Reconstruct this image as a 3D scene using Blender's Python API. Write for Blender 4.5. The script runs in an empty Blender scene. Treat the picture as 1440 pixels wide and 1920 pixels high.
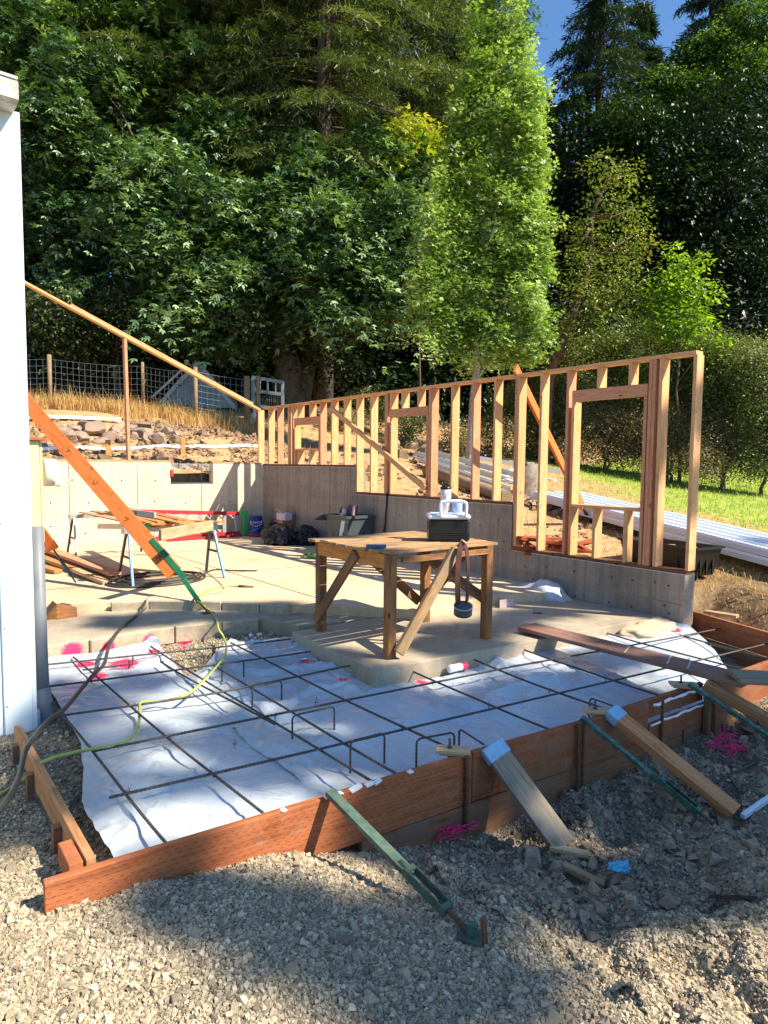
import bpy, bmesh, math, random
import numpy as np
from mathutils import Vector, Matrix, noise
random.seed(7); rng = np.random.default_rng(11)
scene = bpy.context.scene
COL = scene.collection
# ------------------------------------------------------------------ camera model (world: X across the site, Y away, Z up)
FPX = 1240.; EYE = 1.5
_p, _r, _y = [math.radians(a) for a in (4.127, .519, 37.809)]
cp, sp, cr, sr, cy, sy = math.cos(_p), math.sin(_p), math.cos(_r), math.sin(_r), math.cos(_y), math.sin(_y)
def _tb(v): return Vector((v[0]*cy+v[1]*sy, -v[0]*sy+v[1]*cy, v[2]))
_x0 = (1,0,0); _u0 = (0,sp,cp); _f0 = (0,cp,-sp)
CX = _tb(tuple(cr*a+sr*b for a, b in zip(_x0,_u0))); CU = _tb(tuple(-sr*a+cr*b for a, b in zip(_x0,_u0))); CF = _tb(_f0)
def ray(px, py): return CF + CX*((px-720)/FPX) - CU*((py-960)/FPX)
def Z(px, py, z):
    d = ray(px,py); t = (z-EYE)/d.z; return Vector((d.x*t, d.y*t, z))
def XX(px, py, X):
    d = ray(px,py); t = X/d.x; return Vector((X, d.y*t, EYE+d.z*t))
def YY(px, py, Y):
    d = ray(px,py); t = Y/d.y; return Vector((d.x*t, Y, EYE+d.z*t))
def D(px, py, dep):
    d = ray(px,py); return Vector((d.x*dep, d.y*dep, EYE+d.z*dep))
# ------------------------------------------------------------------ object helpers
WM = {}
def tag(o, label=None, cat=None, group=None, kind=None):
    if label: o['label'] = label
    if cat: o['category'] = cat
    if group: o['group'] = group
    if kind: o['kind'] = kind
    return o
def place(o, M, parent=None):
    M = M.copy() if M is not None else Matrix.Identity(4)
    if parent is not None:
        o.parent = parent
        o.matrix_basis = WM[parent.name].inverted() @ M
    else:
        o.matrix_basis = M
    WM[o.name] = M
    return o
def link(name, me, mat=None, M=None, parent=None):
    o = bpy.data.objects.new(name, me); COL.objects.link(o)
    if mat is not None:
        for m in (mat if isinstance(mat, (list,tuple)) else [mat]): me.materials.append(m)
    return place(o, M, parent)
def empty(name, loc, label, cat, group=None):
    o = bpy.data.objects.new(name, None); COL.objects.link(o); o.empty_display_size = .1
    place(o, Matrix.Translation(Vector(loc)))
    return tag(o, label, cat, group)
def mesh_np(name, verts, faces, smooth=False):
    """verts (n,3), faces (m,k) constant k"""
    me = bpy.data.meshes.new(name)
    verts = np.ascontiguousarray(verts, dtype=np.float32); faces = np.ascontiguousarray(faces, dtype=np.int32)
    k = faces.shape[1]
    me.vertices.add(len(verts)); me.vertices.foreach_set('co', verts.ravel())
    me.loops.add(faces.size); me.loops.foreach_set('vertex_index', faces.ravel())
    me.polygons.add(len(faces))
    me.polygons.foreach_set('loop_start', np.arange(0, faces.size, k, dtype=np.int32))
    me.polygons.foreach_set('use_smooth', np.full(len(faces), smooth))
    me.update(calc_edges=True)
    return me
def face_attr(me, name, vals):
    a = me.attributes.new(name, 'FLOAT', 'FACE'); a.data.foreach_set('value', np.ascontiguousarray(vals, dtype=np.float32))
class MB:
    """collects boxes, bars, tubes, prisms in world or local space"""
    def __init__(s): s.bm = bmesh.new()
    def box(s, c, size, rot=None, bev=0):
        M = Matrix.Translation(Vector(c)) @ (rot.to_4x4() if rot else Matrix.Identity(4)) @ Matrix.Diagonal((*size,1))
        r = bmesh.ops.create_cube(s.bm, size=1, matrix=M)
        if bev:
            es = list({e for v in r['verts'] for e in v.link_edges})
            bmesh.ops.bevel(s.bm, geom=es, offset=bev, segments=1, affect='EDGES')
        return s
    def bar(s, p0, p1, w, t, up=(0,0,1), bev=0):
        p0 = Vector(p0); p1 = Vector(p1)
        return s.box((p0+p1)/2, ((p1-p0).length, w, t), frame(p0, p1, up), bev)
    def tube(s, pts, r, n=8, caps=True, closed=False):
        pts = [Vector(p) for p in pts]; N = len(pts)
        rs = r if isinstance(r, (list,tuple)) else [r]*N
        rings = []; prev = None
        for i, p in enumerate(pts):
            a = pts[max(i-1,0)]; b = pts[min(i+1,N-1)]; t = (b-a)
            t = t.normalized() if t.length > 1e-9 else Vector((0,0,1))
            if prev is None:
                u = t.cross(Vector((0,0,1)) if abs(t.z) < .9 else Vector((1,0,0))).normalized()
            else:
                u = (prev - t*prev.dot(t)); u = u.normalized() if u.length > 1e-6 else t.orthogonal().normalized()
            prev = u; w = t.cross(u)
            rings.append([s.bm.verts.new(p + (u*math.cos(2*math.pi*k/n)+w*math.sin(2*math.pi*k/n))*rs[i]) for k in range(n)])
        for i in range(N-1):
            for k in range(n):
                f = s.bm.faces.new((rings[i][k], rings[i][(k+1)%n], rings[i+1][(k+1)%n], rings[i+1][k])); f.smooth = True
        if caps:
            try:
                s.bm.faces.new(rings[0][::-1]); s.bm.faces.new(rings[-1])
            except ValueError: pass
        return s
    def lathe(s, c, prof, n=24, axis='Z'):
        c = Vector(c); rings = []
        for rr, h in prof:
            ring = []
            for k in range(n):
                a = 2*math.pi*k/n; x, y = rr*math.cos(a), rr*math.sin(a)
                v = {'Z':(x,y,h),'X':(h,x,y),'Y':(x,h,y)}[axis]
                ring.append(s.bm.verts.new(c+Vector(v)))
            rings.append(ring)
        for i in range(len(rings)-1):
            for k in range(n):
                f = s.bm.faces.new((rings[i][k], rings[i][(k+1)%n], rings[i+1][(k+1)%n], rings[i+1][k])); f.smooth = True
        s.bm.faces.new(rings[0][::-1]); s.bm.faces.new(rings[-1])
        return s
    def prism(s, pts, vec):
        a = [s.bm.verts.new(Vector(p)) for p in pts]; b = [s.bm.verts.new(Vector(p)+Vector(vec)) for p in pts]
        n = len(a)
        s.bm.faces.new(a); s.bm.faces.new(b[::-1])
        for i in range(n): s.bm.faces.new((a[i], b[i], b[(i+1)%n], a[(i+1)%n]))
        return s
    def build(s, name, mat=None, parent=None, M=None, bevel=0):
        bmesh.ops.recalc_face_normals(s.bm, faces=s.bm.faces)
        if M is None:   # put origin at the mesh's own centre so that object-space patterns differ
            vs = [v.co for v in s.bm.verts]
            c = sum(vs, Vector())/max(1,len(vs)); M = Matrix.Translation(c)
            bmesh.ops.translate(s.bm, verts=s.bm.verts, vec=-c)
        me = bpy.data.meshes.new(name); s.bm.to_mesh(me); s.bm.free()
        return link(name, me, mat, M, parent)
def frame(p0, p1, up=(0,0,1)):
    x = (Vector(p1)-Vector(p0)).normalized(); z = Vector(up); z = z - x*z.dot(x)
    z = z.normalized() if z.length > 1e-6 else x.orthogonal().normalized()
    y = z.cross(x); return Matrix((x,y,z)).transposed()
def board(name, p0, p1, w, t, mat, parent=None, up=(0,0,1), bev=.002, rough=0):
    """one timber; local X along the grain, w across (local Y), t thick (local Z, towards up)"""
    p0 = Vector(p0); p1 = Vector(p1); L = (p1-p0).length
    M = Matrix.Translation((p0+p1)/2) @ frame(p0, p1, up).to_4x4()
    b = MB(); b.box((0,0,0), (L,w,t), None, bev)
    return b.build(name, mat, parent, M)
# ------------------------------------------------------------------ materials
def newmat(name):
    m = bpy.data.materials.new(name); m.use_nodes = True
    nt = m.node_tree; nt.nodes.clear()
    out = nt.nodes.new('ShaderNodeOutputMaterial'); bs = nt.nodes.new('ShaderNodeBsdfPrincipled')
    nt.links.new(bs.outputs[0], out.inputs[0])
    return m, nt, bs, out
def N(nt, t, **k):
    n = nt.nodes.new(t)
    for a, v in k.items():
        if a in ('operation','data_type','blend_type','feature','distance','noise_dimensions','attribute_name','wave_type','bands_direction','mode','clamp','noise_type','attribute_type','vector_type'): setattr(n, a, v)
        else: n.inputs[a].default_value = v
    return n
def L(nt, a, b): nt.links.new(a, b)
def ramp(nt, fac, stops):
    r = nt.nodes.new('ShaderNodeValToRGB'); e = r.color_ramp.elements
    e[0].position = stops[0][0]; e[0].color = (*stops[0][1],1)
    e[1].position = stops[-1][0]; e[1].color = (*stops[-1][1],1)
    for p, c in stops[1:-1]:
        k = e.new(p); k.color = (*c,1)
    if fac is not None: L(nt, fac, r.inputs[0])
    return r
def mixc(nt, fac, a, b, mode='MIX'):
    m = nt.nodes.new('ShaderNodeMix'); m.data_type = 'RGBA'; m.blend_type = mode
    for s, v in ((0,fac),(6,a),(7,b)):
        if hasattr(v, 'is_linked') or hasattr(v,'links'): L(nt, v, m.inputs[s])
        elif isinstance(v, (int,float)): m.inputs[s].default_value = v
        else: m.inputs[s].default_value = (*v,1)
    return m.outputs[2]
def sc(c, k): return tuple(min(1,x*k) for x in c)
def coords(nt, scale=(1,1,1), kind='Object', rnd=True):
    tc = nt.nodes.new('ShaderNodeTexCoord'); mp = nt.nodes.new('ShaderNodeMapping'); mp.inputs['Scale'].default_value = scale
    L(nt, tc.outputs[kind], mp.inputs[0])
    if rnd and kind == 'Object':
        oi = nt.nodes.new('ShaderNodeObjectInfo'); ma = N(nt,'ShaderNodeMath',operation='MULTIPLY'); ma.inputs[1].default_value = 37.
        L(nt, oi.outputs['Random'], ma.inputs[0]); cb = nt.nodes.new('ShaderNodeCombineXYZ')
        for i in range(3): L(nt, ma.outputs[0], cb.inputs[i])
        L(nt, cb.outputs[0], mp.inputs['Location'])
    return mp.outputs[0]
def noisen(nt, vec, scale=5, detail=4, rough=.55, dist=0):
    n = nt.nodes.new('ShaderNodeTexNoise'); n.inputs['Scale'].default_value = scale; n.inputs['Detail'].default_value = detail
    n.inputs['Roughness'].default_value = rough; n.inputs['Distortion'].default_value = dist
    L(nt, vec, n.inputs['Vector']); return n.outputs['Fac']
def bump(nt, bs, h, strength=.3, dist=.01):
    b = nt.nodes.new('ShaderNodeBump'); b.inputs['Strength'].default_value = strength; b.inputs['Distance'].default_value = dist
    L(nt, h, b.inputs['Height']); L(nt, b.outputs[0], bs.inputs['Normal']); return b
def plain(name, c, rough=.6, metal=0, var=.12, s=8, bmp=.1, spec=.4, dirt=None):
    m, nt, bs, out = newmat(name); v = coords(nt)
    n1 = noisen(nt, v, s, 5)
    r = ramp(nt, n1, [(.3, sc(c,1-var)), (.7, sc(c,1+var))])
    colr = r.outputs[0]
    if dirt:
        n2 = noisen(nt, v, s*2.3, 6, .7); r2 = ramp(nt, n2, [(.5,(0,0,0)),(.68,(1,1,1))])
        colr = mixc(nt, r2.outputs[0], colr, dirt)
    L(nt, colr, bs.inputs['Base Color']); bs.inputs['Roughness'].default_value = rough; bs.inputs['Metallic'].default_value = metal
    bs.inputs['Specular IOR Level'].default_value = spec
    if bmp: bump(nt, bs, noisen(nt, v, s*8, 4), bmp, .004)
    return m
def wood(name, c, dark, rough=.75, knots=True, gs=1., var=.22, incise=False, weather=None, hue=.12):
    m, nt, bs, out = newmat(name); v = coords(nt, (1.2,14,14)); 
    n1 = noisen(nt, v, 2.2*gs, 6, .62, 1.3)
    v2 = coords(nt, (3,90,90)); n2 = noisen(nt, v2, 3.*gs, 3, .6)
    r = ramp(nt, n1, [(.28, dark), (.5, c), (.75, sc(c,1+var))])
    r2 = ramp(nt, n2, [(.3, (.72,.68,.62)), (.65, (1,1,1))])
    colr = mixc(nt, .65, r.outputs[0], r2.outputs[0], 'MULTIPLY')
    oi = nt.nodes.new('ShaderNodeObjectInfo')
    rr = ramp(nt, oi.outputs['Random'], [(0,(1-hue,1-hue*1.3,1-hue*1.7)),(.5,(1,1,1)),(1,(1,1-hue*.7,1-hue*1.3))])
    colr = mixc(nt, 1., colr, rr.outputs[0], 'MULTIPLY')
    if knots:
        v3 = coords(nt, (1,2.2,2.2)); vo = nt.nodes.new('ShaderNodeTexVoronoi'); vo.inputs['Scale'].default_value = 3.2; L(nt, v3, vo.inputs['Vector'])
        k = ramp(nt, vo.outputs['Distance'], [(.05,(1,1,1)),(.11,(0,0,0))])
        colr = mixc(nt, k.outputs[0], colr, sc(dark,.5))
    if incise:   # rows of short incising slits along the grain
        v4 = coords(nt, (1,1,1), rnd=False); br = nt.nodes.new('ShaderNodeTexBrick')
        br.inputs['Scale'].default_value = 1.; br.inputs['Mortar Size'].default_value = .0016; br.inputs['Brick Width'].default_value = .05; br.inputs['Row Height'].default_value = .024
        sx = nt.nodes.new('ShaderNodeSeparateXYZ'); L(nt, v4, sx.inputs[0])
        # slit where |frac(y/.024)-.5| small and frac(x/.045 + row*.5) < .35
        def M_(op, a, b=None, cc=None):
            q = N(nt,'ShaderNodeMath',operation=op)
            for i, z in enumerate((a,b,cc)):
                if z is None: continue
                if isinstance(z,(int,float)): q.inputs[i].default_value = z
                else: L(nt, z, q.inputs[i])
            return q.outputs[0]
        row = M_('DIVIDE', sx.outputs[1], .022); rf = M_('FRACT', row); fl = M_('FLOOR', row)
        d = M_('ABSOLUTE', M_('SUBTRACT', rf, .5)); near = M_('LESS_THAN', d, .07)
        xx = M_('FRACT', M_('ADD', M_('DIVIDE', sx.outputs[0], .042), M_('MULTIPLY', fl, .37))); seg = M_('LESS_THAN', xx, .38)
        face = M_('GREATER_THAN', M_('ABSOLUTE', sx.outputs[2]), .0182); sl = M_('MULTIPLY', M_('MULTIPLY', near, seg), face)
        colr = mixc(nt, M_('MULTIPLY', sl, .75), colr, sc(dark,.35))
    if incise:   # dried mud and cement smears
        v6 = coords(nt, (1,1.4,1.4)); n6 = noisen(nt, v6, 5.5, 7, .8, .6); m6 = ramp(nt, n6, [(.57,(0,0,0)),(.70,(.75,.75,.75))]); colr = mixc(nt, m6.outputs[0], colr, (.34,.25,.18))
    if weather:
        v5 = coords(nt, (1,3,3)); n5 = noisen(nt, v5, 2.5, 5, .7); w = ramp(nt, n5, [(.42,(0,0,0)),(.62,(1,1,1))])
        colr = mixc(nt, w.outputs[0], colr, weather)
    vs = coords(nt, (1,1,1)); ns_ = noisen(nt, vs, 7, 5, .7); rs_ = ramp(nt, ns_, [(.30,(.55,.5,.45)),(.45,(1,1,1)),(.62,(1,1,1)),(.75,(1.0,.93,.86))]); colr = mixc(nt, .6, colr, rs_.outputs[0], 'MULTIPLY')
    L(nt, colr, bs.inputs['Base Color']); bs.inputs['Roughness'].default_value = rough; bs.inputs['Specular IOR Level'].default_value = .25
    bump(nt, bs, n2, .35, .004)
    return m
def concrete(name, c, stain, streak=False, sk=.75, rough=.9):
    m, nt, bs, out = newmat(name); v = coords(nt, rnd=False)
    n1 = noisen(nt, v, .9, 6, .65); n2 = noisen(nt, v, 14, 5, .7); n3 = noisen(nt, v, 120, 3, .6)
    r = ramp(nt, n1, [(.3, stain), (.52, c), (.75, sc(c,1.15))])
    r2 = ramp(nt, n2, [(.3,(.78,.77,.75)),(.6,(1,1,1))])
    colr = mixc(nt, .7, r.outputs[0], r2.outputs[0], 'MULTIPLY')
    r3 = ramp(nt, n3, [(.3,(.8,.8,.8)),(.6,(1,1,1))]); colr = mixc(nt, .6, colr, r3.outputs[0], 'MULTIPLY')
    n6 = noisen(nt, v, 3.2, 7, .75, .8); r6 = ramp(nt, n6, [(.30,(.62,.55,.48)),(.43,(1,1,1)),(1,(1,1,1))]); colr = mixc(nt, .55, colr, r6.outputs[0], 'MULTIPLY')
    vo = nt.nodes.new('ShaderNodeTexVoronoi'); vo.inputs['Scale'].default_value = 9; L(nt, v, vo.inputs['Vector']); r7 = ramp(nt, vo.outputs['Distance'], [(.035,(.45,.36,.28)),(.06,(1,1,1))]); colr = mixc(nt, .6, colr, r7.outputs[0], 'MULTIPLY')
    if streak:
        v4 = coords(nt, (9,9,.5), rnd=False); n4 = noisen(nt, v4, 1.6, 5, .65); r4 = ramp(nt, n4, [(.35,(.66,.62,.56)),(.55,(1,1,1)),(.8,(1.0,.98,.95))])
        colr = mixc(nt, sk, colr, r4.outputs[0], 'MULTIPLY')
        # horizontal bands of pours
        v5 = coords(nt, (.25,.25,5), rnd=False); n5 = noisen(nt, v5, 1.2, 3); r5 = ramp(nt, n5, [(.4,(.82,.8,.78)),(.6,(1,1,1))])
        colr = mixc(nt, sk*.8, colr, r5.outputs[0], 'MULTIPLY')
    L(nt, colr, bs.inputs['Base Color']); bs.inputs['Roughness'].default_value = rough; bs.inputs['Specular IOR Level'].default_value = .2
    bump(nt, bs, n3, .25, .004)
    return m
def leafmat(name, cols, trans=.35, rough=.42, spec=.42):
    m, nt, bs, out = newmat(name)
    at = nt.nodes.new('ShaderNodeAttribute'); at.attribute_name = 'lv'
    st = [(i/(len(cols)-1), c) for i, c in enumerate(cols)]
    r = ramp(nt, at.outputs['Fac'], st)
    L(nt, r.outputs[0], bs.inputs['Base Color']); bs.inputs['Roughness'].default_value = rough; bs.inputs['Specular IOR Level'].default_value = spec
    tr = nt.nodes.new('ShaderNodeBsdfTranslucent'); g = mixc(nt, 1., r.outputs[0], (1.5,1.6,.5), 'MULTIPLY'); L(nt, g, tr.inputs[0])
    mx = nt.nodes.new('ShaderNodeMixShader'); mx.inputs[0].default_value = trans
    L(nt, bs.outputs[0], mx.inputs[1]); L(nt, tr.outputs[0], mx.inputs[2]); L(nt, mx.outputs[0], out.inputs[0])
    return m
stud_m = wood('fresh_fir', (.74,.435,.21), (.58,.30,.13), knots=True, gs=.8, var=.12, hue=.14)
redstud_m = wood('reddish_fir', (.64,.31,.17), (.46,.19,.09), hue=.1)
pt_m = wood('treated_brown', (.17,.075,.035), (.08,.03,.015))
form_m = wood('treated_form_board', (.40,.14,.058), (.22,.07,.03), incise=True, hue=.12)
formdk_m = wood('old_form_board', (.34,.105,.042), (.20,.065,.025), incise=True, weather=(.26,.12,.065))
formold_m = wood('weathered_form_board', (.30,.15,.075), (.15,.065,.035), weather=(.20,.13,.09))
gray_m = wood('grey_weathered_wood', (.32,.26,.18), (.13,.10,.07), weather=(.20,.19,.16))
bench_m = wood('stained_bench_wood', (.40,.175,.06), (.12,.05,.02), weather=(.15,.08,.045))
benchlt_m = wood('worn_bench_top', (.54,.32,.15), (.14,.07,.035), weather=(.26,.17,.10))
orange_m = wood('orange_board', (.66,.19,.045), (.50,.12,.025), knots=True, var=.1, hue=.05)
plank_m = wood('dirty_plank', (.29,.14,.095), (.13,.055,.04), weather=(.24,.16,.13))
postwood_m = wood('fence_post_wood', (.30,.22,.13), (.14,.10,.06))
pale_m = wood('pale_offcut', (.55,.40,.24), (.36,.24,.13))
redwood_m = wood('red_offcut', (.40,.10,.04), (.2,.045,.02))
wall_m = concrete('board_formed_concrete', (.41,.33,.26), (.29,.23,.175), streak=True)
backwall_m = concrete('pale_wall_concrete', (.76,.62,.45), (.63,.51,.37), streak=True, sk=.35)
slab_m = concrete('slab_concrete', (.66,.50,.32), (.53,.395,.25))
patio_m = concrete('patio_concrete', (.47,.385,.275), (.27,.23,.175))
block_m = concrete('grey_block', (.28,.27,.25), (.2,.19,.18))
rock_m = concrete('boulder', (.33,.24,.18), (.19,.135,.10))
white_m = plain('white_painted_steel', (.64,.72,.77), .45, var=.05, bmp=.03)

def pinkfac(nt, v, spots, k=.8, ns=55):
    """splashes of marking paint: factor near each of the given world points"""
    acc = None; nz = noisen(nt, v, ns, 4, .7)
    for p, rad in spots:
        dn = N(nt,'ShaderNodeVectorMath',operation='DISTANCE'); L(nt, v, dn.inputs[0]); dn.inputs[1].default_value = tuple(p)
        dv = N(nt,'ShaderNodeMath',operation='DIVIDE'); L(nt, dn.outputs['Value'], dv.inputs[0]); dv.inputs[1].default_value = rad*k
        if acc is None: acc = dv.outputs[0]
        else:
            mn = N(nt,'ShaderNodeMath',operation='MINIMUM'); L(nt, acc, mn.inputs[0]); L(nt, dv.outputs[0], mn.inputs[1]); acc = mn.outputs[0]
    ad = N(nt,'ShaderNodeMath',operation='MULTIPLY_ADD'); L(nt, nz, ad.inputs[0]); ad.inputs[1].default_value = 1.1; L(nt, acc, ad.inputs[2])
    sc_ = N(nt,'ShaderNodeMath',operation='DIVIDE'); L(nt, ad.outputs[0], sc_.inputs[0]); sc_.inputs[1].default_value = 2.2
    pk = ramp(nt, sc_.outputs[0], [(.62,(1,1,1)),(.80,(0,0,0))]); return pk.outputs[0]
# ------------------------------------------------------------------ terrain
def vnoise(x, y, s, seed=0):
    x = np.asarray(x)*s; y = np.asarray(y)*s
    xi = np.floor(x).astype(np.int64); yi = np.floor(y).astype(np.int64); xf = x-xi; yf = y-yi
    def h(a, b):
        n = (a*374761393 + b*668265263 + seed*1442695041) & 0xffffffff
        n = ((n ^ (n >> 13))*1274126177) & 0xffffffff
        return ((n ^ (n >> 16)) & 0xffff)/65535.
    u = xf*xf*(3-2*xf); v = yf*yf*(3-2*yf)
    return (h(xi,yi)*(1-u)+h(xi+1,yi)*u)*(1-v) + (h(xi,yi+1)*(1-u)+h(xi+1,yi+1)*u)*v - .5
def fbm(x, y, s, o=4, seed=0, g=.5):
    t = 0; a = 1
    for i in range(o): t = t + a*vnoise(x, y, s*2**i, seed+i*17); a *= g
    return t
class TPS:
    def __init__(s, pts, lam=.02):
        P = np.array(pts, float); s.P = P[:,:2]; n = len(P)
        K = s.k(s.P); A = np.zeros((n+3,n+3)); A[:n,:n] = K+lam*np.eye(n); A[:n,n] = 1; A[:n,n+1:] = s.P; A[n,:n] = 1; A[n+1:,:n] = s.P.T
        s.w = np.linalg.solve(A, np.r_[P[:,2],0,0,0])
    def k(s, Q):
        d2 = ((Q[:,None,:]-s.P[None])**2).sum(-1); return np.where(d2 > 0, .5*d2*np.log(d2+1e-12), 0)
    def __call__(s, x, y):
        x = np.asarray(x, float); y = np.asarray(y, float); Q = np.c_[x.ravel(), y.ravel()]; out = np.empty(len(Q))
        for i in range(0, len(Q), 20000):
            q = Q[i:i+20000]; out[i:i+20000] = s.k(q)@s.w[:-3] + s.w[-3] + q@s.w[-2:]
        return out.reshape(x.shape)
outer = TPS([(7.0,3.6,.14),(7,4.6,.25),(7,6,.40),(7,8,.72),(7,10,1.0),(7,12.6,1.36),(3,13.3,1.36),(6,13.4,1.38),(0,13.3,1.36),(-8,13.5,1.4),
 (3.5,14.2,1.6),(6,14.4,1.6),(4,15.8,1.95),(4,16.7,2.42),(7,16.2,2.2),(4,19,2.85),(-6,19,2.9),(9.75,16.6,2.1),(4.3,22.2,3.2),(6.6,20.5,3.1),(7.6,19,2.72),(8.5,18.2,2.6),(11.9,21.4,3.5),
 (12.8,5.17,.41),(10.2,7.2,.67),(12.2,12.1,1.32),(10.9,13.15,1.65),(25.7,10.5,1.25),(23.8,13.3,1.6),(20.5,14.5,1.7),(22,18.4,3.0),(17.3,19.7,2.95),(14.5,19.3,2.8),(15.9,13.1,1.6),
 (9.6,3.9,.35),(8.5,2.6,.12),(8.2,1.2,-.1),(12,0,-.1),(20,2,.3),(40,5,.8),(60,20,2.5),(40,50,8),(10,60,9),(-30,50,9),(-30,20,3.2),(100,60,8),(70,-20,-.5),(10,-20,-.8),(-30,-10,-.5),(60,110,15),(-40,110,16),(8.0,-3,-.35)], .01)
INN = [(.49,2.78,-.25),(.9,2.68,-.265),(1.25,2.64,-.285),(1.5,2.62,-.34),(1.67,2.62,-.40),(2.0,2.58,-.50),(2.7,2.47,-.61),(3.5,2.4,-.58),(4.1,2.32,-.53),(5,2.25,-.50),(6,2.2,-.45),
 (1.2,2.3,-.27),(1.6,2.2,-.34),(2.1,2.1,-.44),(.5,2.4,-.27),(2.6,2.0,-.55),(3.2,1.9,-.60),(2.9,1.65,-.57),(2.4,1.55,-.43),(3.3,1.45,-.50),(4.0,1.6,-.52),(4.6,1.4,-.45),(5.2,1.2,-.42),
 (1.5,1.3,-.34),(2.2,1.1,-.36),(3,1.0,-.38),(4,.9,-.38),(0,2,-.30),(0,0,-.34),(-1,3,-.3),(0,4,-.30),(.3,3.4,-.31),(.45,4.3,-.30),(-3,5,-.3),(3,-2,-.38),(8,-2,-.35),(7,1.2,-.35),(-3,-3,-.35),(6.5,.4,-.4),(8.5,1.0,-.2),
 (1,3,-.33),(3,3,-.46),(5,3,-.46),(6.8,3,-.40),(1,4.5,-.31),(3,4.2,-.36),(2.2,5.6,-.27),(1.2,5.9,-.26),(2.8,5.8,-.22),(6,3.4,-.36),(6.8,3.6,-.3),(3,7,-.35),(5,6,-.35),(3,12,-.35),(6,12,-.35),(-3,12,-.35)]
inner = TPS(INN, .0005)
def Hin(x, y):
    return inner(x,y) + .02*fbm(x,y,2.2,3,5) + np.where((np.asarray(x)>2)&(np.asarray(y)<2.45), .12, .028)*fbm(x,y,6.,4,9)
def Hout(x, y):
    x = np.asarray(x, float); y = np.asarray(y, float)
    far = np.clip((y-14)/20,0,1)
    return outer(x,y) + .10*fbm(x,y,.5,3,3)*np.clip((np.hypot(x-7,y-6)-1)/6,.15,1) + .03*fbm(x,y,3,3,4)
def T1(x, y): return float(Hout(np.array([x]), np.array([y]))[0])
def I1(x, y): return float(Hin(np.array([x]), np.array([y]))[0])
def gnd(px, py_guess, dep):
    """foot of something whose base is seen at px, at the given depth"""
    p = D(px, py_guess, dep); return Vector((p.x, p.y, T1(p.x,p.y)))
def grid(xs, ys, f, name):
    X, Y = np.meshgrid(xs, ys); Zz = f(X, Y); nx, ny = len(xs), len(ys)
    V = np.c_[X.ravel(), Y.ravel(), Zz.ravel()]
    i = np.arange(nx-1)[None,:] + np.arange(ny-1)[:,None]*nx
    F = np.stack([i, i+1, i+nx+1, i+nx], -1).reshape(-1,4)
    return V, F
# gravel / dirt material
def gravelmat(name, stones=True):
    m, nt, bs, out = newmat(name); v = coords(nt, rnd=False)
    n1 = noisen(nt, v, 1.1, 5, .6); base = ramp(nt, n1, [(.35,(.24,.18,.12)),(.6,(.42,.33,.22))])
    vo = nt.nodes.new('ShaderNodeTexVoronoi'); vo.inputs['Scale'].default_value = 95; vo.inputs['Randomness'].default_value = 1; L(nt, v, vo.inputs['Vector'])
    hs = nt.nodes.new('ShaderNodeSeparateColor'); L(nt, vo.outputs['Color'], hs.inputs[0])
    st = ramp(nt, hs.outputs[0], [(0,(.20,.18,.15)),(.5,(.36,.32,.25)),(1,(.54,.47,.36))])
    ed = ramp(nt, vo.outputs['Distance'], [(.3,(1,1,1)),(.75,(.35,.33,.3))])
    stc = mixc(nt, 1., st.outputs[0], ed.outputs[0], 'MULTIPLY')
    n2 = noisen(nt, v, 3.3, 4, .7); mk = ramp(nt, n2, [(.40,(0,0,0)),(.56,(1,1,1))])
    colr = mixc(nt, mk.outputs[0], base.outputs[0], stc)
    n3 = noisen(nt, v, 160, 3, .7); r3 = ramp(nt, n3, [(.3,(.6,.6,.6)),(.6,(1,1,1))]); colr = mixc(nt, .7, colr, r3.outputs[0], 'MULTIPLY')
    colr = mixc(nt, pinkfac(nt, v, [((*Z(348,1200,-.24)[:2],-.24),.085),((*Z(343,1218,-.27)[:2],-.27),.055),((*Z(437,1231,-.27)[:2],-.26),.04)]), colr, (.75,.04,.14))
    L(nt, colr, bs.inputs['Base Color']); bs.inputs['Roughness'].default_value = 1; bs.inputs['Specular IOR Level'].default_value = .1
    mul = N(nt,'ShaderNodeMath',operation='MULTIPLY'); inv = N(nt,'ShaderNodeMath',operation='SUBTRACT'); inv.inputs[0].default_value = 1
    L(nt, vo.outputs['Distance'], inv.inputs[1]); L(nt, inv.outputs[0], mul.inputs[0]); mul.inputs[1].default_value = 1
    ad = N(nt,'ShaderNodeMath',operation='ADD'); L(nt, mul.outputs[0], ad.inputs[0]); L(nt, n3, ad.inputs[1])
    bump(nt, bs, ad.outputs[0], .8, .012)
    return m
gravel_m = gravelmat('gravel_ground')
def axis(a, b, segs):
    """segs: list of (from, to, step)"""
    o = []
    for f, t, s in segs: o += list(np.arange(f, t-1e-6, s))
    return np.array(o+[segs[-1][1]])
V, F = grid(axis(0,0,[(-8,-1.2,.3),(-1.2,6.6,.026),(6.6,7.44,.06)]), axis(0,0,[(-5,.6,.2),(.6,4.6,.026),(4.6,6.4,.06),(6.4,12.85,.4)]), Hin, 'g')
g = link('ground', mesh_np('ground', V, F, True), gravel_m); tag(g, kind='structure')
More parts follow.
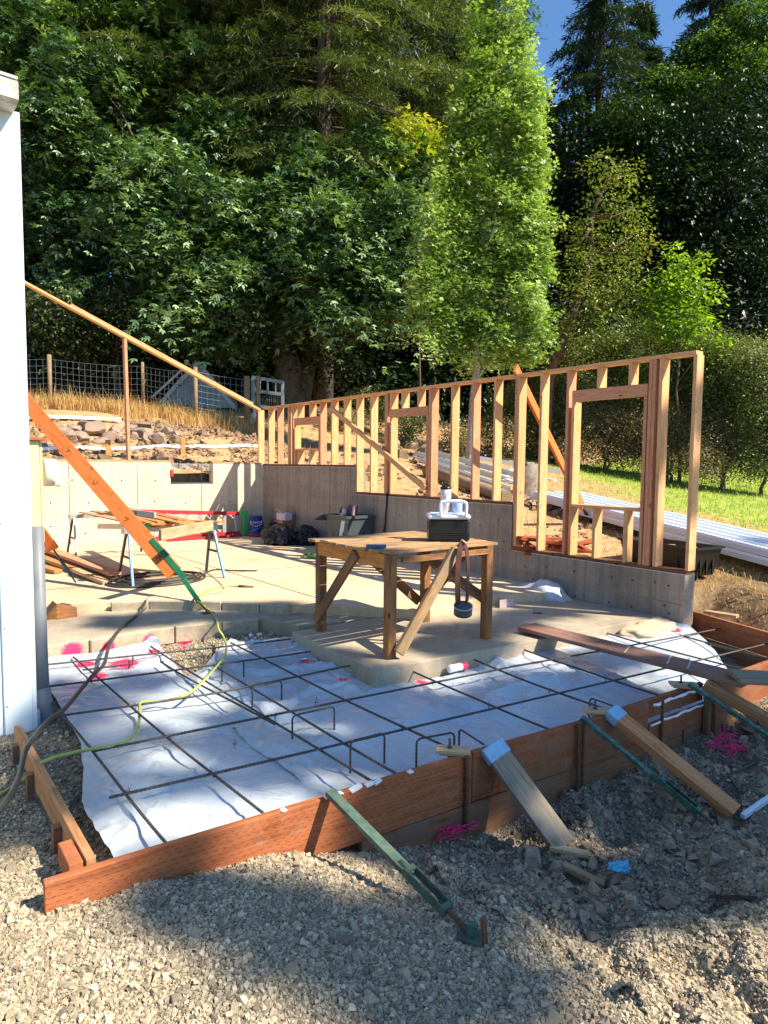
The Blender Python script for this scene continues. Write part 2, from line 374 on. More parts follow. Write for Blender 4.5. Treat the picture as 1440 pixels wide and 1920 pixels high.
# outer hillside: straw, dirt and lawn
m, nt, bs, out = newmat('hillside_earth'); hill_m = m
v = coords(nt, rnd=False); ge = nt.nodes.new('ShaderNodeNewGeometry'); sx = nt.nodes.new('ShaderNodeSeparateXYZ'); L(nt, ge.outputs['Position'], sx.inputs[0])
n1 = noisen(nt, v, .35, 5, .6); n2 = noisen(nt, v, 5, 6, .7); n3 = noisen(nt, v, 30, 4, .7)
dirt = ramp(nt, n2, [(.3,(.30,.165,.08)),(.5,(.56,.36,.18)),(.7,(.68,.48,.26))])
r3 = ramp(nt, n3, [(.35,(.45,.4,.35)),(.6,(1,1,1))]); dirtc = mixc(nt, .8, dirt.outputs[0], r3.outputs[0], 'MULTIPLY')
grs = ramp(nt, n2, [(.3,(.16,.22,.04)),(.5,(.32,.40,.07)),(.72,(.50,.50,.16))]); grsc = mixc(nt, .6, grs.outputs[0], r3.outputs[0], 'MULTIPLY')
att = nt.nodes.new('ShaderNodeAttribute'); att.attribute_name = 'lawn'
nn = N(nt,'ShaderNodeMath',operation='MULTIPLY_ADD'); L(nt, n1, nn.inputs[0]); nn.inputs[1].default_value = 1.2; nn.inputs[2].default_value = -.6
ad = N(nt,'ShaderNodeMath',operation='ADD'); L(nt, att.outputs['Fac'], ad.inputs[0]); L(nt, nn.outputs[0], ad.inputs[1])
mk = ramp(nt, ad.outputs[0], [(.35,(0,0,0)),(.65,(1,1,1))])
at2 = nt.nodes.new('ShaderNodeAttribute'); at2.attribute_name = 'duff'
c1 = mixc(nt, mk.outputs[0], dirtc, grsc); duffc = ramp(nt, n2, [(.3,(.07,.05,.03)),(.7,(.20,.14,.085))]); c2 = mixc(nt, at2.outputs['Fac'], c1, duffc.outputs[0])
L(nt, c2, bs.inputs['Base Color']); bs.inputs['Roughness'].default_value = 1; bs.inputs['Specular IOR Level'].default_value = .1
bump(nt, bs, n3, .8, .03)
def hillside():
    xs = axis(0,0,[(-60,-8,4),(-8,6.8,.35),(6.8,12,.12),(12,30,.5),(30,140,5)]); ys = axis(0,0,[(-60,-4,4),(-4,3.5,.12),(3.5,12.9,.235),(12.9,24,.3),(24,130,4)])
    ys = np.sort(np.unique(np.round(np.r_[ys,12.9,3.40,3.46,3.53,3.6],4))); xs = np.sort(np.unique(np.round(np.r_[xs,6.8,7.12],4)))
    def f(X, Y):
        h = Hout(X, Y); hi = Hin(np.clip(X,-8,9), np.clip(Y,-5,12.8))
        # to the right of the form the bank climbs from the pit; in front it stays low
        t = np.clip((X-7.1)/np.clip(.55+(.0),.1,9),0,1); t = np.maximum(t, np.clip((Y-3.46)/.14,0,1)); t = t*t*(3-2*t)
        return hi*(1-t)+h*t
    V, F = grid(xs, ys, f, 'h')
    c = V[F].mean(1)
    hole = ((c[:,0] < 6.8) & (c[:,1] < 12.9) & (c[:,0] > -8) & (c[:,1] > -4.9)) | ((c[:,0] < 7.08) & (c[:,1] < 3.45) & (c[:,0] > -8) & (c[:,1] > -4.9))
    F = F[~hole]; me = mesh_np('hillside', V, F, True)
    X, Y = V[:,0], V[:,1]
    lawn = np.clip((X - (10.5 + .35*(Y-6)))/5, 0, 1)*np.clip((15.2+.08*(X-15)-Y)/2.5,0,1)
    a = me.attributes.new('lawn','FLOAT','POINT'); a.data.foreach_set('value', lawn.astype(np.float32))
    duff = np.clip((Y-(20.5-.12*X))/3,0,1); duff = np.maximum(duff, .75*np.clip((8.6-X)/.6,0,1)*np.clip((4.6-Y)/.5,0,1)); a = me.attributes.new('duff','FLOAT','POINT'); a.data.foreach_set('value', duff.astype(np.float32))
    tag(link('hillside', me, hill_m), kind='structure')
hillside()
clod_m0 = plain('brown_clod', (.33,.245,.165), .95, var=.3, s=20, bmp=.7)
# loose gravel: one countless mass of angular stones
def stones(name, n, region, size, hf, seed, mat, M=None, sig=.38, mask=None, flat=.65, sink=.25):
    r = np.random.default_rng(seed)
    x = r.uniform(region[0], region[1], n); y = r.uniform(region[2], region[3], n)
    if mask is not None:
        k = mask(x, y, r); x, y = x[k], y[k]
    n = len(x); z = hf(x, y); s = size*np.exp(r.normal(0, sig, n))
    T = np.array([(-1,-1,-1),(1,-1,-1),(1,1,-1),(-1,1,-1),(-1,-1,1),(1,-1,1),(1,1,1),(-1,1,1)], float)*.5
    Vt = T[None]*(1+0*x[:,None,None]) + r.normal(0,.13,(n,8,3)); Vt[:,4:,:2] *= .72; Vt *= np.where(r.random((n,8,1)) < .3, .72, 1.)
    Vt[:,:,0] *= r.uniform(.7,1.4,n)[:,None]; Vt[:,:,2] *= flat*r.uniform(.7,1.2,n)[:,None]
    a = r.uniform(0,2*np.pi,n); b = r.normal(0,.5,n)
    ca, sa, cb, sb = np.cos(a), np.sin(a), np.cos(b), np.sin(b)
    X_ = Vt[:,:,0].copy(); Z_ = Vt[:,:,2].copy(); Vt[:,:,0] = cb[:,None]*X_+sb[:,None]*Z_; Vt[:,:,2] = -sb[:,None]*X_+cb[:,None]*Z_
    X_ = Vt[:,:,0].copy(); Y_ = Vt[:,:,1].copy(); Vt[:,:,0] = ca[:,None]*X_-sa[:,None]*Y_; Vt[:,:,1] = sa[:,None]*X_+ca[:,None]*Y_
    Vt *= s[:,None,None]; Vt[:,:,0] += x[:,None]; Vt[:,:,1] += y[:,None]; Vt[:,:,2] += (z+s*sink)[:,None]
    Fq = np.array([(0,3,2,1),(4,5,6,7),(0,1,5,4),(1,2,6,5),(2,3,7,6),(3,0,4,7)])
    Fa = (Fq[None]+8*np.arange(n)[:,None,None]).reshape(-1,4)
    me = mesh_np(name, Vt.reshape(-1,3), Fa); face_attr(me, 'lv', np.repeat(r.random(n), 6))
    return link(name, me, mat, M)
m, nt, bs, out = newmat('gravel_stone'); stone_m = m
at = nt.nodes.new('ShaderNodeAttribute'); at.attribute_name = 'lv'
r_ = ramp(nt, at.outputs['Fac'], [(0,(.20,.165,.12)),(.35,(.37,.30,.20)),(.7,(.47,.385,.26)),(.93,(.56,.46,.32)),(1,(.68,.59,.44))])
v = coords(nt, rnd=False); n_ = noisen(nt, v, 90, 3); r2 = ramp(nt, n_, [(.3,(.75,.75,.75)),(.65,(1,1,1))])
c_ = mixc(nt, 1., r_.outputs[0], r2.outputs[0], 'MULTIPLY'); c_ = mixc(nt, pinkfac(nt, v, [((*Z(348,1200,-.24)[:2],-.24),.085),((*Z(343,1218,-.27)[:2],-.27),.055),((*Z(437,1231,-.27)[:2],-.26),.04)]), c_, (.75,.04,.14)); L(nt, c_, bs.inputs['Base Color']); bs.inputs['Roughness'].default_value = .95; bs.inputs['Specular IOR Level'].default_value = .15
def gmask(x, y, r):
    fy = np.interp(x, [.45,2.65,4.12,5.0,7.05], [2.75,2.58,2.41,2.38,2.3])
    out_front = (y < fy-.03); left = (x < .64) & (y < 4.7)
    d = fbm(x, y, 1.6, 3, 21); dirt = ((x > 2.2) & (y > 1.35) & (d < .22))
    keep = (out_front | left) & ~(dirt & (r.random(len(x)) < .85))
    # only where the camera can see it
    fx = x*CF.x + y*CF.y + (-.35-EYE)*CF.z; sxp = (x*CX.x+y*CX.y)/fx*FPX; 
    dist = np.hypot(x, y)
    return keep & (fx > .8) & (np.abs(sxp) < 1150) & (r.random(len(x)) < np.clip(2.6/dist, .2, 1))
a = stones('loose_gravel', 1560000, (-2.6,7.4,.6,4.7), .0082, Hin, 3, stone_m, mask=gmask, sig=.40)
tag(a, 'angular grey gravel spread over the whole foreground', 'gravel', kind='stuff')
b = stones('pebbles', 14000, (-1.3,7.0,.7,4.6), .0165, Hin, 4, stone_m, mask=lambda x,y,r: gmask(x,y,r) & (r.random(len(x)) < np.where((x>2.2)&(y>1.2),1,.3)), sig=.38)
tag(b, 'scattered larger pebbles lying among the gravel', 'pebbles', kind='stuff')
c = stones('pit_rubble', 60000, (.75,6.9,2.4,6.3), .011, Hin, 5, stone_m, mask=lambda x,y,r: ((x<.95)|(y>3.9))&(y>2.5), sig=.45)
tag(c, 'gravel showing between the plastic sheet and the slabs', 'gravel', kind='stuff')
clods = stones('dirt_clods', 9000, (2.1,6.9,1.0,2.4), .017, Hin, 6, clod_m0, mask=lambda x,y,r: (y < np.interp(x, [.45,2.65,4.12,5.0,7.05], [2.75,2.58,2.41,2.38,2.3])-.12) & (fbm(x,y,1.6,3,21) < .15), sig=.5)
tag(clods, 'lumpy brown dirt clods in the dug strip outside the front form', 'dirt clods', kind='stuff')
rub_m = plain('slope_rubble', (.24,.155,.095), .95, var=.35, s=3, bmp=.6)
ru = stones('slope_rubble', 4200, (.5,8.6,13.2,17.6), .045, Hout, 61, rub_m, sig=.55, mask=lambda x,y,r: fbm(x,y,.9,3,7) > -.12)
tag(ru, 'brown rubble and soil lumps littering the slope behind the back wall', 'rubble', kind='stuff')
ru = stones('slope_debris', 7000, (7.3,19,5.5,19.), .045, Hout, 62, rub_m, sig=.6, mask=lambda x,y,r: (fbm(x,y,.7,3,9) > -.02) & (y > (x-9.5)/.35+6) )
tag(ru, 'stones and bark bits littering the bare ground outside the stud wall', 'rubble', kind='stuff')
# a few single stones and clods one can point to
clod_m = plain('dry_clod', (.27,.235,.19), .95, var=.25, s=20, bmp=.7)
def boulder(name, loc, size, label, cat, mat, seed, group=None, flat=.7, rot=0):
    bm = bmesh.new(); bmesh.ops.create_icosphere(bm, subdivisions=3, radius=.5)
    o = Vector((seed*3.1, seed*1.7, 0))
    for vv in bm.verts:
        d = noise.noise(vv.co*2.2+o)*.35 + noise.noise(vv.co*6+o)*.10
        vv.co *= 1+d
        for ax in range(3):   # facets
            pass
    for k in range(7):
        rr = random.Random(seed*31+k); nrm = Vector((rr.gauss(0,1), rr.gauss(0,1), rr.gauss(0,1))).normalized(); lim = .33
        for vv in bm.verts:
            e = vv.co.dot(nrm)-lim
            if e > 0: vv.co -= nrm*e
    for vv in bm.verts: vv.co = Vector((vv.co.x*size[0], vv.co.y*size[1], vv.co.z*size[2]))
    me = bpy.data.meshes.new(name); bm.to_mesh(me); bm.free()
    o = link(name, me, mat, Matrix.Translation(Vector(loc)+Vector((0,0,size[2]*.28))) @ Matrix.Rotation(rot,4,'Z')); return tag(o, label, cat, group)
for i, (px, py, s, lab) in enumerate([(650,1815,.07,'pale pinkish fist-sized stone on the gravel, left of the bottom centre'),(1300,1575,.055,'brown clod of earth right of the torn blue glove'),
        (1190,1420+60,.05,'small pale stone near the foot of the long wood kicker'),(950,1735-20,.05,'round grey stone just right of the rusty stake')]):
    p = Z(px, py, -.42); boulder('stone', (p.x,p.y,I1(p.x,p.y)), (s,s*.8,s*.6), lab, 'stone', [stone_m,clod_m][i==1], i+2)
# ------------------------------------------------------------------ slabs
def slabpoly(name, pts, z1, z0, mat):
    b = MB(); b.prism([(x,y,z0) for x,y in pts], (0,0,z1-z0)); o = b.build(name, mat, None, Matrix.Identity(4)); 
    md = o.modifiers.new('b','BEVEL'); md.width = .006; md.segments = 1; md.limit_method = 'ANGLE'
    return tag(o, kind='structure')
edge = [(6.20,4.95),(6.03,5.03),(5.38,5.14),(4.42,5.09),(4.08,5.50),(3.5,6.16),(2.93,6.76),(2.42,7.14),(1.99,7.38),(1.62,7.46)]
slabpoly('floor_slab', [(6.636,12.79),(6.636,4.95)]+edge+[(1.55,7.62),(1.15,7.62),(1.1,7.3),(.2,7.3),(.2,12.79)], 0, -.16, slab_m)
slabpoly('front_walk', [(.9,6.25),(2.3,6.32),(3.14,6.13),(3.3,5.62),(4.0,5.45),(4.07,5.46)] + [(x,y-.004) for x, y in edge[4:]] + [(1.63,7.3),(1.0,7.24)], -.1, -.26, patio_m)
slabpoly('patio_slab', [(3.11,5.42),(3.04,4.01),(6.63,3.69),(6.63,4.9),(6.2,4.94),(6.03,5.02),(5.38,5.13),(4.42,5.08),(4.1,5.42),(3.5,5.43)], -.1+.004, -.27, patio_m)
# saw cuts and a filled joint lying in the floor
jm = plain('saw_cut', (.10,.075,.05), .9, bmp=0)
jb = MB()
for a_, b_ in [((3.78,12.6),(3.9,6.0)),((1.3,8.45),(6.5,8.25)),((1.2,10.9),(6.5,10.7))]:
    jb.bar((*a_,.0025), (*b_,.0025), .010 if a_[0] > 3 else .006, .003)
tag(jb.build('floor_joint', jm), kind='structure')
# cast concrete kerb blocks at the slab edge
kb, nt, bs, out = newmat('kerb_block'); ge = nt.nodes.new('ShaderNodeNewGeometry'); v = ge.outputs['Position']
r_ = ramp(nt, noisen(nt, v, 12, 5, .65), [(.3,(.30,.25,.18)),(.6,(.46,.38,.27))]); PK = [(tuple(YY(px,py,y_)),rd) for px,py,y_,rd in ((137,1222,6.22),(204,1214,6.25),(281,1203,6.27)) for rd in (.085,)] if 0 else [(tuple(YY(137,1222,6.22)),.11),(tuple(YY(204,1214,6.25)),.07),(tuple(YY(281,1203,6.27)),.085)]
L(nt, mixc(nt, pinkfac(nt, v, PK), r_.outputs[0], (.85,.04,.14)), bs.inputs['Base Color']); bs.inputs['Roughness'].default_value = .95; bump(nt, bs, noisen(nt, v, 90, 4), .5, .006)
# ------------------------------------------------------------------ world
SUN = Vector((-.57,.85,-1)).normalized()
w = bpy.data.worlds.new('World'); scene.world = w; w.use_nodes = True; wn = w.node_tree; wn.nodes.clear()
wo = wn.nodes.new('ShaderNodeOutputWorld'); bg = wn.nodes.new('ShaderNodeBackground'); sk = wn.nodes.new('ShaderNodeTexSky')
sk.sky_type = 'NISHITA'; sk.sun_disc = False; sk.sun_elevation = math.asin(-SUN.z); sk.sun_rotation = math.atan2(-SUN.x, -SUN.y)
sk.altitude = 100; sk.air_density = 1.; sk.dust_density = .3; sk.ozone_density = 6.0
tint = wn.nodes.new('ShaderNodeMix'); tint.data_type = 'RGBA'; tint.blend_type = 'MULTIPLY'; tint.inputs[0].default_value = 1; tint.inputs[7].default_value = (.80,.95,1.0,1); wn.links.new(sk.outputs[0], tint.inputs[6]); wn.links.new(tint.outputs[2], bg.inputs[0]); bg.inputs[1].default_value = .10; wn.links.new(bg.outputs[0], wo.inputs[0])
sl = bpy.data.lights.new('sun','SUN'); sl.energy = 5.0; sl.angle = math.radians(.53); sl.color = (1,.90,.74)
so = bpy.data.objects.new('sun', sl); COL.objects.link(so); so.rotation_euler = SUN.to_track_quat('-Z','Y').to_euler(); so.location = (8,-10,20)
cam = bpy.data.cameras.new('camera'); co = bpy.data.objects.new('camera', cam); COL.objects.link(co); scene.camera = co
R_ = Matrix((CX, CU, -CF)).transposed().to_4x4(); co.matrix_world = Matrix.Translation((0,0,EYE)) @ R_
cam.sensor_fit = 'HORIZONTAL'; cam.sensor_width = 36; cam.lens = 36*FPX/1440; cam.clip_end = 500; cam.clip_start = .05
scene.view_settings.view_transform = 'Standard'; scene.view_settings.look = 'None'; scene.view_settings.exposure = 1.12; scene.view_settings.gamma = 1
scene.cycles.use_denoising = True
scene.cycles.max_bounces = 6; scene.cycles.transparent_max_bounces = 6; scene.cycles.caustics_reflective = False; scene.cycles.caustics_refractive = False
# ------------------------------------------------------------------ concrete walls
WX = 6.64; BY = 12.8
zc = (1.444, .980, .385)          # tops of the stepped wall
y_a = XX(668, 925, WX).y; y_b = XX(959.2, 1031, WX).y; y_e = XX(1284.6, 1077.6, WX).y
b = MB(); prof = [(WX,BY,-.35),(WX,BY,zc[0]),(WX,y_a,zc[0]),(WX,y_a,zc[1]),(WX,y_b,zc[1]),(WX,y_b,zc[2]),(WX,y_e,zc[2]),(WX,y_e,-.5)]
b.prism(prof, (.2,0,0)); o = b.build('concrete_wall', wall_m, None, Matrix.Identity(4))
tag(o, 'stepped grey concrete wall on the right, carrying the stud wall', 'concrete wall')
hole_m = plain('tie_hole', (.05,.045,.04), .9, bmp=0)
hb = MB()
for px, py in [(1228,1092),(1147,1081),(1186,1088),(1254,1098),(1254,1150),(1184,1138),(1142,1129),(1077,1071),(1025,1063),(1078,1118),(1035,1096),(945,1015),(935,975),(985,1062),(980,1010),(900,985),(750,965),(700,955),(620,950),(560,905),(590,930),(530,885),(1246,1135),(640,905),(690,1000),(1000,1085)]:
    p = XX(px, py, WX); hb.lathe((WX-.004, p.y, p.z), [(.011,-.001),(.011,.003)], 10, 'X')
hb.build('tie_holes', hole_m, o)
sm = MB()   # form seam ridge near the foot of the wall
for a_, b_ in [((WX-.004,6.6,.16),(WX-.004,y_e+.02,.06))]: sm.bar(a_, b_, .01, .008)
sm.build('form_seam', wall_m, o)
nx0, nx1 = YY(320,905,BY).x, YY(400,905,BY).x
zb = 1.50
b = MB(); b.prism([(-1.5,BY,-.35),(-1.5,BY,zb),(nx0,BY,zb),(nx0,BY,1.07),(nx1,BY,1.07),(nx1,BY,zb-.02),(WX-.002,BY,zb-.03),(WX-.002,BY,-.35)], (0,.2,0))
bw = b.build('concrete_wall', backwall_m, None, Matrix.Identity(4)); tag(bw, 'pale concrete back wall with a rectangular notch in its top', 'concrete wall')
hb = MB()
for px, py in [(95,943),(95,987),(228,901),(228,943),(291,901),(350,985),(290,940),(166,943),(348,943),(430,965),(160,1000),(135,900),(431,940)]:
    p = YY(px, py, BY); hb.lathe((p.x, BY-.004, p.z), [(.014,-.001),(.014,.003)], 10, 'Y')
for px in (130, 258, 378): p = YY(px, 930, BY); hb.bar((p.x,BY-.001,.01),(p.x,BY-.001,1.48), .008, .006, (0,1,0))
hb.build('tie_holes', hole_m, bw)
red_m = plain('red_paint', (.55,.03,.02), .6)
b = MB(); p = YY(319, 887, BY); b.box((p.x+.03, BY-.01, p.z), (.05,.03,.13)); tag(b.build('corner_flag', red_m), 'small red flag at the left edge of the wall notch', 'flag')
# ------------------------------------------------------------------ stud wall on the right-hand concrete wall
sw = empty('stud_wall', (WX, y_e, zc[2]), 'long open timber stud wall standing on the stepped concrete wall', 'stud wall')
PT = .038; TW = .14; ZT = 2.68
def yx(px, py): return XX(px, py, WX).y
jit = random.Random(5)
board('sill_plate', (WX+.07,BY-.001,zc[0]+.02), (WX+.07,y_a,zc[0]+.02), TW, PT, pt_m, sw)
board('sill_plate', (WX+.07,y_a-.001,zc[1]+.02), (WX+.07,y_b,zc[1]+.02), TW, PT, pt_m, sw)
board('sill_plate', (WX+.07,y_b-.001,zc[2]+.02), (WX+.07,y_e-.01,zc[2]+.02), TW, PT, pt_m, sw)
b = MB()
for yy, z in ((y_a,1),(y_b,2)): b.box((WX+.02, yy+.004-.01, (zc[z-1]+zc[z])/2+.03), (.05,.012,zc[z-1]-zc[z]-.02))
b.build('moisture_strip', hole_m, sw)
fo = plain('sill_foam', (.72,.66,.60), .8, bmp=0)
b = MB()
for (y0,y1,z) in ((BY-.02,y_a,zc[0]),(y_a-.02,y_b,zc[1]),(y_b-.02,y_e,zc[2])): b.bar((WX+.07,y0,z-.0005),(WX+.07,y1,z-.0005), .152, .005)
b.build('sill_foam', fo, sw)
ytop = [BY-.02, yx(730,740), yx(1070,690), y_e-.02]
for i in range(3):
    board('top_plate', (WX+.07,ytop[i],ZT-.02), (WX+.07,ytop[i+1]+.002,ZT-.02), TW, PT, stud_m, sw)
def stud(px, z0, z1, name='stud', n=1, py=None, dx=0, mat=None):
    zz = z0
    d = ray(px, py or 860); y = yx(px, py or 860)
    for k in range(n):
        yy = y - .019 - k*.039
        x = WX+.07+dx+jit.uniform(-.0015,.0015)
        board(name, (x, yy, z0), (x+jit.uniform(-.002,.002), yy+jit.uniform(-.003,.003), z1), TW, PT, mat or (redstud_m if jit.random() < .3 else stud_m), sw, up=(0,-1,0))
zs = [z+PT+.002 for z in zc]; zt = ZT-PT-.001
for px in (483.5, 502.8, 519.6, 539.6): stud(px, zs[0], zt)
stud(547, zs[0], zt); 
stud(599, zs[0], zt); stud(620.2, zs[0], zt); stud(644, zs[0], zt)
stud(666.8, zs[1], zt, py=925); stud(693, zs[1], zt, py=900); stud(720, zs[1], zt, py=900, n=2, mat=redstud_m)
stud(801.5, zs[1], zt, py=900, n=2, mat=redstud_m); stud(843, zs[1], zt, py=900); stud(882.5, zs[1], zt, py=900); stud(922.3, zs[1], zt, py=900)
stud(959.5, zs[2], zt, py=1000, n=2); stud(1005.2, zs[2], zt, py=1000); stud(1054, zs[2], zt, py=1000, n=1, mat=redstud_m)
stud(1194.5+10, zs[2], zt, py=1040, n=2, mat=redstud_m); stud(1223.5, zs[2], zt, py=1040); stud(1284.0, zs[2], zt, py=1060)
# openings: header, rough sill, trimmers, cripples
def window(pl, pr_, pyl, hdr_px, hdr_py, sill_py, crip, zbase, hx=None):
    yl, yr = yx(pl, pyl)-.0, yx(pr_, pyl)
    h1 = XX(hdr_px, hdr_py[0], WX).z; h0 = XX(hdr_px, hdr_py[1], WX).z; s1 = XX(hdr_px, sill_py, WX).z
    board('trimmer', (WX+.07, yl-.02, zbase), (WX+.07, yl-.02, h0-.002), TW, PT, stud_m, sw, up=(0,-1,0))
    board('trimmer', (WX+.07, yr+.02, zbase), (WX+.07, yr+.02, h0-.002), TW, PT, redstud_m, sw, up=(0,-1,0))
    board('header', (WX+.02, yl-.001, (h0+h1)/2), (WX+.02, yr+.001, (h0+h1)/2), h1-h0, .04, redstud_m, sw, up=(-1,0,0))
    board('rough_sill', (WX+.07, yl-.042, s1-.019), (WX+.07, yr+.042, s1-.019), TW, PT, stud_m, sw)
    for c in crip:
        y = yx(c, pyl)-.019
        if y > yr+.03:
            board('cripple_stud', (WX+.07, y, h1+.002), (WX+.07, y, zt), TW, PT, stud_m, sw, up=(0,-1,0))
            board('cripple_stud', (WX+.07, y, zbase), (WX+.07, y, s1-PT-.002), TW, PT, stud_m, sw, up=(0,-1,0))
window(551.2, 599, 860, 560, (783.5,797.2), 841, (557.5, 579.5), zs[0])
# middle opening: header, no sill
yl, yr = yx(730,860), yx(801.5,860); h1 = XX(735,767.5,WX).z; h0 = XX(735,782.8,WX).z
board('trimmer', (WX+.07, yl-.02, zs[1]), (WX+.07, yl-.02, h0-.002), TW, PT, stud_m, sw, up=(0,-1,0))
board('header', (WX+.02, yl-.001, (h0+h1)/2), (WX+.02, yr+.001, (h0+h1)/2), h1-h0, .04, redstud_m, sw, up=(-1,0,0))
board('trimmer', (WX+.07, yr+.02, zs[1]), (WX+.07, yr+.02, h0-.002), TW, PT, redstud_m, sw, up=(0,-1,0))
for c in (731.5, 752.5, 782.5): y = yx(c,740)-.019; board('cripple_stud', (WX+.07, y, h1+.002), (WX+.07, y, zt), TW, PT, stud_m, sw, up=(0,-1,0))
window(1065, 1204, 1000, 1080, (732,753.5), 945.5, (1110,1168), zs[2])
# ------------------------------------------------------------------ raked framing above the back wall
rk = empty('raked_frame', (4.5,BY+.07,zb), 'sloping top plate with one tall post standing on the back wall', 'raked framing')
def rz(x): return 2.67 + (6.57-x)*(4.59-2.67)/(6.57-2.11)
board('raked_plate', (6.60,BY+.07,rz(6.60)-.03), (.4,BY+.07,rz(.4)-.03), TW, PT, stud_m, rk)
board('raked_plate', (6.42,BY+.07,rz(6.42)+.012), (2.9,BY+.07,rz(2.9)+.012), TW, PT, stud_m, rk)
px_ = YY(243,861,BY).x
board('post', (px_,BY+.07,zb+.04), (px_-.03,BY+.07,rz(px_-.03)-.06), TW*.9, .05, redstud_m, rk, up=(1,0,0))
board('sill_plate', (-1,BY+.08,zb+.02), (nx0,BY+.08,zb+.02), TW, PT, redstud_m, rk); board('sill_plate', (nx1,BY+.08,zb), (6.63,BY+.08,zb-.012), TW, PT, redstud_m, rk)
# ------------------------------------------------------------------ diagonal braces on the stud wall
o = board('wall_brace', XX(620,765,WX-.05), XX(797,915,WX-.05), .085, .04, stud_m, None, up=(-1,0,0)); tag(o, 'pale timber brace nailed diagonally across the middle studs', 'brace')
br = empty('wall_brace', XX(965,692,WX-.02), 'orange-red board brace leaning through the studs with a steel end', 'brace')
p0 = XX(966,690,WX-.01); p1 = D(1100,965,p0.length*0+10.6)
board('board', p0, p0.lerp(p1,.93), .14, .04, orange_m, br, up=(0,-1,.3))
rust_m = plain('rusty_steel', (.16,.075,.04), .8, metal=.3, var=.35, s=30, bmp=.4)
b = MB(); b.bar(p0.lerp(p1,.92), p1, .05, .03); b.build('steel_end', rust_m, br)
# cord hanging over the wall
blk_m = plain('black_rubber', (.018,.018,.02), .55, bmp=.1)
pts = [Vector((WX-.015, yx(727,920), zc[1]+.06)), Vector((WX-.02, yx(727,935), .9)), Vector((WX-.03, yx(725,960), .55)), Vector((WX-.05, yx(722,990), .18)), Vector((WX-.07, yx(721,1000), .02))]
tag(MB().tube(pts, .014, 8).build('power_cord', blk_m), 'thick black cord hanging down the concrete wall right of the grey tote', 'cord')
b = MB(); rr = random.Random(2)
for k in range(9): b.tube([Vector((WX+.06+.03*math.cos(a*1.1+k), BY-.5+.06*math.sin(a+k*.7), zc[0]+.06+.012*k*.3)) for a in range(0,7)], .009, 5)
tag(b.build('string_bundle', red_m), 'small red bundle on the sill at the far corner of the wall', 'bundle')
# ------------------------------------------------------------------ block wall seen through the notch
cb = empty('block_wall', (5,13.6,.6), 'low split-face block wall standing behind the notch', 'block wall')
rr = random.Random(3)
for row in range(3):
    for k in range(5):
        x = nx0-.25 + k*.42 + (row%2)*.2; z = .98+row*.2
        b = MB(); b.box((0,0,0),(.405,.25,.19), None, .012)
        bmesh.ops.subdivide_edges(b.bm, edges=b.bm.edges[:], cuts=3, use_grid_fill=True)
        for vv in b.bm.verts:
            if vv.co.y < -.1: vv.co.y += noise.noise(vv.co*9+Vector((k,row,0)))*.04
        b.build('block', block_m, cb, Matrix.Translation((x,13.45+row*.03,z)))
# ------------------------------------------------------------------ metal building on the left
mb = empty('metal_building', (0,4.8,-.3), 'white metal-clad building corner filling the left edge', 'building')
bx = .80; byy = 4.86; c0 = XX(62,1370,bx)
zbt = c0.z; ztop = 3.68
wallw_m = plain('white_cladding', (.50,.60,.68), .45, var=.04, s=2, bmp=.02)
b = MB()
prof = []  # ribbed cladding facing the camera
x = bx-.24; 
pts = [(bx-.002,byy+.02)]
xx = bx-.26
while xx > -3.5:
    pts += [(xx,byy+.02),(xx-.03,byy-.01),(xx-.07,byy-.01),(xx-.10,byy+.02)]; xx -= .3
b.prism([(a_,c_,-.2) for a_, c_ in pts]+[(xx,byy+.1,-.2),(bx-.002,byy+.1,-.2)], (0,0,ztop+.2)); b.build('wall', wallw_m, mb)
m, nt, bs, out = newmat('corner_trim'); trim_m = m
v = coords(nt, rnd=False); geo = nt.nodes.new('ShaderNodeNewGeometry'); sx = nt.nodes.new('ShaderNodeSeparateXYZ'); L(nt, geo.outputs['Position'], sx.inputs[0])
n1 = noisen(nt, v, 60, 4, .7); mr = nt.nodes.new('ShaderNodeMapRange'); mr.inputs[1].default_value = -.22; mr.inputs[2].default_value = -.33; L(nt, sx.outputs[2], mr.inputs[0])
mm = N(nt,'ShaderNodeMath',operation='MULTIPLY'); L(nt, mr.outputs[0], mm.inputs[0]); L(nt, n1, mm.inputs[1]); rs = ramp(nt, mm.outputs[0], [(.3,(0,0,0)),(.5,(1,1,1))])
L(nt, mixc(nt, rs.outputs[0], (.60,.69,.74), (.25,.11,.03)), bs.inputs['Base Color']); bs.inputs['Roughness'].default_value = .4
b = MB(); b.box((bx-.085,byy-.005,(zbt+ztop)/2),(.17,.05,ztop-zbt), None, .006); b.box((bx+.01,byy+.1,(zbt+ztop)/2),(.025,.26,ztop-zbt)); b.box((bx-.195,byy,(zbt+ztop)/2),(.05,.028,ztop-zbt), None, .004)
b.build('corner_trim', trim_m, mb)
b = MB()
scr_m = plain('screw_heads',(.30,.34,.36),.4,bmp=0); b.bm.free()
for zz in (-.1,.42,1.1,1.9,2.7):
    for xx_ in (bx-.15,bx-.215): b = MB(); b.lathe((xx_,byy-.034,zz),[(.008,0),(.008,.006)],8,'Y'); b.build('screw', scr_m, mb)
b = MB(); b.box((bx-1.9,byy+.06,-.27),(3.9,.08,.16)); b.build('base_board', plain('blue_grey_base',(.30,.38,.42),.6), mb)
eave_m = plain('old_gutter', (.55,.50,.42), .7, var=.25, s=6, bmp=.3, dirt=(.28,.23,.17))
e0 = YY(33,130,4.7); 
b = MB(); b.prism([(bx-.015,4.62,3.66),(bx-.015,4.62,3.76),(bx-.015,4.66,3.785),(bx-.015,4.98,3.785),(bx-.015,4.98,3.68),(bx-.015,4.68,3.65)], (-4,0,0)); b.build('eave', eave_m, mb)
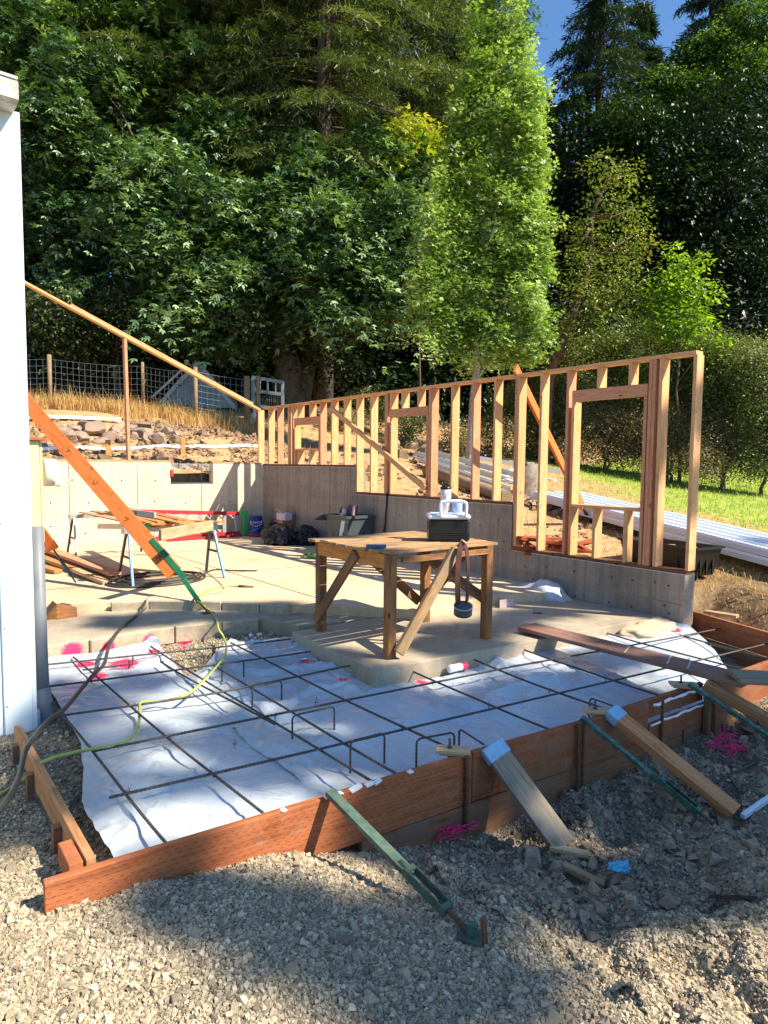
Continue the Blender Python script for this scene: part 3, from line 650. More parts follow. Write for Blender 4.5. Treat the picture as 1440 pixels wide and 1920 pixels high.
b = MB(); b.box((bx-1.99,4.82,3.795),(3.95,.36,.015)); b.build('roof', wallw_m, mb)
grey_m = plain('grey_pvc', (.16,.17,.18), .5, var=.15, bmp=.05)
b = MB(); q = Z(75,1385,-.3)
b.tube([(bx+.09,5.05,1.05),(bx+.09,5.03,.2),(bx+.09,5.0,-.1)],.045,12); b.build('downpipe', grey_m, mb)
b = MB(); b.tube([(bx+.09,5.0,-.08),(bx+.095,4.9,-.33)],[.05,.062],12); b.build('downpipe_foot', grey_m, mb)
# yellowish meter cabinet and meter on the side of the building
cabm = plain('cream_cabinet', (.66,.58,.30), .45, var=.05, bmp=.02)
cbt = empty('meter_cabinet', (bx+.09,5.4,1.2), 'cream yellow electrical cabinet on the side of the metal building', 'electrical cabinet')
z1 = YY(60,826,5.3).z; z0 = YY(60,1020,5.3).z; xr = YY(75,900,5.3).x
b = MB(); b.box(((bx+.03+xr)/2,5.5,(z0+z1)/2),(xr-bx-.03,.4,z1-z0), None, .008); b.build('box', cabm, cbt)
b = MB(); b.box((xr+.012,5.52,(z0+z1)/2),(.02,.42,z1-z0-.01), None, .004); b.build('door', plain('cream_door',(.62,.47,.25),.5,var=.1,bmp=.02), cbt)
b = MB(); b.lathe((xr-.07,5.295,z0+.13),[(.034,0),(.034,.004)],20,'Y'); b.lathe((xr-.07,5.292,z0+.13),[(.024,0),(.024,.004)],20,'Y'); b.build('knockout', cabm, cbt)
b = MB(); b.box(((bx+xr)/2+.03,5.5,z1+.012),(.2,.46,.02)); b.build('rusty_top', redwood_m, cbt)
pc = YY(90,886,5.75); mt = empty('electric_meter', (pc.x,5.75,pc.z), 'white round electric meter right of the cream cabinet', 'meter')
gl_m = plain('meter_glass', (.35,.37,.36), .15, var=.4, s=14, bmp=0)
cream_m = plain('cream_meter', (.72,.70,.58), .4, var=.04, bmp=.02)
xm0 = YY(80,886,5.75).x; xm1 = YY(112,886,5.75).x
b = MB(); b.lathe((xm0,5.75,pc.z),[(.10,0),(.11,.01),(.11,(xm1-xm0)*.65),(.095,(xm1-xm0)*.85),(.06,(xm1-xm0))],28,'X'); b.build('housing', cream_m, mt)
b = MB(); b.box((xm1-.04,5.68,pc.z-.085),(.05,.09,.045), None, .008); b.build('meter_window', gl_m, mt)
b = MB(); b.tube([(bx+.10,5.42,z0),(bx+.10,5.42,-.12)],.033,12); b.tube([(bx+.10,5.42,z0-.05),(bx+.10,5.42,z0-.11)],.04,12)
tag(b.build('conduit', plain('grey_conduit',(.42,.45,.44),.4,var=.08,bmp=.02)), 'grey conduit running down from the cream cabinet to the slab', 'conduit')
# ------------------------------------------------------------------ timber form round the pit
def FY(x): return float(np.interp(x, [.45,2.65,4.12,5.0,7.05], [2.755,2.58,2.41,2.38,2.30]))
ZF = -.12
ff = empty('form_board_wall', (2.6,2.6,-.5), 'long front timber form of two stacked boards, orange at its left end', 'timber form')
def fb(name, x0, x1, zt, h, mat, dy=0, t=.038):
    return board(name, (x0,FY(x0)-.02+dy,zt-h/2), (x1,FY(x1)-.02+dy,zt-h/2), h, t, mat, ff, up=(0,-1,0), bev=.003)
fb('upper_board', .47, 2.62, ZF, .286, form_m)
fb('upper_board', 2.625, 4.15, ZF+.004, .286, formdk_m, -.0)
fb('upper_board', 3.85, 4.93, ZF-.01, .13, formdk_m, .042); fb('lower_board', 4.16, 4.93, ZF-.155, .13, formdk_m, -.0)
fb('lower_board', 1.9, 4.6, ZF-.292, .235, formold_m, .006)
fb('lower_board', 4.62, 7.05, ZF-.292, .235, formold_m, .006); fb('upper_board', 4.97, 7.1, ZF, .286, formdk_m)
foam_m = plain('white_foam', (.82,.82,.80), .8, var=.06, s=30, bmp=.5)
rr = random.Random(4); b = MB()
for (x0,x1,z) in ((4.17,4.93,ZF-.150),(4.2,4.9,ZF-.018)):
    pts = [(x0+(x1-x0)*k/14, FY(x0+(x1-x0)*k/14)-.042+rr.uniform(-.004,.004), z+rr.uniform(-.006,.006)) for k in range(15)]
    b.tube(pts, [rr.uniform(.006,.011) for _ in pts], 6)
b.build('foam_seal', foam_m, ff)
b = MB()
for px, py, s in [(460+35,1487,.012),(570,1462,.012),(583,1455,.012),(604,1461,.01),(690,1468,.022),(703,1462,.02),(660,1478,.018),(674,1482,.03),(650,1500,.012),(779,1452,.014)]:
    p = Z(px, py, ZF+.002); b.box((p.x, FY(p.x)-.03, ZF+.0), (s*2.2,.03,s*.6), Matrix.Rotation(rr.uniform(-.3,.3),3,'Y'), .002)
b.build('foam_spots', foam_m, ff)
lf = empty('side_form', (.67,3.5,-.3), 'narrow orange board form running back along the left of the pit', 'timber form')
board('board', (.655,2.78,ZF-.07), (.655,4.50,ZF-.07), .14, .038, wood('side_form_wood',(.48,.24,.11),(.3,.14,.06)), lf, up=(-1,0,0))
board('cleat', (.60,2.79,ZF-.05), (.60,2.99,ZF-.05), .09, .055, form_m, lf, up=(-1,0,0))
for y in (3.25,3.9,4.35): b = MB(); b.box((.618,y,ZF-.13),(.035,.05,.14), Matrix.Rotation(.05,3,'X'), .002); b.build('stake', formold_m, lf)
rf = empty('side_form', (6.95,3,-.2), 'dark red form boards closing the right side of the pit beyond the rebar', 'timber form')
r0 = Z(1300,1147,-.05); r1 = Z(1440,1186,-.05)
ux = (r0-r1).normalized(); a0 = r0+ux*.05; a1 = r1-ux*1.1
for k, (zt_, h, mt_, off) in enumerate(((-.05,.235,form_m,0),(-.29,.12,formold_m,-.03),(-.40,.12,formold_m,-.10))):
    o_ = Vector((off,0,0)); board('board', a0+o_+Vector((.02,0,zt_+.05-h/2)), a1+o_+Vector((.02,0,zt_+.05-h/2)), h, .038, mt_, rf, up=(-1,0,0))
b = MB(); p = Z(1320,1150,-.05); b.box((p.x,p.y-.05,-.17),(.012,.012,.24)); b.build('joint_strap', rust_m, rf)
board('cap_block', (r0.x+.05,r0.y-.1,-.035),(r0.x+.09,r0.y-.42,-.035), .09, .03, pale_m, rf)
# ------------------------------------------------------------------ plastic sheet (vapour barrier) with paint spots
m, nt, bs, out = newmat('white_plastic_sheet'); sheet_m = m
v = coords(nt, rnd=False)
PINK = [(.0,0,0)]
spots = [(233,1243,.15,-.2),(160,1245,.10,-.2),(290,1222,.07,-.2),(185,1266,.09,-.2),(430,1215,.06,-.15),(437,1230,.03,-.15),(360,1222,.05,-.2),(575,1234,.10,-.2),(555,1240,.08,-.2),(640,1267,.10,-.2),(795,1272,.10,-.2),(1005,1237,.08,-.2),(893,1245,.06,-.2),(1262,1180,.1,-.15),(345,1200,.06,-.2)]
pf = pinkfac(nt, v, [((*Z(px,py,z)[:2],z+.03), rad) for px,py,rad,z in spots], k=.85, ns=22)
n1 = noisen(nt, v, 1.3, 4, .6); base = ramp(nt, n1, [(.35,(.46,.52,.58)),(.65,(.64,.70,.75))])
n2 = noisen(nt, v, 26, 5, .75); dk = ramp(nt, n2, [(.60,(0,0,0)),(.70,(.9,.9,.9))])
c = mixc(nt, dk.outputs[0], base.outputs[0], (.38,.34,.29)); c = mixc(nt, pf, c, (.85,.05,.15))
L(nt, c, bs.inputs['Base Color']); bs.inputs['Roughness'].default_value = .25; bs.inputs['Specular IOR Level'].default_value = .6
tr = nt.nodes.new('ShaderNodeBsdfTranslucent'); L(nt, c, tr.inputs[0]); mx = nt.nodes.new('ShaderNodeMixShader'); mx.inputs[0].default_value = .15
L(nt, bs.outputs[0], mx.inputs[1]); L(nt, tr.outputs[0], mx.inputs[2]); L(nt, mx.outputs[0], out.inputs[0])
wv = nt.nodes.new('ShaderNodeTexNoise'); wv.inputs['Scale'].default_value = 1.7; wv.inputs['Detail'].default_value = 3; wv.inputs['Distortion'].default_value = 1.2; L(nt, v, wv.inputs['Vector'])
sb_ = N(nt,'ShaderNodeMath',operation='SUBTRACT'); L(nt, wv.outputs['Fac'], sb_.inputs[0]); sb_.inputs[1].default_value = .5; ab_ = N(nt,'ShaderNodeMath',operation='ABSOLUTE'); L(nt, sb_.outputs[0], ab_.inputs[0])
cr_ = ramp(nt, ab_.outputs[0], [(0,(1,1,1)),(.05,(.35,.35,.35)),(.2,(0,0,0))]); n7 = noisen(nt, v, 11, 3, .5, .5); s7 = N(nt,'ShaderNodeMath',operation='MULTIPLY_ADD'); L(nt, n7, s7.inputs[0]); s7.inputs[1].default_value = .35; L(nt, cr_.outputs[0], s7.inputs[2])
bump(nt, bs, s7.outputs[0], .45, .014)
def inpoly(x, y, P):
    c = np.zeros(x.shape, bool); n = len(P)
    for i in range(n):
        x0, y0 = P[i]; x1, y1 = P[(i+1)%n]
        c ^= ((y0 > y) != (y1 > y)) & (x < (x1-x0)*(y-y0)/(y1-y0+1e-12)+x0)
    return c
def roughen(P, seed):
    r = random.Random(seed+5); o = []
    for i in range(len(P)):
        a, b_ = P[i], P[(i+1)%len(P)]; n = max(1,int(math.dist(a,b_)/.09))
        for k in range(n):
            t = k/n; j_ = .003 if k else 0; o.append((a[0]+(b_[0]-a[0])*t+r.gauss(0,j_), a[1]+(b_[1]-a[1])*t+r.gauss(0,j_)))
    return o
def sheet(name, pix, z, label, wr=1., seed=0, extra=None):
    P = [tuple(Z(a,b_,z)[:2]) if not isinstance(a,str) else b_ for a, b_ in pix]; P = roughen(P, seed)
    xs = [p[0] for p in P]; ys = [p[1] for p in P]; st = .018
    gx = np.arange(min(xs)-.05, max(xs)+.05, st); gy = np.arange(min(ys)-.05, max(ys)+.05, st)
    def f(X, Y):
        h = TPSH(X, Y)
        w1 = np.abs(fbm(X+.3*fbm(X,Y,1.5,2,seed+3), Y, 2.2, 3, seed+1)); rid = .045*(1-np.clip(w1*6,0,1))
        w2 = np.abs(fbm(X*1.4+.5*Y, Y*.5-.2*X+.2*fbm(X,Y,2,2,seed+8), 4.5, 2, seed+2)); rid2 = .022*(1-np.clip(w2*7,0,1))
        amp = wr*np.clip(.35+fbm(X,Y,.9,2,seed+5)*1.6 + WRK(X,Y), .06, 1.6)
        return h + (rid+rid2)*amp + .012*fbm(X,Y,2,3,seed)
    V, F = grid(gx, gy, f, 's'); c = V[F].mean(1)
    k = inpoly(c[:,0], c[:,1], P); F = F[k]
    
    # pull the stair-stepped rim onto the outline
    e_ = np.sort(np.concatenate([F[:,[0,1]],F[:,[1,2]],F[:,[2,3]],F[:,[3,0]]]),1); ue, cn = np.unique(e_, axis=0, return_counts=True); rim = np.unique(ue[cn == 1])
    A_ = np.array(P); B_ = np.roll(A_,-1,0); q = V[rim,:2]; d_ = B_-A_; t_ = np.clip(((q[:,None]-A_[None])*d_[None]).sum(-1)/np.maximum((d_**2).sum(-1),1e-9)[None],0,1); c_ = A_[None]+t_[:,:,None]*d_[None]
    w_ = ((c_-q[:,None])**2).sum(-1).argmin(1); V[rim,:2] = c_[np.arange(len(rim)),w_]
    used = np.unique(F); mp = -np.ones(len(V), int); mp[used] = np.arange(len(used)); V = V[used]; F = mp[F]
    o = link(name, mesh_np(name, V, F, True), sheet_m); return tag(o, label, 'plastic sheet')
TPSH = TPS([(.9,2.75,-.25),(1.5,2.72,-.26),(2.1,2.68,-.31),(2.8,2.6,-.38),(4,2.5,-.40),(5,2.5,-.40),(6.6,2.5,-.38),(.9,3.4,-.235),(1.5,3.4,-.235),(.85,4.3,-.235),(1.4,4.6,-.235),(1.2,5.6,-.22),(2,5.9,-.20),
  (2.2,3.2,-.30),(2.1,4.2,-.29),(1.9,5,-.25),(2.7,3.2,-.29),(2.9,4.2,-.25),(2.9,5.2,-.22),(2.5,5.8,-.20),(3.6,3.3,-.30),(4.5,3.4,-.26),(5.2,3.0,-.30),(6,3.2,-.22),(6.5,3.3,-.16),(6.7,2.8,-.25),(3,3.9,-.24),(4.5,3.75,-.235),(6,3.6,-.19)], .001)
def WRK(X, Y):   # crumpled over the step beside the slab
    return 1.0*np.exp(-(((X-2.75)/.45)**2+((Y-4.9)/.8)**2)) + .6*np.exp(-(((X-2.2)/.25)**2)) + .35*np.exp(-(((X-4.9)/.9)**2+((Y-3.0)/.5)**2))
fx_ = lambda x: (x, FY(x)+.0)
sheet('plastic_sheet', [(72,1250),(105,1240),(180,1233),(290,1212),(320,1240),(345,1265),(375,1290),(430,1335),(500,1400),(590,1450),('w',fx_(2.25)),('w',fx_(.80)),(180,1560),(153,1505),(157,1440),(152,1395),(120,1340),(82,1280)], -.235,
      'flat white plastic sheet covering the left part of the pit', .55, 1)
sheet('plastic_sheet', [(345,1268),(378,1255),(400,1232),(432,1206),(470,1212),(545,1206),(570,1218),(600,1242),(640,1258),(700,1268),(760,1280),(830,1268),(960,1235),(1100,1205),(1160,1198),(1190,1182),(1235,1180),(1290,1190),(1330,1212),(1370,1240),(1430,1244),(1400,1262),('w',(6.9,2.45)),('w',fx_(6.9)),('w',fx_(4.3)),('w',fx_(1.9)),(575,1462),(470,1392)], -.235,
      'crumpled white plastic sheet over the middle and right of the pit, with folds', 1., 7)
scrap = sheet('plastic_scrap', [(676,1156),(712,1160),(706,1168),(680,1166)], -.12, 'small pinkish plastic scrap wedged behind the workbench slab', .3, 4)
b = MB(); bmesh.ops.create_icosphere(b.bm, subdivisions=4, radius=.5); 
for vv in b.bm.verts:
    q = vv.co.copy(); vv.co *= 1+.25*noise.noise(q*3)+.1*noise.noise(q*8); vv.co.z = max(vv.co.z,-.05)*.75; vv.co.x *= .5; vv.co.y *= 1.0
for f in b.bm.faces: f.smooth = True
p = Z(1030,1122,-.1); o = b.build('plastic_bundle', plain('cloudy_plastic',(.50,.52,.54),.35,var=.2,s=4,bmp=.6), None, Matrix.Translation((6.45,5.12,-.12)) @ Matrix.Diagonal((.8,.75,.6,1))); tag(o, 'bunched cloudy plastic lying between the floor slab end and the right wall', 'plastic bundle')
# ------------------------------------------------------------------ rebar
rebar_m = plain('rebar_steel', (.085,.075,.07), .7, metal=.35, var=.4, s=40, bmp=.3)
rebrt_m = plain('rebar_worn', (.16,.14,.125), .6, metal=.4, var=.4, s=40, bmp=.3)
def rebar(pts, label, r=.0075, group='rebar grid laid over the pit', name='rebar', mat=None, sag=True):
    P = [Vector(p) for p in pts]; out = []
    for i in range(len(P)-1):
        n = max(2, int((P[i+1]-P[i]).length/.0115))
        for k in range(n): out.append(P[i].lerp(P[i+1], k/n))
    out.append(P[-1])
    if sag:
        for k, q in enumerate(out): t = k/(len(out)-1); q.z -= .012*math.sin(math.pi*t); q.x += .006*math.sin(t*7+P[0].x*5); q.y += .006*math.cos(t*6+P[0].y*3)
    rad = [r*(1.14 if k%2 else .92) for k in range(len(out))]
    return tag(MB().tube(out, rad, 6).build(name, mat or rebar_m), label, 'rebar', group)
Zl, Zu = -.165, -.150
NS = [((78,1290),(312,1577),'lengthwise rebar nearest the left board form'),((137,1232),(493,1525),'lengthwise rebar starting at the pink paint mark on the kerb, second from the left'),
 ((283,1212),(694,1461),'lengthwise rebar through the stirrups, starting at the taller pink mark on the walk face'),((300,1240),(515,1357),'short doubled rebar ending among the stirrups'),((400,1246),(740,1447),'lengthwise rebar along the right legs of the stirrups'),
 ((432,1205),(812,1387),'lengthwise rebar starting beside the hose end left of the workbench slab'),((765,1254),(1028,1366),'lengthwise rebar starting left of the paint can'),((876,1232),(1102,1319),'lengthwise rebar starting just right of the paint can'),
 ((973,1214),(1234,1303),'lengthwise rebar starting under the left end of the long plank'),((1138,1187),(1403,1257),'lengthwise rebar starting at the sandy patch behind the long plank'),((1200,1169),(1440,1233),'doubled dark rebar in front of the right wall end'),((1284,1162),(1440,1197),'last rebar, running from the foot of the right wall end')]
for a_, b_, lab in NS:
    p, q = Z(*a_,Zl), Z(*b_,Zl)
    if b_[0] == 1440: q = q + (q-p)*.25
    elif lab.startswith('short'): pass
    else: q.y = FY(q.x)+.01
    rebar([p,q], lab)
p, q = Z(1205,1166,Zl), Z(1440,1228,Zl); rebar([p+Vector((0,.06,-.03)), q+(q-p)*.2+Vector((0,.06,-.03))], 'lower rebar tied under the doubled bar by the right wall end')
EW = [((206,1494),(1226,1256),(1440,1206),'crosswise rebar nearest the camera with its free left end over the plastic'),((179,1408),(960,1247),(1350,1179),'second crosswise rebar from the camera, reaching the dark red side form'),
 ((119,1341),(400,1297),(657,1248),'third crosswise rebar from the camera, ending at the workbench slab corner'),((78,1288),(412,1243),(583,1221),'fourth crosswise rebar from the camera, ending before the workbench slab'),((70,1248),(300,1222),(546,1198),'farthest crosswise rebar along the front of the walk')]
for a_, m_, b_, lab in EW:
    p, q, s = Z(*a_,Zu), Z(*m_,Zu), Z(*b_,Zu); rebar([p,s] if abs(((q-p).cross(s-p)).z) < .02 else [p,q,s], lab)
rebar([Z(155,1256,-.175), Z(249,1245,-.175), Z(249,1233,-.175)], 'short hooked rebar over the bright pink paint patch', sag=False)
def stir(pp, z, leg, lab, rightleg=True, r=.0062):
    a_, b_ = Z(*pp[0],z), Z(*pp[1],z); d = (b_-a_).normalized(); up = Vector((0,0,1))
    pts = [a_-up*leg]
    pts += [a_-up*.03] + [a_ + d*.03*(1-math.cos(t))  - up*.03*(1-math.sin(t)) for t in (.4,.8,1.2,1.57)]
    pts += [b_ - d*.03*(1-math.cos(t)) - up*.03*(1-math.sin(t)) for t in (1.57,1.2,.8,.4)] + [b_-up*.03]
    pts += [b_-up*leg] if rightleg else []
    if not rightleg: pts = pts[:7]+[b_]
    rebar(pts, lab, r, 'bent stirrups standing in the pit', 'stirrup', sag=False)
stir([(416,1246),(457,1238)], -.115, .17, 'farthest bent stirrup, below the looped yellow-green hose')
stir([(473,1288),(528,1276)], -.115, .18, 'second farthest bent stirrup, between the hose and the tall plastic fold')
stir([(548,1342),(627,1324)], -.11, .18, 'bent stirrup in the middle of the row')
stir([(657,1390),(721,1374)], -.10, .19, 'tall bent stirrup nearest the front form')
stir([(781,1386),(852,1373)], -.10, .17, 'bent stirrup just left of the first anchor bolt block')
stir([(861,1366),(907,1396)], -.095, .14, 'slanting bent bar behind the first anchor bolt block', False)
stir([(1106,1308),(1156,1326)], -.085, .14, 'slanting bent bar at the second anchor bolt block', False)
b = MB(); rr = random.Random(9)
for px, py in [(254,1322),(320,1384),(175,1404),(400,1449),(238,1482),(515,1340),(657,1312),(755,1363),(811,1278),(917,1323),(1030,1296),(1135,1272),(593,1316),(440,1394),(1292,1235),(1350,1179),(548,1204)]:
    p = Z(px, py, Zu+.012)
    for k in range(3):
        q = p+Vector((rr.uniform(-.02,.02),rr.uniform(-.02,.02),rr.uniform(.01,.04))); b.tube([p-Vector((0,0,.03)),p+Vector((rr.uniform(-.01,.01),rr.uniform(-.01,.01),0)),q],.0012,4)
    b.tube([p+Vector((.012*math.cos(a),.012*math.sin(a),-.008+.002*a)) for a in np.linspace(0,6.3,9)],.0016,4)
tag(b.build('tie_wire', rebar_m), 'thin black tie wires knotted at the rebar crossings', 'tie wire', kind='stuff')
# ------------------------------------------------------------------ anchor bolt blocks on the form
def anchor(px, py, label, L_=.17):
    p = Z(px, py, ZF+.03); y = FY(p.x)
    e = empty('anchor_bolt_block', (p.x,y,ZF), label, 'anchor bolt', 'anchor bolts held over the form edge')
    board('block', (p.x-.075,y+.09,ZF+.022), (p.x+.06,y-.045,ZF+.022), .085, .018, pale_m, e)
    board('block', (p.x-.06,y+.075,ZF+.004), (p.x+.06,y-.05,ZF+.004), .06, .016, pale_m, e)
    q = Vector((p.x-.02,y+.035,0)); b = MB(); b.tube([q+Vector((0,0,ZF-.16)), q+Vector((0,0,ZF+.085))], .0075, 8); b.build('bolt', rebar_m, e)
    for zz in (ZF+.031, ZF-.02): b = MB(); b.lathe((q.x,q.y,zz),[(.014,0),(.014,.01)],6); b.build('nut', rebar_m, e)
anchor(842,1398,'anchor bolt block on the front form between the rusty stake and the stirrup')
anchor(1118,1328,'anchor bolt block at the top end of the middle green steel brace')
anchor(1292,1283,'anchor bolt block half hidden under the long plank')
# ------------------------------------------------------------------ kickers and braces outside the form
tape_m = plain('pale_blue_wrap', (.24,.43,.62), .45, var=.15, s=10, bmp=.3)
def kicker(p0, p1, w, t, mat, label, wrap=True, up=(0,-.4,1)):
    e = empty('wood_kicker', p1, label, 'brace'); board('board', p0, p1, w, t, mat, e, up=up, bev=.003)
    if wrap:
        d = (Vector(p1)-Vector(p0)).normalized(); board('blue_wrap', Vector(p0)-d*.012, Vector(p0)+d*.075, w+.010, t+.010, tape_m, e, up=up, bev=.004)
def onI(px, py, z=-.5, lift=0):
    p = Z(px, py, z)
    for _ in range(4): p = Z(px, py, I1(p.x,p.y)+lift)
    return p
k1 = onI(1058,1597); k0 = Z(940,1408,ZF+.01); k0.y = FY(k0.x)-.04
kicker(k0, k1+Vector((0,0,.025)), .150, .036, gray_m, 'grey weathered board kicker with pale blue wrap, leaning on the front form', up=(-.25,-.75,.9))
k1 = onI(1378,1533); k0 = Z(1199,1353,ZF+.02); k0.y = FY(k0.x)-.04
kicker(k0, k1+Vector((0,0,.03)), .10, .06, wood('kicker_wood',(.56,.27,.12),(.34,.15,.06)), 'long tan timber kicker with pale blue wrap, right of the middle green brace', up=(-.25,-.6,1))
k0 = Z(1392,1302,ZF+.01); k0.y = FY(k0.x)-.05; kicker(k0, k0+Vector((.28,-1.0,-.42)), .088, .07, wood('kicker_wood_two',(.50,.26,.12),(.3,.14,.06)), 'tan timber kicker cut by the right edge of the picture', False)
green_m = plain('green_painted_steel', (.035,.095,.06), .5, metal=.2, var=.35, s=14, bmp=.2, dirt=(.20,.22,.19))
teal_m = plain('worn_green_steel', (.07,.13,.10), .55, metal=.2, var=.35, s=20, bmp=.2, dirt=(.16,.10,.06))
def chan(b, p0, p1, w, h, up):
    p0 = Vector(p0); p1 = Vector(p1); R3 = frame(p0,p1,up); L_ = (p1-p0).length; c = (p0+p1)/2
    b.box(c, (L_,w,.005), R3); 
    for s in (-1,1): b.box(c + R3 @ Vector((0,s*(w/2-.0025),-h/2)), (L_,.005,h), R3)
def steel_brace(p0, p1, p2, p3, label, w=.045, foot=True, mat=None):
    """long channel p0-p1, turnbuckle body p1-p2, threaded rod p2-p3"""
    p0,p1,p2,p3 = map(Vector,(p0,p1,p2,p3)); e = empty('steel_brace', p3, label, 'steel brace', 'green steel form braces')
    up = (0,-.3,1); mat = mat or teal_m
    b = MB(); chan(b, p0, p1, w, .022, up); b.build('channel', mat, e)
    b = MB(); d = (p2-p1).normalized(); b.tube([p1-d*.05, p1+d*.03], .013, 10); b.build('collar', mat, e)
    b = MB(); R3 = frame(p1,p2,up); L_ = (p2-p1).length; c = (p1+p2)/2
    for s in (-1,1): b.box(c+R3@Vector((0,s*w*.5,0)), (L_,.006,.04), R3)
    b.box(p1+d*.012,(.024,w,.04),R3); b.box(p2-d*.012,(.024,w,.04),R3); b.build('turnbuckle', mat, e)
    b = MB(); n = int((p3-p2).length/.004); pts = [p2.lerp(p3,k/n)-d*.05*(1-k/n) for k in range(n+1)]; b.tube(pts, [.0115 if k%2 else .0095 for k in range(n+1)], 8); b.build('screw', rust_m, e)
    if foot:
        b = MB(); b.box(p3+Vector((0,0,-.004)),(.09,.10,.008),Matrix.Rotation(.5,3,'Z')); b.box(p3+Vector((0,0,.02)),(.03,.04,.05),Matrix.Rotation(.5,3,'Z')); b.build('foot_plate', mat, e)
q3 = onI(885,1752,-.45,.02); q0 = Z(616,1480,ZF+.04); q0.y = FY(q0.x)-.05
# the brace lies in one straight line: find fractions from the picture
steel_brace(q0, q0.lerp(q3,.60), q0.lerp(q3,.86), q3, 'green steel turnbuckle brace in the centre foreground, nearest the camera', .05)
q3 = onI(1338,1545,-.5,.02); q0 = Z(1100,1346,ZF+.05); q0.y = FY(q0.x)-.05
steel_brace(q0, q0.lerp(q3,.62), q0.lerp(q3,.90), q3, 'dark green steel turnbuckle brace between the two long wooden kickers', .04, False, green_m)
q0 = Z(1306,1284,ZF+.06); q0.y = FY(q0.x)-.05; q3 = q0+Vector((.10,-1.05,-.44))
steel_brace(q0, q0.lerp(q3,.66), q0.lerp(q3,.92), q3, 'dark green steel brace rising under the end of the long plank', .045, False, green_m)
# stakes
def stake(px, pyt, pyb, label, r=.011, n=8, mat=None, zt=None, z=-.55, dy=-.055, lean=0, group='rusty steel stakes along the front form'):
    x = Z(px, pyt, ZF).x; 
    top = YY(px, pyt, FY(x)+dy); bot = Vector((top.x+lean, top.y, z))
    tag(MB().tube([bot.lerp(top,k/10) for k in range(11)], [r*(1.06 if k%2 else .96) for k in range(11)], n).build('steel_stake', mat or rust_m), label, 'stake', group)
stake(876,1415,1560,'thick rusty pipe stake against the joint of the front form', .013)
stake(886,1490,1560,'short rusty stake close beside the thick pipe stake', .008)
stake(909,1467,1560,'thin rusty stake right of the pink string', .009)
stake(1086,1352,1480,'twisted rusty stake behind the middle green brace', .011); stake(1095,1356,1480,'second rusty stake touching the twisted one', .009, dy=-.06)
stake(1243,1312,1380,'rusty stake in front of the white foam lines', .011); stake(1392,1340,1420,'rusty stake beyond the corner post', .010)
stake(828,1519,1560,'stubby stake end behind the pink string', .010)
p = onI(908,1775,-.42); b = MB(); b.box((0,0,.05),(.022,.012,.15),Matrix.Rotation(-.12,3,'Y'),.001); tag(b.build('steel_stake', rust_m, None, Matrix.Translation(p)), 'single flat rusty stake standing in the gravel beside the nearest steel brace', 'stake')
p = onI(1243+0,1545-2,-.5); 
cpx = Z(1360,1290,ZF).x
e = empty('corner_post', (cpx,FY(cpx)-.08,-.55), 'dark brown upright posts at the form joint under the plank end', 'post')
board('post', (cpx-.045,FY(cpx)-.065,-.6), (cpx-.045,FY(cpx)-.065,ZF-.01), .05, .04, formold_m, e, up=(0,-1,0)); board('post', (cpx+.045,FY(cpx)-.075,-.6), (cpx+.045,FY(cpx)-.075,ZF-.015), .09, .06, formdk_m, e, up=(0,-1,0))
# ------------------------------------------------------------------ planks
def quadplank(name, a_, b_, c_, d_, t, mat, label):
    """a,b left end; d,c right end (near edge a-d, far edge b-c)"""
    p0 = (a_+b_)/2; p1 = (c_+d_)/2; w = ((a_-b_).length+(c_-d_).length)/2
    return tag(board(name, p0-Vector((0,0,t/2)), p1-Vector((0,0,t/2)), w*.92, t, mat, bev=.004), label, 'plank')
zt1 = ZF+.055
A_ = Z(965,1180,-.052); B_ = Z(1008,1170,-.052); C_ = Z(1425,1268,zt1); D_ = Z(1385,1290,zt1)
pl = empty('plank', (A_+B_)/2, 'long dirty brown plank bridging the pit from slab to front form', 'plank')
p0 = (A_+B_)/2; p1 = (C_+D_)/2; board('board', p0, p1, .27, .038, plank_m, pl, bev=.005)
b = MB(); R3 = frame(p0,p1)
for t in (.52,.70,.78): b.box(p0.lerp(p1,t)+R3@Vector((0,0,.0205)),(.014,.25,.002),R3@Matrix.Rotation(.35,3,'Z'))
b.build('chalk_line', plain('chalk_lines',(.45,.42,.38),.9,bmp=0), pl)
a2 = Z(1392,1270,zt1+.045); tag(board('plank', a2+Vector((-.03,.05,0)), a2+Vector((.62,-.62,.0)), .25, .038, gray_m, bev=.004), 'greyish plank overlapping the right end of the long plank', 'plank')
p = Z(1385,1108,.05); tag(board('plank', (p.x,p.y,.14), (p.x-.25,p.y-1.3,.02), .2, .03, plank_m), 'brown board lying on the bank at the right edge', 'plank')
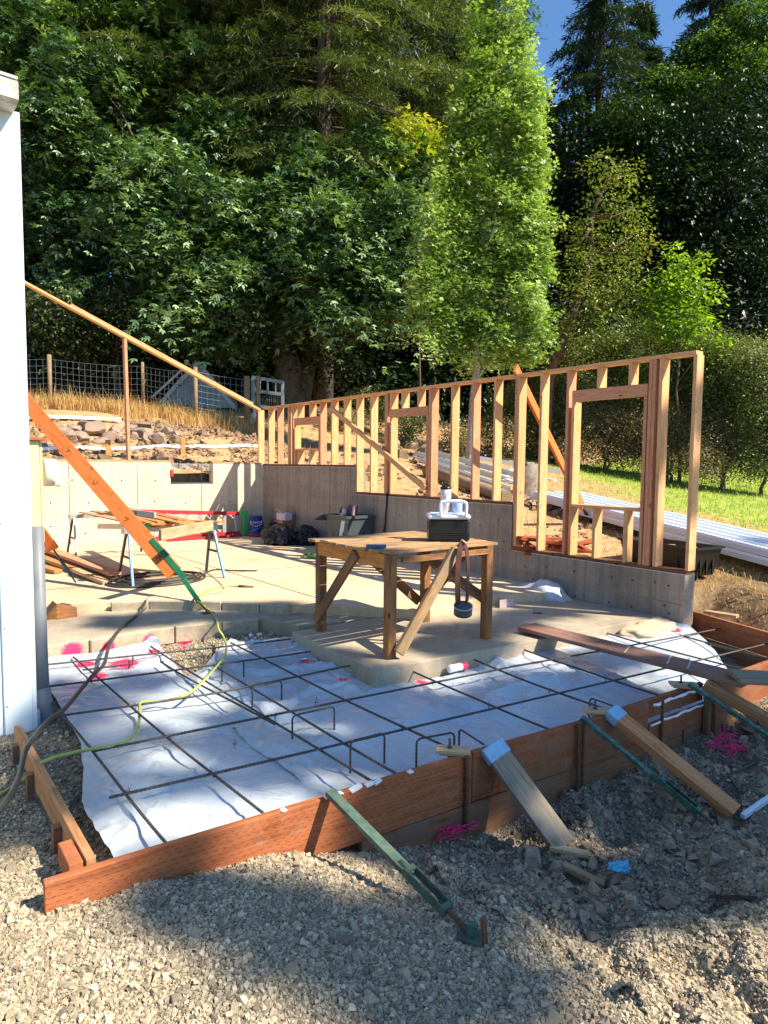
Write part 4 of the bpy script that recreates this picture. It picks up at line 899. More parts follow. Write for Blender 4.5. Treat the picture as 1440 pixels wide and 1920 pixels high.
# ------------------------------------------------------------------ pink string, glove, offcuts, strap, white pipe, can
pink_m = plain('pink_string', (1.0,.04,.20), .6, var=.1, bmp=0)
def tangle(px, py, z, sx_, sy_, label, seed, hang=None):
    r = random.Random(seed); c = onI(px,py,z,.05); b = MB()
    for k in range(20):
        a = r.uniform(0,6.28); q = c+Vector((r.gauss(0,sx_*.5), r.gauss(0,sy_*.5), r.uniform(0,.07))); pts = []
        curv = r.uniform(-90,90); st_ = r.uniform(.008,.014)
        for i in range(r.randint(14,34)):
            pts.append(q.copy()); curv += r.uniform(-40,40); curv *= .95; a += curv*st_; q = q+Vector((math.cos(a)*st_*1.5, math.sin(a)*st_*1.2, r.uniform(-.003,.0035))); dv = q-c
            if abs(dv.x) > sx_ or abs(dv.y) > sy_: a = math.atan2(-dv.y,-dv.x)+r.uniform(-.5,.5)
            q.z = max(q.z, I1(q.x,q.y)+.016)
        b.tube(pts, .0026, 4)
    if hang:
        for h in hang: b.tube([Vector(h[0]), (Vector(h[0])+Vector(h[1]))/2+Vector((.01,0,-.01)), Vector(h[1])], .0010, 4)
    tag(b.build('string_tangle', pink_m), label, 'string')
tangle(858,1556,-.57,.17,.07,'tangle of bright pink string at the foot of the front form near the pipe stake',1)
c2 = Z(1370,1290,ZF+.02); c2.y = FY(c2.x)-.12
tangle(1368,1405,-.5,.15,.10,'tangle of bright pink string at the right below the plank end',2,[(c2, (onI(1365,1400)+Vector((0,0,.03)))),(c2+Vector((.03,0,0)), onI(1385,1400)+Vector((0,0,.03)))])
b = MB(); bmesh.ops.create_icosphere(b.bm, subdivisions=4, radius=.5)
for vv in b.bm.verts:
    q = vv.co.copy(); k = 1+.65*noise.noise(q*3.1)+.45*noise.noise(q*7); vv.co *= k; vv.co.z *= .45; vv.co.x *= 1.3
p = onI(1163,1635); b.build('glove', plain('blue_nitrile',(.10,.42,.62),.4,var=.2,s=30,bmp=.3), None, Matrix.Translation(p+Vector((0,0,.028))) @ Matrix.Rotation(-.3,4,'Z') @ Matrix.Diagonal((.085,.065,.085,1))); tag(bpy.data.objects['glove'], 'crumpled torn light blue glove on the dirt', 'glove')
def off(pa, pb, w, t, mat, label, cat='offcut', z=-.5, lift=.035, name='wood_offcut', group=None):
    a_, b_ = onI(*pa,z,lift), onI(*pb,z,lift); return tag(board(name, a_, b_, w, t, mat, bev=.003), label, cat, group)
off((1030,1588),(1105,1603),.05,.022,pale_m,'pale broken stick at the foot of the grey kicker'); off((1055,1622),(1132,1660),.045,.03,wood('stick_wood',(.42,.27,.15),(.25,.15,.08)),'tan wood stub left of the crumpled blue glove')
off((1330,1680),(1418,1684),.035,.006,blk_m,'flat black strap lying on the gravel at the right','strap',name='rubber_strap')
off((1392,1531),(1480,1470),.03,.03,white_m,'white pipe piece with foam at the right edge of the dirt','pipe',name='white_pipe')
for pa, pb, lab in [((1290,1492),(1425,1425),'loose rebar offcut below the right pink string'),((1355,1440),(1382,1480),'short loose rebar piece crossing the other offcut'),((1270,1460),(1340,1435),'short rebar offcut near the long kicker')]:
    a_, b_ = onI(*pa,-.5,.012), onI(*pb,-.5,.012); rebar([a_,b_], lab, .007, 'loose rebar offcuts on the dirt', sag=False)
ctop = Z(836,1253,-.185); cend = Z(884,1243,-.185); cend.y -= .03; ctop.y -= .03; d = (cend-ctop).normalized()
can = empty('paint_can', ctop, 'white spray paint can with pink cap ring lying at the slab edge', 'spray can'); R4 = Matrix.Translation(ctop) @ frame(ctop,cend).to_4x4()
b = MB(); b.lathe((0,0,0),[(.02,0),(.031,.004),(.033,.012),(.033,.135),(.030,.14)],24,'X'); b.build('body', plain('can_label',(.72,.74,.76),.35,var=.05,bmp=0), can, R4)
b = MB(); b.lathe((0,0,0),[(.0335,.135),(.034,.14),(.034,.19),(.03,.195)],24,'X'); b.build('cap', plain('can_pink',(.8,.05,.12),.4,bmp=0), can, R4)
b = MB(); b.box((.085,0,.0334),(.03,.03,.002)); b.box((.06,-.012,.031),(.008,.03,.004)); b.build('label_patch', plain('can_dark',(.18,.03,.05),.5,bmp=0), can, R4 @ Matrix.Rotation(-.7,4,'X'))
# ------------------------------------------------------------------ hoses and cords
def smooth(pts, n=10):
    P = [Vector(p) for p in pts]; P = [P[0]*2-P[1]]+P+[P[-1]*2-P[-2]]; o = []
    for i in range(1,len(P)-2):
        for k in range(n):
            t = k/n; a,b_,c_,d_ = P[i-1],P[i],P[i+1],P[i+2]
            o.append(.5*((2*b_)+(c_-a)*t+(2*a-5*b_+4*c_-d_)*t*t+(3*b_-a-3*c_+d_)*t**3))
    o.append(P[-2]); return o
yel_m = plain('yellow_green_hose', (.36,.42,.10), .45, var=.12, s=5, bmp=.05); hose_m = plain('dark_grey_hose', (.05,.045,.038), .5, var=.3, s=6, bmp=.1); tan_m = plain('tan_cord', (.40,.34,.22), .6, bmp=.05)
pts = [onI(-40,1515,-.3,.02),onI(0,1490,-.3,.02),onI(40,1465,-.28,.02),Z(85,1427,ZF+.012),Z(130,1413,-.15),Z(180,1403,-.13),Z(210,1398,-.14),Z(240,1388,-.2),Z(258,1365,-.21),Z(262,1335,-.18),Z(265,1317,-.13),Z(300,1315,-.19),Z(345,1305,-.14),Z(370,1288,-.16),Z(395,1262,-.16),Z(420,1232,-.14),Z(424,1212,-.12),Z(418,1192,-.12),Z(410,1180,-.08),Z(405,1160,-.085),Z(390,1142,-.085),Z(372,1128,.012),Z(366,1120,.012),Z(400,1104,.01),Z(430,1099,.01),Z(452,1099,.01)]
tag(MB().tube(smooth(pts), .0095, 8).build('air_hose', yel_m), 'thin yellow-green air hose snaking from the lower left over the rebar to the floor slab', 'hose')
cpl = [Z(448,1099,.014),Z(475,1100,.014)]; b = MB(); b.tube([cpl[0],cpl[0].lerp(cpl[1],.5),cpl[0].lerp(cpl[1],.52),cpl[1]],[.016,.016,.01,.01],8); tag(b.build('hose_coupling', rust_m), 'metal air coupling at the far end of the thin yellow-green hose', 'coupling')
pts = [D(-60,1440,2.9),D(0,1410,3.0),D(50,1375,3.3),Z(90,1352,-.05),Z(120,1330,-.1),Z(150,1295,-.13),Z(175,1265,-.13),Z(195,1245,-.12),Z(205,1210,-.09),Z(225,1180,-.085),Z(255,1155,-.08)]
pts[2] = Vector((.62,3.9,-.02)); pts[1] = Vector((.2,3.2,-.12)); pts[0] = Vector((-1.6,2.7,-.28))
e = empty('thick_hose', pts[0], 'thick dark grey hose coming from behind the building corner up onto the walk', 'hose')
b = MB(); b.tube(smooth(pts), .015, 10); b.build('hose', hose_m, e)
b = MB(); b.tube(smooth([Z(255,1155,-.08),Z(262,1148,-.075),Z(273,1138,-.03),Z(277,1122,.02)]), .016, 8); b.build('hose_end', tan_m, e)
# coil of dark cord on the slab
b = MB(); c = Z(295,1088,0)
for k in range(6):
    rx, ry = .62-.05*k, .5-.06*k
    b.tube([(c.x+rx*math.cos(a)+.02*math.sin(3*a+k), c.y+ry*math.sin(a), .014+.016*(k%3)) for a in np.linspace(0,6.2,40)], .013, 6)
b.tube(smooth([(c.x+.6,c.y,.02),(c.x+.9,c.y+.3,.015),(c.x+1.1,c.y+.1,.012),(c.x+1.35,c.y-.1,.012)]), .01, 6)
tag(b.build('cord_coil', hose_m), 'loose coil of dark cord on the slab between the sawhorses', 'cord')
b = MB(); b.tube(smooth([Z(373,1118,.01),Z(420,1102,.01),Z(370,1064,.01),Z(340,1078,.01),Z(300,1085,.05)]), .005, 5); tag(b.build('thin_cord', tan_m), 'thin pale cord trailing across the slab behind the big orange brace', 'cord')
# ------------------------------------------------------------------ workbench
Zb = -.096; HB = .77
lp = {'fl':(3.36,5.30),'nl':(3.33,4.20),'nr':(4.44,4.17),'fr':(4.42,5.00)}
wb = empty('workbench', (3.9,4.75,Zb), 'rough stained timber workbench with diagonal braces on the patio slab', 'workbench')
for k, (x, y) in lp.items(): board('leg', (x,y,Zb), (x,y,HB-.0), .085, .075, bench_m, wb, up=(0,-1,0), bev=.004)
x0, x1, y0, y1 = 3.30, 4.54, 4.13, 5.36
for i in range(8):
    xa = 0; w_ = (y1-y0)/8; yy = y0+w_*(i+.5)
    board('top_slat', (x0-.04+rr.uniform(-.02,.03), yy, HB+.012+rr.uniform(-.003,.004)), (x1+.04+rr.uniform(-.04,.02), yy+rr.uniform(-.008,.008), HB+.012+rr.uniform(-.003,.004)), w_-.020, .024, benchlt_m, wb, bev=.003)
og = wood('orange_apron', (.66,.27,.07), (.40,.14,.035))
board('apron', (3.315,y0+.07,HB-.065), (3.315,y1-.1,HB-.065), .12, .03, og, wb, up=(1,0,0)); board('apron', (4.52,y0+.07,HB-.065), (4.52,y1-.02,HB-.065), .12, .03, og, wb, up=(1,0,0))
board('apron', (3.4,5.335,HB-.065), (4.5,5.335,HB-.065), .12, .03, bench_m, wb, up=(0,1,0)); board('apron', (3.40,4.14,HB-.05), (4.42,4.14,HB-.05), .05, .03, bench_m, wb, up=(0,1,0))
board('brace', (3.285,5.28,.02), (3.285,4.62,HB-.04), .09, .035, bench_m, wb, up=(-1,0,0)); board('brace', (4.50,5.05,.12), (4.51,4.45,HB-.04), .09, .035, bench_m, wb, up=(-1,0,0))
board('brace', (3.36,4.115,-.04), (3.97,4.10,HB-.0), .10, .036, wood('long_bench_brace',(.42,.26,.12),(.24,.13,.05),weather=(.24,.17,.11)), wb, up=(0,-1,0)); board('brace', (4.40,5.07,.10), (3.75,5.30,HB-.06), .09, .036, bench_m, wb, up=(0,1,0))
board('brace', (4.47,4.2,.25), (4.0,4.62,HB-.08), .09, .035, bench_m, wb, up=(1,1,0))
ST = HB+.024
cx_, cy_ = 4.25, 4.50; cl = empty('cooler', (cx_,cy_,ST), 'small black drink cooler with white lid standing on the workbench', 'cooler')
yaw = Matrix.Rotation(math.radians(-38),4,'Z'); MC = Matrix.Translation((cx_,cy_,ST)) @ yaw @ Matrix.Diagonal((1.12,1.12,1.10,1))
pl1 = D(800,1022,1); wcool = .36
blkp = plain('black_cooler_plastic', (.012,.012,.013), .35, var=.1, bmp=.02); whp = plain('white_cooler_plastic', (.72,.78,.86), .35, var=.03, bmp=.02)
b = MB(); b.box((0,0,.095),(.335,.235,.19),None,.018)
for k in range(4): b.box((0,0,.03+.016*k),(.341,.241,.006),None,.002)
b.build('body', blkp, cl, MC)
b = MB(); b.box((0,0,.210),(.352,.252,.04),None,.014); b.box((0,0,.232),(.30,.20,.012),None,.005); b.build('lid', whp, cl, MC)
b = MB(); b.tube(smooth([(.03-.10,-.135,.205),(.03-.105,-.135,.30),(.03-.09,-.135,.335),(.03,-.135,.342),(.03+.09,-.135,.335),(.03+.105,-.135,.30),(.03+.10,-.135,.205)],6), .013, 8); b.build('handle', whp, cl, MC)
tu = empty('tumbler', (cx_,cy_,ST+.26), 'tall pinkish patterned tumbler with black lid and straw standing on the cooler', 'tumbler'); MT = MC @ Matrix.Translation((-.02,.03,.240))
m, nt, bs, out = newmat('speckled_tumbler'); v = coords(nt, rnd=False); r_ = ramp(nt, noisen(nt, v, 45, 4, .7), [(.45,(.62,.50,.46)),(.52,(.75,.68,.62)),(.6,(.35,.25,.25))]); L(nt, r_.outputs[0], bs.inputs['Base Color']); bs.inputs['Roughness'].default_value = .35
b = MB(); b.lathe((0,0,0),[(.032,0),(.035,.01),(.042,.10),(.045,.11),(.046,.19),(.042,.195)],28); b.build('cup', m, tu, MT)
b = MB(); b.lathe((0,0,0),[(.044,.193),(.047,.197),(.045,.215),(.02,.222)],24); b.tube([(-.025,0,.2),(-.032,0,.262)],.005,8); b.box((.0,0,.222),(.05,.02,.012)); b.build('lid', blkp, tu, MT)
bc = MC @ Matrix.Translation((.075,.02,.240)); b = MB(); b.lathe((0,0,0),[(.04,0),(.045,.01),(.045,.105),(.04,.11)],24); tag(b.build('blue_cup', plain('periwinkle_cup',(.30,.38,.68),.4,var=.05,bmp=.02), None, bc), 'short periwinkle blue cup beside the tumbler on the cooler lid', 'cup')
# clamp on the bench edge, strap with reel
p = Z(692,1023,HB+.04); b = MB(); b.box((p.x,p.y-.1,HB+.045),(.17,.035,.03),Matrix.Rotation(-.6,3,'Z'),.004); b.box((p.x+.03,p.y-.13,HB+.04),(.05,.06,.025),Matrix.Rotation(-.6,3,'Z'),.004)
tag(b.build('clamp', plain('blue_clamp',(.03,.10,.20),.4,var=.3,s=20)), 'dark blue clamp lying on the edge of the workbench top', 'clamp')
hp = Vector((3.99,4.04,HB-.0)); bl_m = plain('brown_webbing', (.075,.030,.022), .8, var=.25, s=14, bmp=.3)
hl = empty('hanging_reel', (hp.x,hp.y,.35), 'round grey tape reel hanging from the workbench on a brown strap loop', 'reel')
b = MB()
for s, l in ((-1,.0),(1,.0)):
    pts = smooth([(hp.x+.01,hp.y,HB+.07),(hp.x+s*.045,hp.y-.01,HB-.02),(hp.x+s*.062,hp.y-.012,HB-.2),(hp.x+s*.055,hp.y-.012,HB-.42),(hp.x+s*.045,hp.y-.01,.31)],6)
    for i in range(len(pts)-1): b.bar(pts[i], pts[i+1]+(pts[i+1]-pts[i])*.15, .05, .006, up=(.3*s,-1,0))
b.build('strap', bl_m, hl)
R5 = Matrix.Translation((hp.x+.01,hp.y-.01,.25)) @ Matrix.Rotation(.33,4,CX)
b = MB(); b.lathe((0,0,-.03),[(.070,-.01),(.080,-.005),(.080,.075),(.072,.08),(.05,.081)],30); b.build('reel', plain('dark_grey_reel',(.07,.09,.105),.3,var=.3,s=10), hl, R5)
b = MB(); b.lathe((0,0,.035),[(.080,0),(.083,.002),(.083,.010),(.080,.012)],30); b.build('rim', plain('steel_rim',(.4,.42,.44),.3,metal=.7), hl, R5)
b = MB(); b.tube([(hp.x-.01,hp.y+.05,HB+.03),(hp.x,hp.y,HB+.085),(hp.x+.02,hp.y-.02,HB+.06)],.012,6); b.build('hook', pale_m, hl)

b = MB(); bmesh.ops.create_icosphere(b.bm, subdivisions=4, radius=.5)
for vv in b.bm.verts: vv.co *= 1+.25*noise.noise(vv.co*4)+.08*noise.noise(vv.co*14)
for f in b.bm.faces: f.smooth = True
tag(b.build('sand_heap', plain('pale_sand',(.56,.42,.26),.95,var=.15,s=20,bmp=.5), None, Matrix.Translation((6.28,3.62,-.2)) @ Matrix.Rotation(-.12,4,'Z') @ Matrix.Diagonal((.8,.42,.26,1))), 'small heap of pale sand against the outer corner of the patio slab', 'sand heap')
b = MB(); rr_ = random.Random(14); c_ = Z(610,1041,.012)
for k in range(7):
    b.tube([(c_.x+.45*math.cos(a+k)*(.5+.08*k)*rr_.uniform(.92,1.05), c_.y+.30*math.sin(a+k)*(.5+.07*k), .012+.006*(k%3)) for a in np.linspace(0,5.6,26)], .008, 5)
tag(b.build('extension_cord', plain('green_cord_skin',(.14,.30,.06),.5,bmp=0)), 'tangled green cord lying in the striped shade near the rubbish bag', 'cord')
# ------------------------------------------------------------------ things on the floor slab
sh_blue = plain('light_blue_leg', (.14,.38,.62), .45, var=.15, s=10); sh_dark = plain('navy_leg', (.025,.035,.06), .45, var=.2); sh_grey = plain('galvanised', (.42,.43,.43), .4, metal=.5, var=.15)
def sawhorse(xa, xb, y, H, label, lm=None):
    e = empty('sawhorse', ((xa+xb)/2,y,0), label, 'sawhorse', 'folding metal sawhorses on the slab')
    b = MB(); b.box(((xa+xb)/2,y,H-.03),(xb-xa+.1,.05,.06),None,.004); b.build('top_rail', sh_grey, e)
    for x, s in ((xa,-1),(xb,1)):
        b = MB(); b.box((x+s*.02,y,H-.035),(.09,.12,.07),None,.008); b.build('bracket', sh_grey if s < 0 else sh_blue, e)
        for t, mt_ in ((-1,(lm or sh_blue) if s < 0 else sh_blue),(1,sh_dark)):
            board('leg', (x,y+t*.05,H-.06), (x+s*.04,y+t*.30,.005), .045, .025, mt_, e, up=(1,0,0))
        board('spreader', (x+s*.02,y-.17,H*.48), (x+s*.02,y+.17,H*.48), .03, .01, rust_m, e, up=(1,0,0))
HS = .69
sawhorse(2.47,3.56,8.32,HS,'nearer blue-legged sawhorse carrying the stack of orange boards'); sawhorse(2.43,3.50,10.9,HS,'farther sawhorse by the broom with dark and galvanised legs', sh_grey)
fir_m = wood('orange_fir', (.55,.28,.10), (.36,.15,.05), var=.15, hue=.2); rr = random.Random(12)
for k in range(13):
    x = 2.62+.075*(k%7)+rr.uniform(-.02,.02); z = HS+.012+.021*(k//5)+(.001*k); y0 = 7.85+rr.uniform(-.25,.5); y1 = 10.6+rr.uniform(-.5,.7); dx = rr.uniform(-.25,.35)
    names = ['lowest','narrow','warped','reddish','knotty','short','long','pale','dark','thin','split','clean','topmost']
    tag(board('loose_board', (x+.1,y0,z+.018*(k%3)), (x+dx+.1,y1,z+.018*((k+1)%3)), rr.choice((.09,.12,.14)), .018, rr.choice((fir_m,redstud_m,fir_m)), bev=.002), 'orange-brown board in the jumbled stack on the sawhorses', 'board', 'boards stacked on the sawhorses')
tag(board('wide_board', (3.62,8.15,HS+.03), (3.05,9.2,HS+.02), .16, .02, fir_m), 'wider board poking out of the stack towards the sawhorse bracket', 'board')
p = YY(1,1,1); a_ = Z(445-62,985,HS+.06); tag(board('loose_board', Z(300,1003,HS+.05), Z(398,985,HS+.07), .035, .12, pale_m, up=(0,0,1)), 'pale short board standing on edge beside the near sawhorse bracket', 'board')
lv = empty('spirit_level', Z(250,960,HS+.2), 'grey box-beam spirit level resting on the stack of boards', 'level')
pa = Vector((3.05,9.6,HS+.20)); pa = Z(220,958,HS+.17); pb = Z(291,966,HS+.17); b = MB(); b.bar(pa,pb,.03,.075,(0,0,1),.004); b.build('body', plain('grey_level',(.28,.32,.35),.4,var=.1), lv)
b = MB(); b.bar(pa.lerp(pb,.5),pa.lerp(pb,.56),.034,.05); b.build('vial', blkp, lv)
b = MB(); b.bar(pa.lerp(pb,.02)-Vector((0,0,.08)),pa.lerp(pb,.4)-Vector((0,0,.06)),.05,.03); b.bm.free()
gp = plain('green_plastic', (.05,.50,.12), .4, var=.1)
p = Z(275,986,HS+.03); b = MB(); b.box((0,0,0),(.16,.06,.05),Matrix.Rotation(-.5,3,'Z'),.012); b.box((.05,.03,-.02),(.08,.05,.04),Matrix.Rotation(.3,3,'Z'),.01); tag(b.build('green_clamp', gp, None, Matrix.Translation(p)), 'bright green clamp at the end of the stacked boards', 'clamp')
# boards lying on the slab at the left
for (a_, b_, w_, t_, z_, mt_, lab) in [((78,1042),(202,1086),.22,.045,.03,fir_m,'widest orange board of the pile on the slab below the cream cabinet'),((104,1035),(216,1076),.16,.045,.10,redstud_m,'reddish board lying highest on the pile by the cream cabinet'),
        ((70,1060),(110,1072),.12,.045,.03,fir_m,'board end nearest the conduit in the left pile'),((150,1072),(200,1093),.10,.045,.02,pale_m,'pale board edge at the front of the left pile')]:
    p0, p1 = Z(*a_,z_+.05), Z(*b_,z_+.0); tag(board('loose_board', p0-(p1-p0)*.2, p1, w_, t_, mt_), lab, 'board', 'boards piled on the slab at the left')
# broom
q = Z(175,1017,.02); bq = YY(178,1018,11.9); bq = Z(178,1019,.01) ; bq = D(178,1014,13.6); bq = Vector((bq.x,bq.y,.01))
s_ = 13.6/1240
br_ = empty('broom', bq, 'push broom with red-edged bristles leaning on the pale back wall', 'broom')
ax = Vector((CX.x,CX.y,0)).normalized()
b = MB(); b.prism([bq-ax*.22+Vector((0,0,0)), bq+ax*.02+Vector((0,0,0)), bq+ax*.02+Vector((0,0,.19)), bq-ax*.14+Vector((0,0,.19))],(CF.x*.06,CF.y*.06,0)); b.build('bristles', plain('grey_bristle',(.10,.10,.10),.9,var=.5,s=60,bmp=.6), br_)
b = MB(); b.prism([bq+ax*.022, bq+ax*.25, bq+ax*.12+Vector((0,0,.19)), bq+ax*.022+Vector((0,0,.19))],(CF.x*.06,CF.y*.06,0)); b.build('bristles', plain('red_bristle',(.6,.04,.05),.9,var=.3,s=60,bmp=.6), br_)
b = MB(); b.prism([bq-ax*.12+Vector((0,0,.185)), bq+ax*.11+Vector((0,0,.185)), bq+ax*.04+Vector((0,0,.25)), bq-ax*.04+Vector((0,0,.25))],(CF.x*.07,CF.y*.07,0)); b.build('head', blkp, br_)
top = D(167,915,14.3); b = MB(); b.tube([bq+Vector((.02,.03,.22)), top], .013, 8); b.build('handle', blkp, br_)
tp = YY(163,885,BY-.02); b = MB(); b.tube([D(135,1013,13.2), tp],.016,8); tag(b.build('pipe', rust_m), 'rusty thin pipe leaning on the back wall beside the broom', 'pipe')
# ladder lying on its side against the back wall
ld = empty('ladder', (5,12.5,0), 'red fibreglass stepladder with green feet lying on its side along the back wall', 'ladder')
lr = plain('red_fibreglass', (.42,.03,.04), .4, var=.12); la = plain('aluminium', (.62,.63,.63), .35, metal=.6, var=.1)
def LP(x, z, y=12.55): return Vector((x,y,z))
u0, u1 = YY(300,958,12.55), YY(450,970,12.55); l0, l1 = YY(285,1006,12.55), YY(450,1000,12.55)
u0.z = .56; u1.z = .46; l0.z = .05; l1.z = .06
board('upper_rail', u0-Vector((.9,0,-.05)), u1, .075, .025, lr, ld, up=(0,-1,0)); board('lower_rail', l0-Vector((.05,0,0)), l1, .075, .025, lr, ld, up=(0,-1,0))
board('rear_rail', l0+Vector((.2,-.22,-.02)), l1+Vector((-.05,-.2,-.03)), .045, .025, lr, ld, up=(0,-1,0))
for k in range(7):
    t = .02+k*.155; a_, b_ = u0.lerp(u1,t)-Vector((0,0,.0)), l0.lerp(l1,t); board('step', a_+Vector((.0,.01,0)), b_+Vector((.03,.01,0)), .075, .03, la, ld, up=(0,-1,0))
    board('brace', a_+Vector((-.16,-.02,-.02)), a_.lerp(b_,.35)+Vector((.0,-.02,0)), .025, .012, la, ld, up=(0,-1,0))
b = MB(); a_, b_ = u1+Vector((.06,0,.02)), l1+Vector((.10,0,-.01)); b.bar(a_+Vector((.02,-.05,0)),b_+Vector((.02,-.05,0)),.10,.05,(0,-1,0),.006); b.box(a_+Vector((0,-.05,0)),(.17,.06,.09),None,.01); b.box(b_+Vector((0,-.05,0)),(.17,.06,.09),None,.01); b.build('end_cap', gp, ld)
# bucket, upside-down lettering
bk = empty('bucket', (6.22,12.3,0), 'blue plastic bucket with a red lid beneath it standing in the shaded corner', 'bucket')
blu = plain('navy_bucket', (.012,.03,.16), .4, var=.08, bmp=.02)
b = MB(); b.lathe((6.22,12.3,.05),[(.158,0),(.155,.02),(.135,.37),(.13,.375)],32); b.build('body', blu, bk)
b = MB(); b.lathe((6.22,12.3,.0),[(.165,0),(.17,.01),(.17,.06),(.158,.065)],32); b.build('lid', plain('red_lid',(.38,.02,.03),.45), bk)
b = MB(); b.tube([(6.22+.165*math.cos(a),12.3+.165*math.sin(a),.10+.09*math.sin((a-3.6)*1.2)) for a in np.linspace(3.6,6.2,12)],.003,5); b.build('handle', la, bk)
lt = plain('white_print', (.75,.75,.78), .5, var=.02, bmp=0)
def text(name, body, size, M, mat, parent=None, ext=.001):
    cu = bpy.data.curves.new(name,'FONT'); cu.body = body; cu.size = size; cu.extrude = ext; cu.align_x = 'CENTER'; cu.align_y = 'CENTER'
    ob = bpy.data.objects.new(name, cu); COL.objects.link(ob); dg = bpy.context.evaluated_depsgraph_get(); me = bpy.data.meshes.new_from_object(ob.evaluated_get(dg)); bpy.data.objects.remove(ob)
    return link(name, me, mat, M, parent)
ang = math.atan2(-12.3,-6.22)   # towards the camera
dirc = Vector((math.cos(ang),math.sin(ang),0)); 
Mt = Matrix.Translation(Vector((6.22,12.3,.30))+dirc*.148+Vector((0,0,0))) @ Matrix.Rotation(ang+math.pi/2,4,'Z') @ Matrix.Rotation(math.pi/2,4,'X') @ Matrix.Rotation(math.pi,4,'Z')
text('lettering', "LOWE'S", .058, Mt, lt, bk, .003)
b = MB(); fr = [(-.11,-.035),(-.11,.04),(0,.085),(.11,.04),(.11,-.035)]
for i in range(5):
    if i == 4: continue
    a_, b_ = fr[i], fr[i+1]; b.bar((a_[0],a_[1],.002),(b_[0],b_[1],.002),.008,.004)
b.build('emblem', lt, bk, Mt)
# tool case, blocks, card box, bin bag
dk = plain('dark_case', (.05,.05,.045), .6, var=.3, s=14, bmp=.2)
def bag_(loc, size, label, seed):
    b = MB(); bmesh.ops.create_icosphere(b.bm, subdivisions=5, radius=.5)
    for vv in b.bm.verts:
        q = vv.co.copy(); s = Vector((seed,0,0)); k = 1+.22*noise.noise(q*2.5+s)+.14*(1-abs(noise.noise(q*5+s))*3)+.05*noise.noise(q*14+s); vv.co *= k; vv.co.z = max(vv.co.z,-.33)
    for f in b.bm.faces: f.smooth = True
    tag(b.build('rubbish_bag', plain('black_bag',(.010,.011,.015),.4,var=.3,bmp=.25,s=12), None, Matrix.Translation(loc) @ Matrix.Diagonal((*size,1))), label, 'rubbish bag')
bag_(Vector((6.0,10.9,.13)), (.56,.75,.44), 'crumpled black rubbish bag lying by the right concrete wall', 3.)
bag_(Vector((6.33,10.55,.13)), (.42,.5,.42), 'second lump of black rubbish bag pressed against the wall', 8.)
e = empty('tool_case', (6.25,11.75,0), 'small dark tool case standing left of the block pile', 'tool case'); b = MB(); b.box((6.28,11.72,.11),(.26,.15,.22),None,.015); b.build('lower_half', dk, e); b = MB(); b.box((6.28,11.72,.285),(.25,.14,.11),None,.02); b.build('upper_half', dk, e)
b = MB(); b.tube([(6.2,11.64,.3),(6.2,11.62,.38),(6.36,11.62,.38),(6.36,11.64,.3)],.01,6); b.build('handle', dk, e)
for k, (z, w_, dx) in enumerate(((.02,.36,0),(.10,.30,.02),(.18,.36,-.02),(.25,.42,.02),(.32,.34,.0))):
    tag(board('wood_block', (6.42+dx,11.62-w_*.55,z+.03), (6.42+dx,11.62+w_*.45,z+.03), .14, .06, fir_m if k%2 else redstud_m), ['lowest','second','third','fourth','topmost'][k]+' timber block of the pile under the white carton', 'wood block', 'timber blocks piled by the wall')
cb_ = empty('carton', (6.42,11.55,.38), 'small white carton with an open flap on top of the timber blocks', 'carton'); ca = plain('white_card',(.62,.56,.58),.7,var=.08)
b = MB(); b.box((6.43,11.5,.455),(.17,.3,.14),Matrix.Rotation(.1,3,'Z'),.003); b.build('box', ca, cb_); b = MB(); b.box((6.40,11.6,.55),(.2,.14,.006),Matrix.Rotation(.5,3,'Y')); b.build('flap', ca, cb_)
# grey storage tote with things in it
te = empty('storage_tote', (6.36,9.05,0), 'big grey plastic tote full of odds and ends against the concrete wall', 'storage tote'); tm = plain('grey_green_tote', (.06,.075,.08), .45, var=.08, bmp=.03)
def tote(cx, cy, w0, w1, d0, d1, h, mat, par, z0=0, wall=.012):
    b = MB(); bm = b.bm
    def ring(wx, dy, z): return [bm.verts.new((cx+sx*wx/2, cy+sy*dy/2, z)) for sx, sy in ((-1,-1),(1,-1),(1,1),(-1,1))]
    R_ = [ring(w0,d0,z0), ring(w1,d1,z0+h*.93), ring(w1+.05,d1+.05,z0+h*.93), ring(w1+.05,d1+.05,z0+h), ring(w1-.02,d1-.02,z0+h), ring(w0-.03,d0-.03,z0+.03)]
    bm.faces.new(R_[0][::-1])
    for i in range(5):
        for k in range(4): bm.faces.new((R_[i][k],R_[i][(k+1)%4],R_[i+1][(k+1)%4],R_[i+1][k]))
    bm.faces.new(R_[5]); 
    for k in range(3): 
        for s in (-1,1): b.box((cx+(k-1)*w0*.3, cy+s*(d0/2+d1/2)/2*1.005, z0+h*.45),(.02,.02,h*.8))
        for s in (-1,1): b.box((cx+s*(w0/2+w1/2)/2*1.005, cy+(k-1)*d0*.3, z0+h*.45),(.02,.02,h*.8))
    return b.build('body', mat, par, None)
tote(6.30,9.05,.42,.52,.52,.62,.66,tm,te)
b = MB(); b.bar((6.12,9.40,.64),(6.06,9.58,.54),.34,.01,(0,.3,1)); b.build('lid_flap', tm, te)
b = MB(); b.prism([(6.03,8.80,.58),(6.03,8.90,.58),(6.08,9.08,.20),(6.08,8.96,.20)],(.012,0,0)); b.build('pale_parallelogram', plain('pale_patch',(.55,.66,.70),.6,var=.05,bmp=0), te, )  # pale slanted parallelogram on the side of the tote
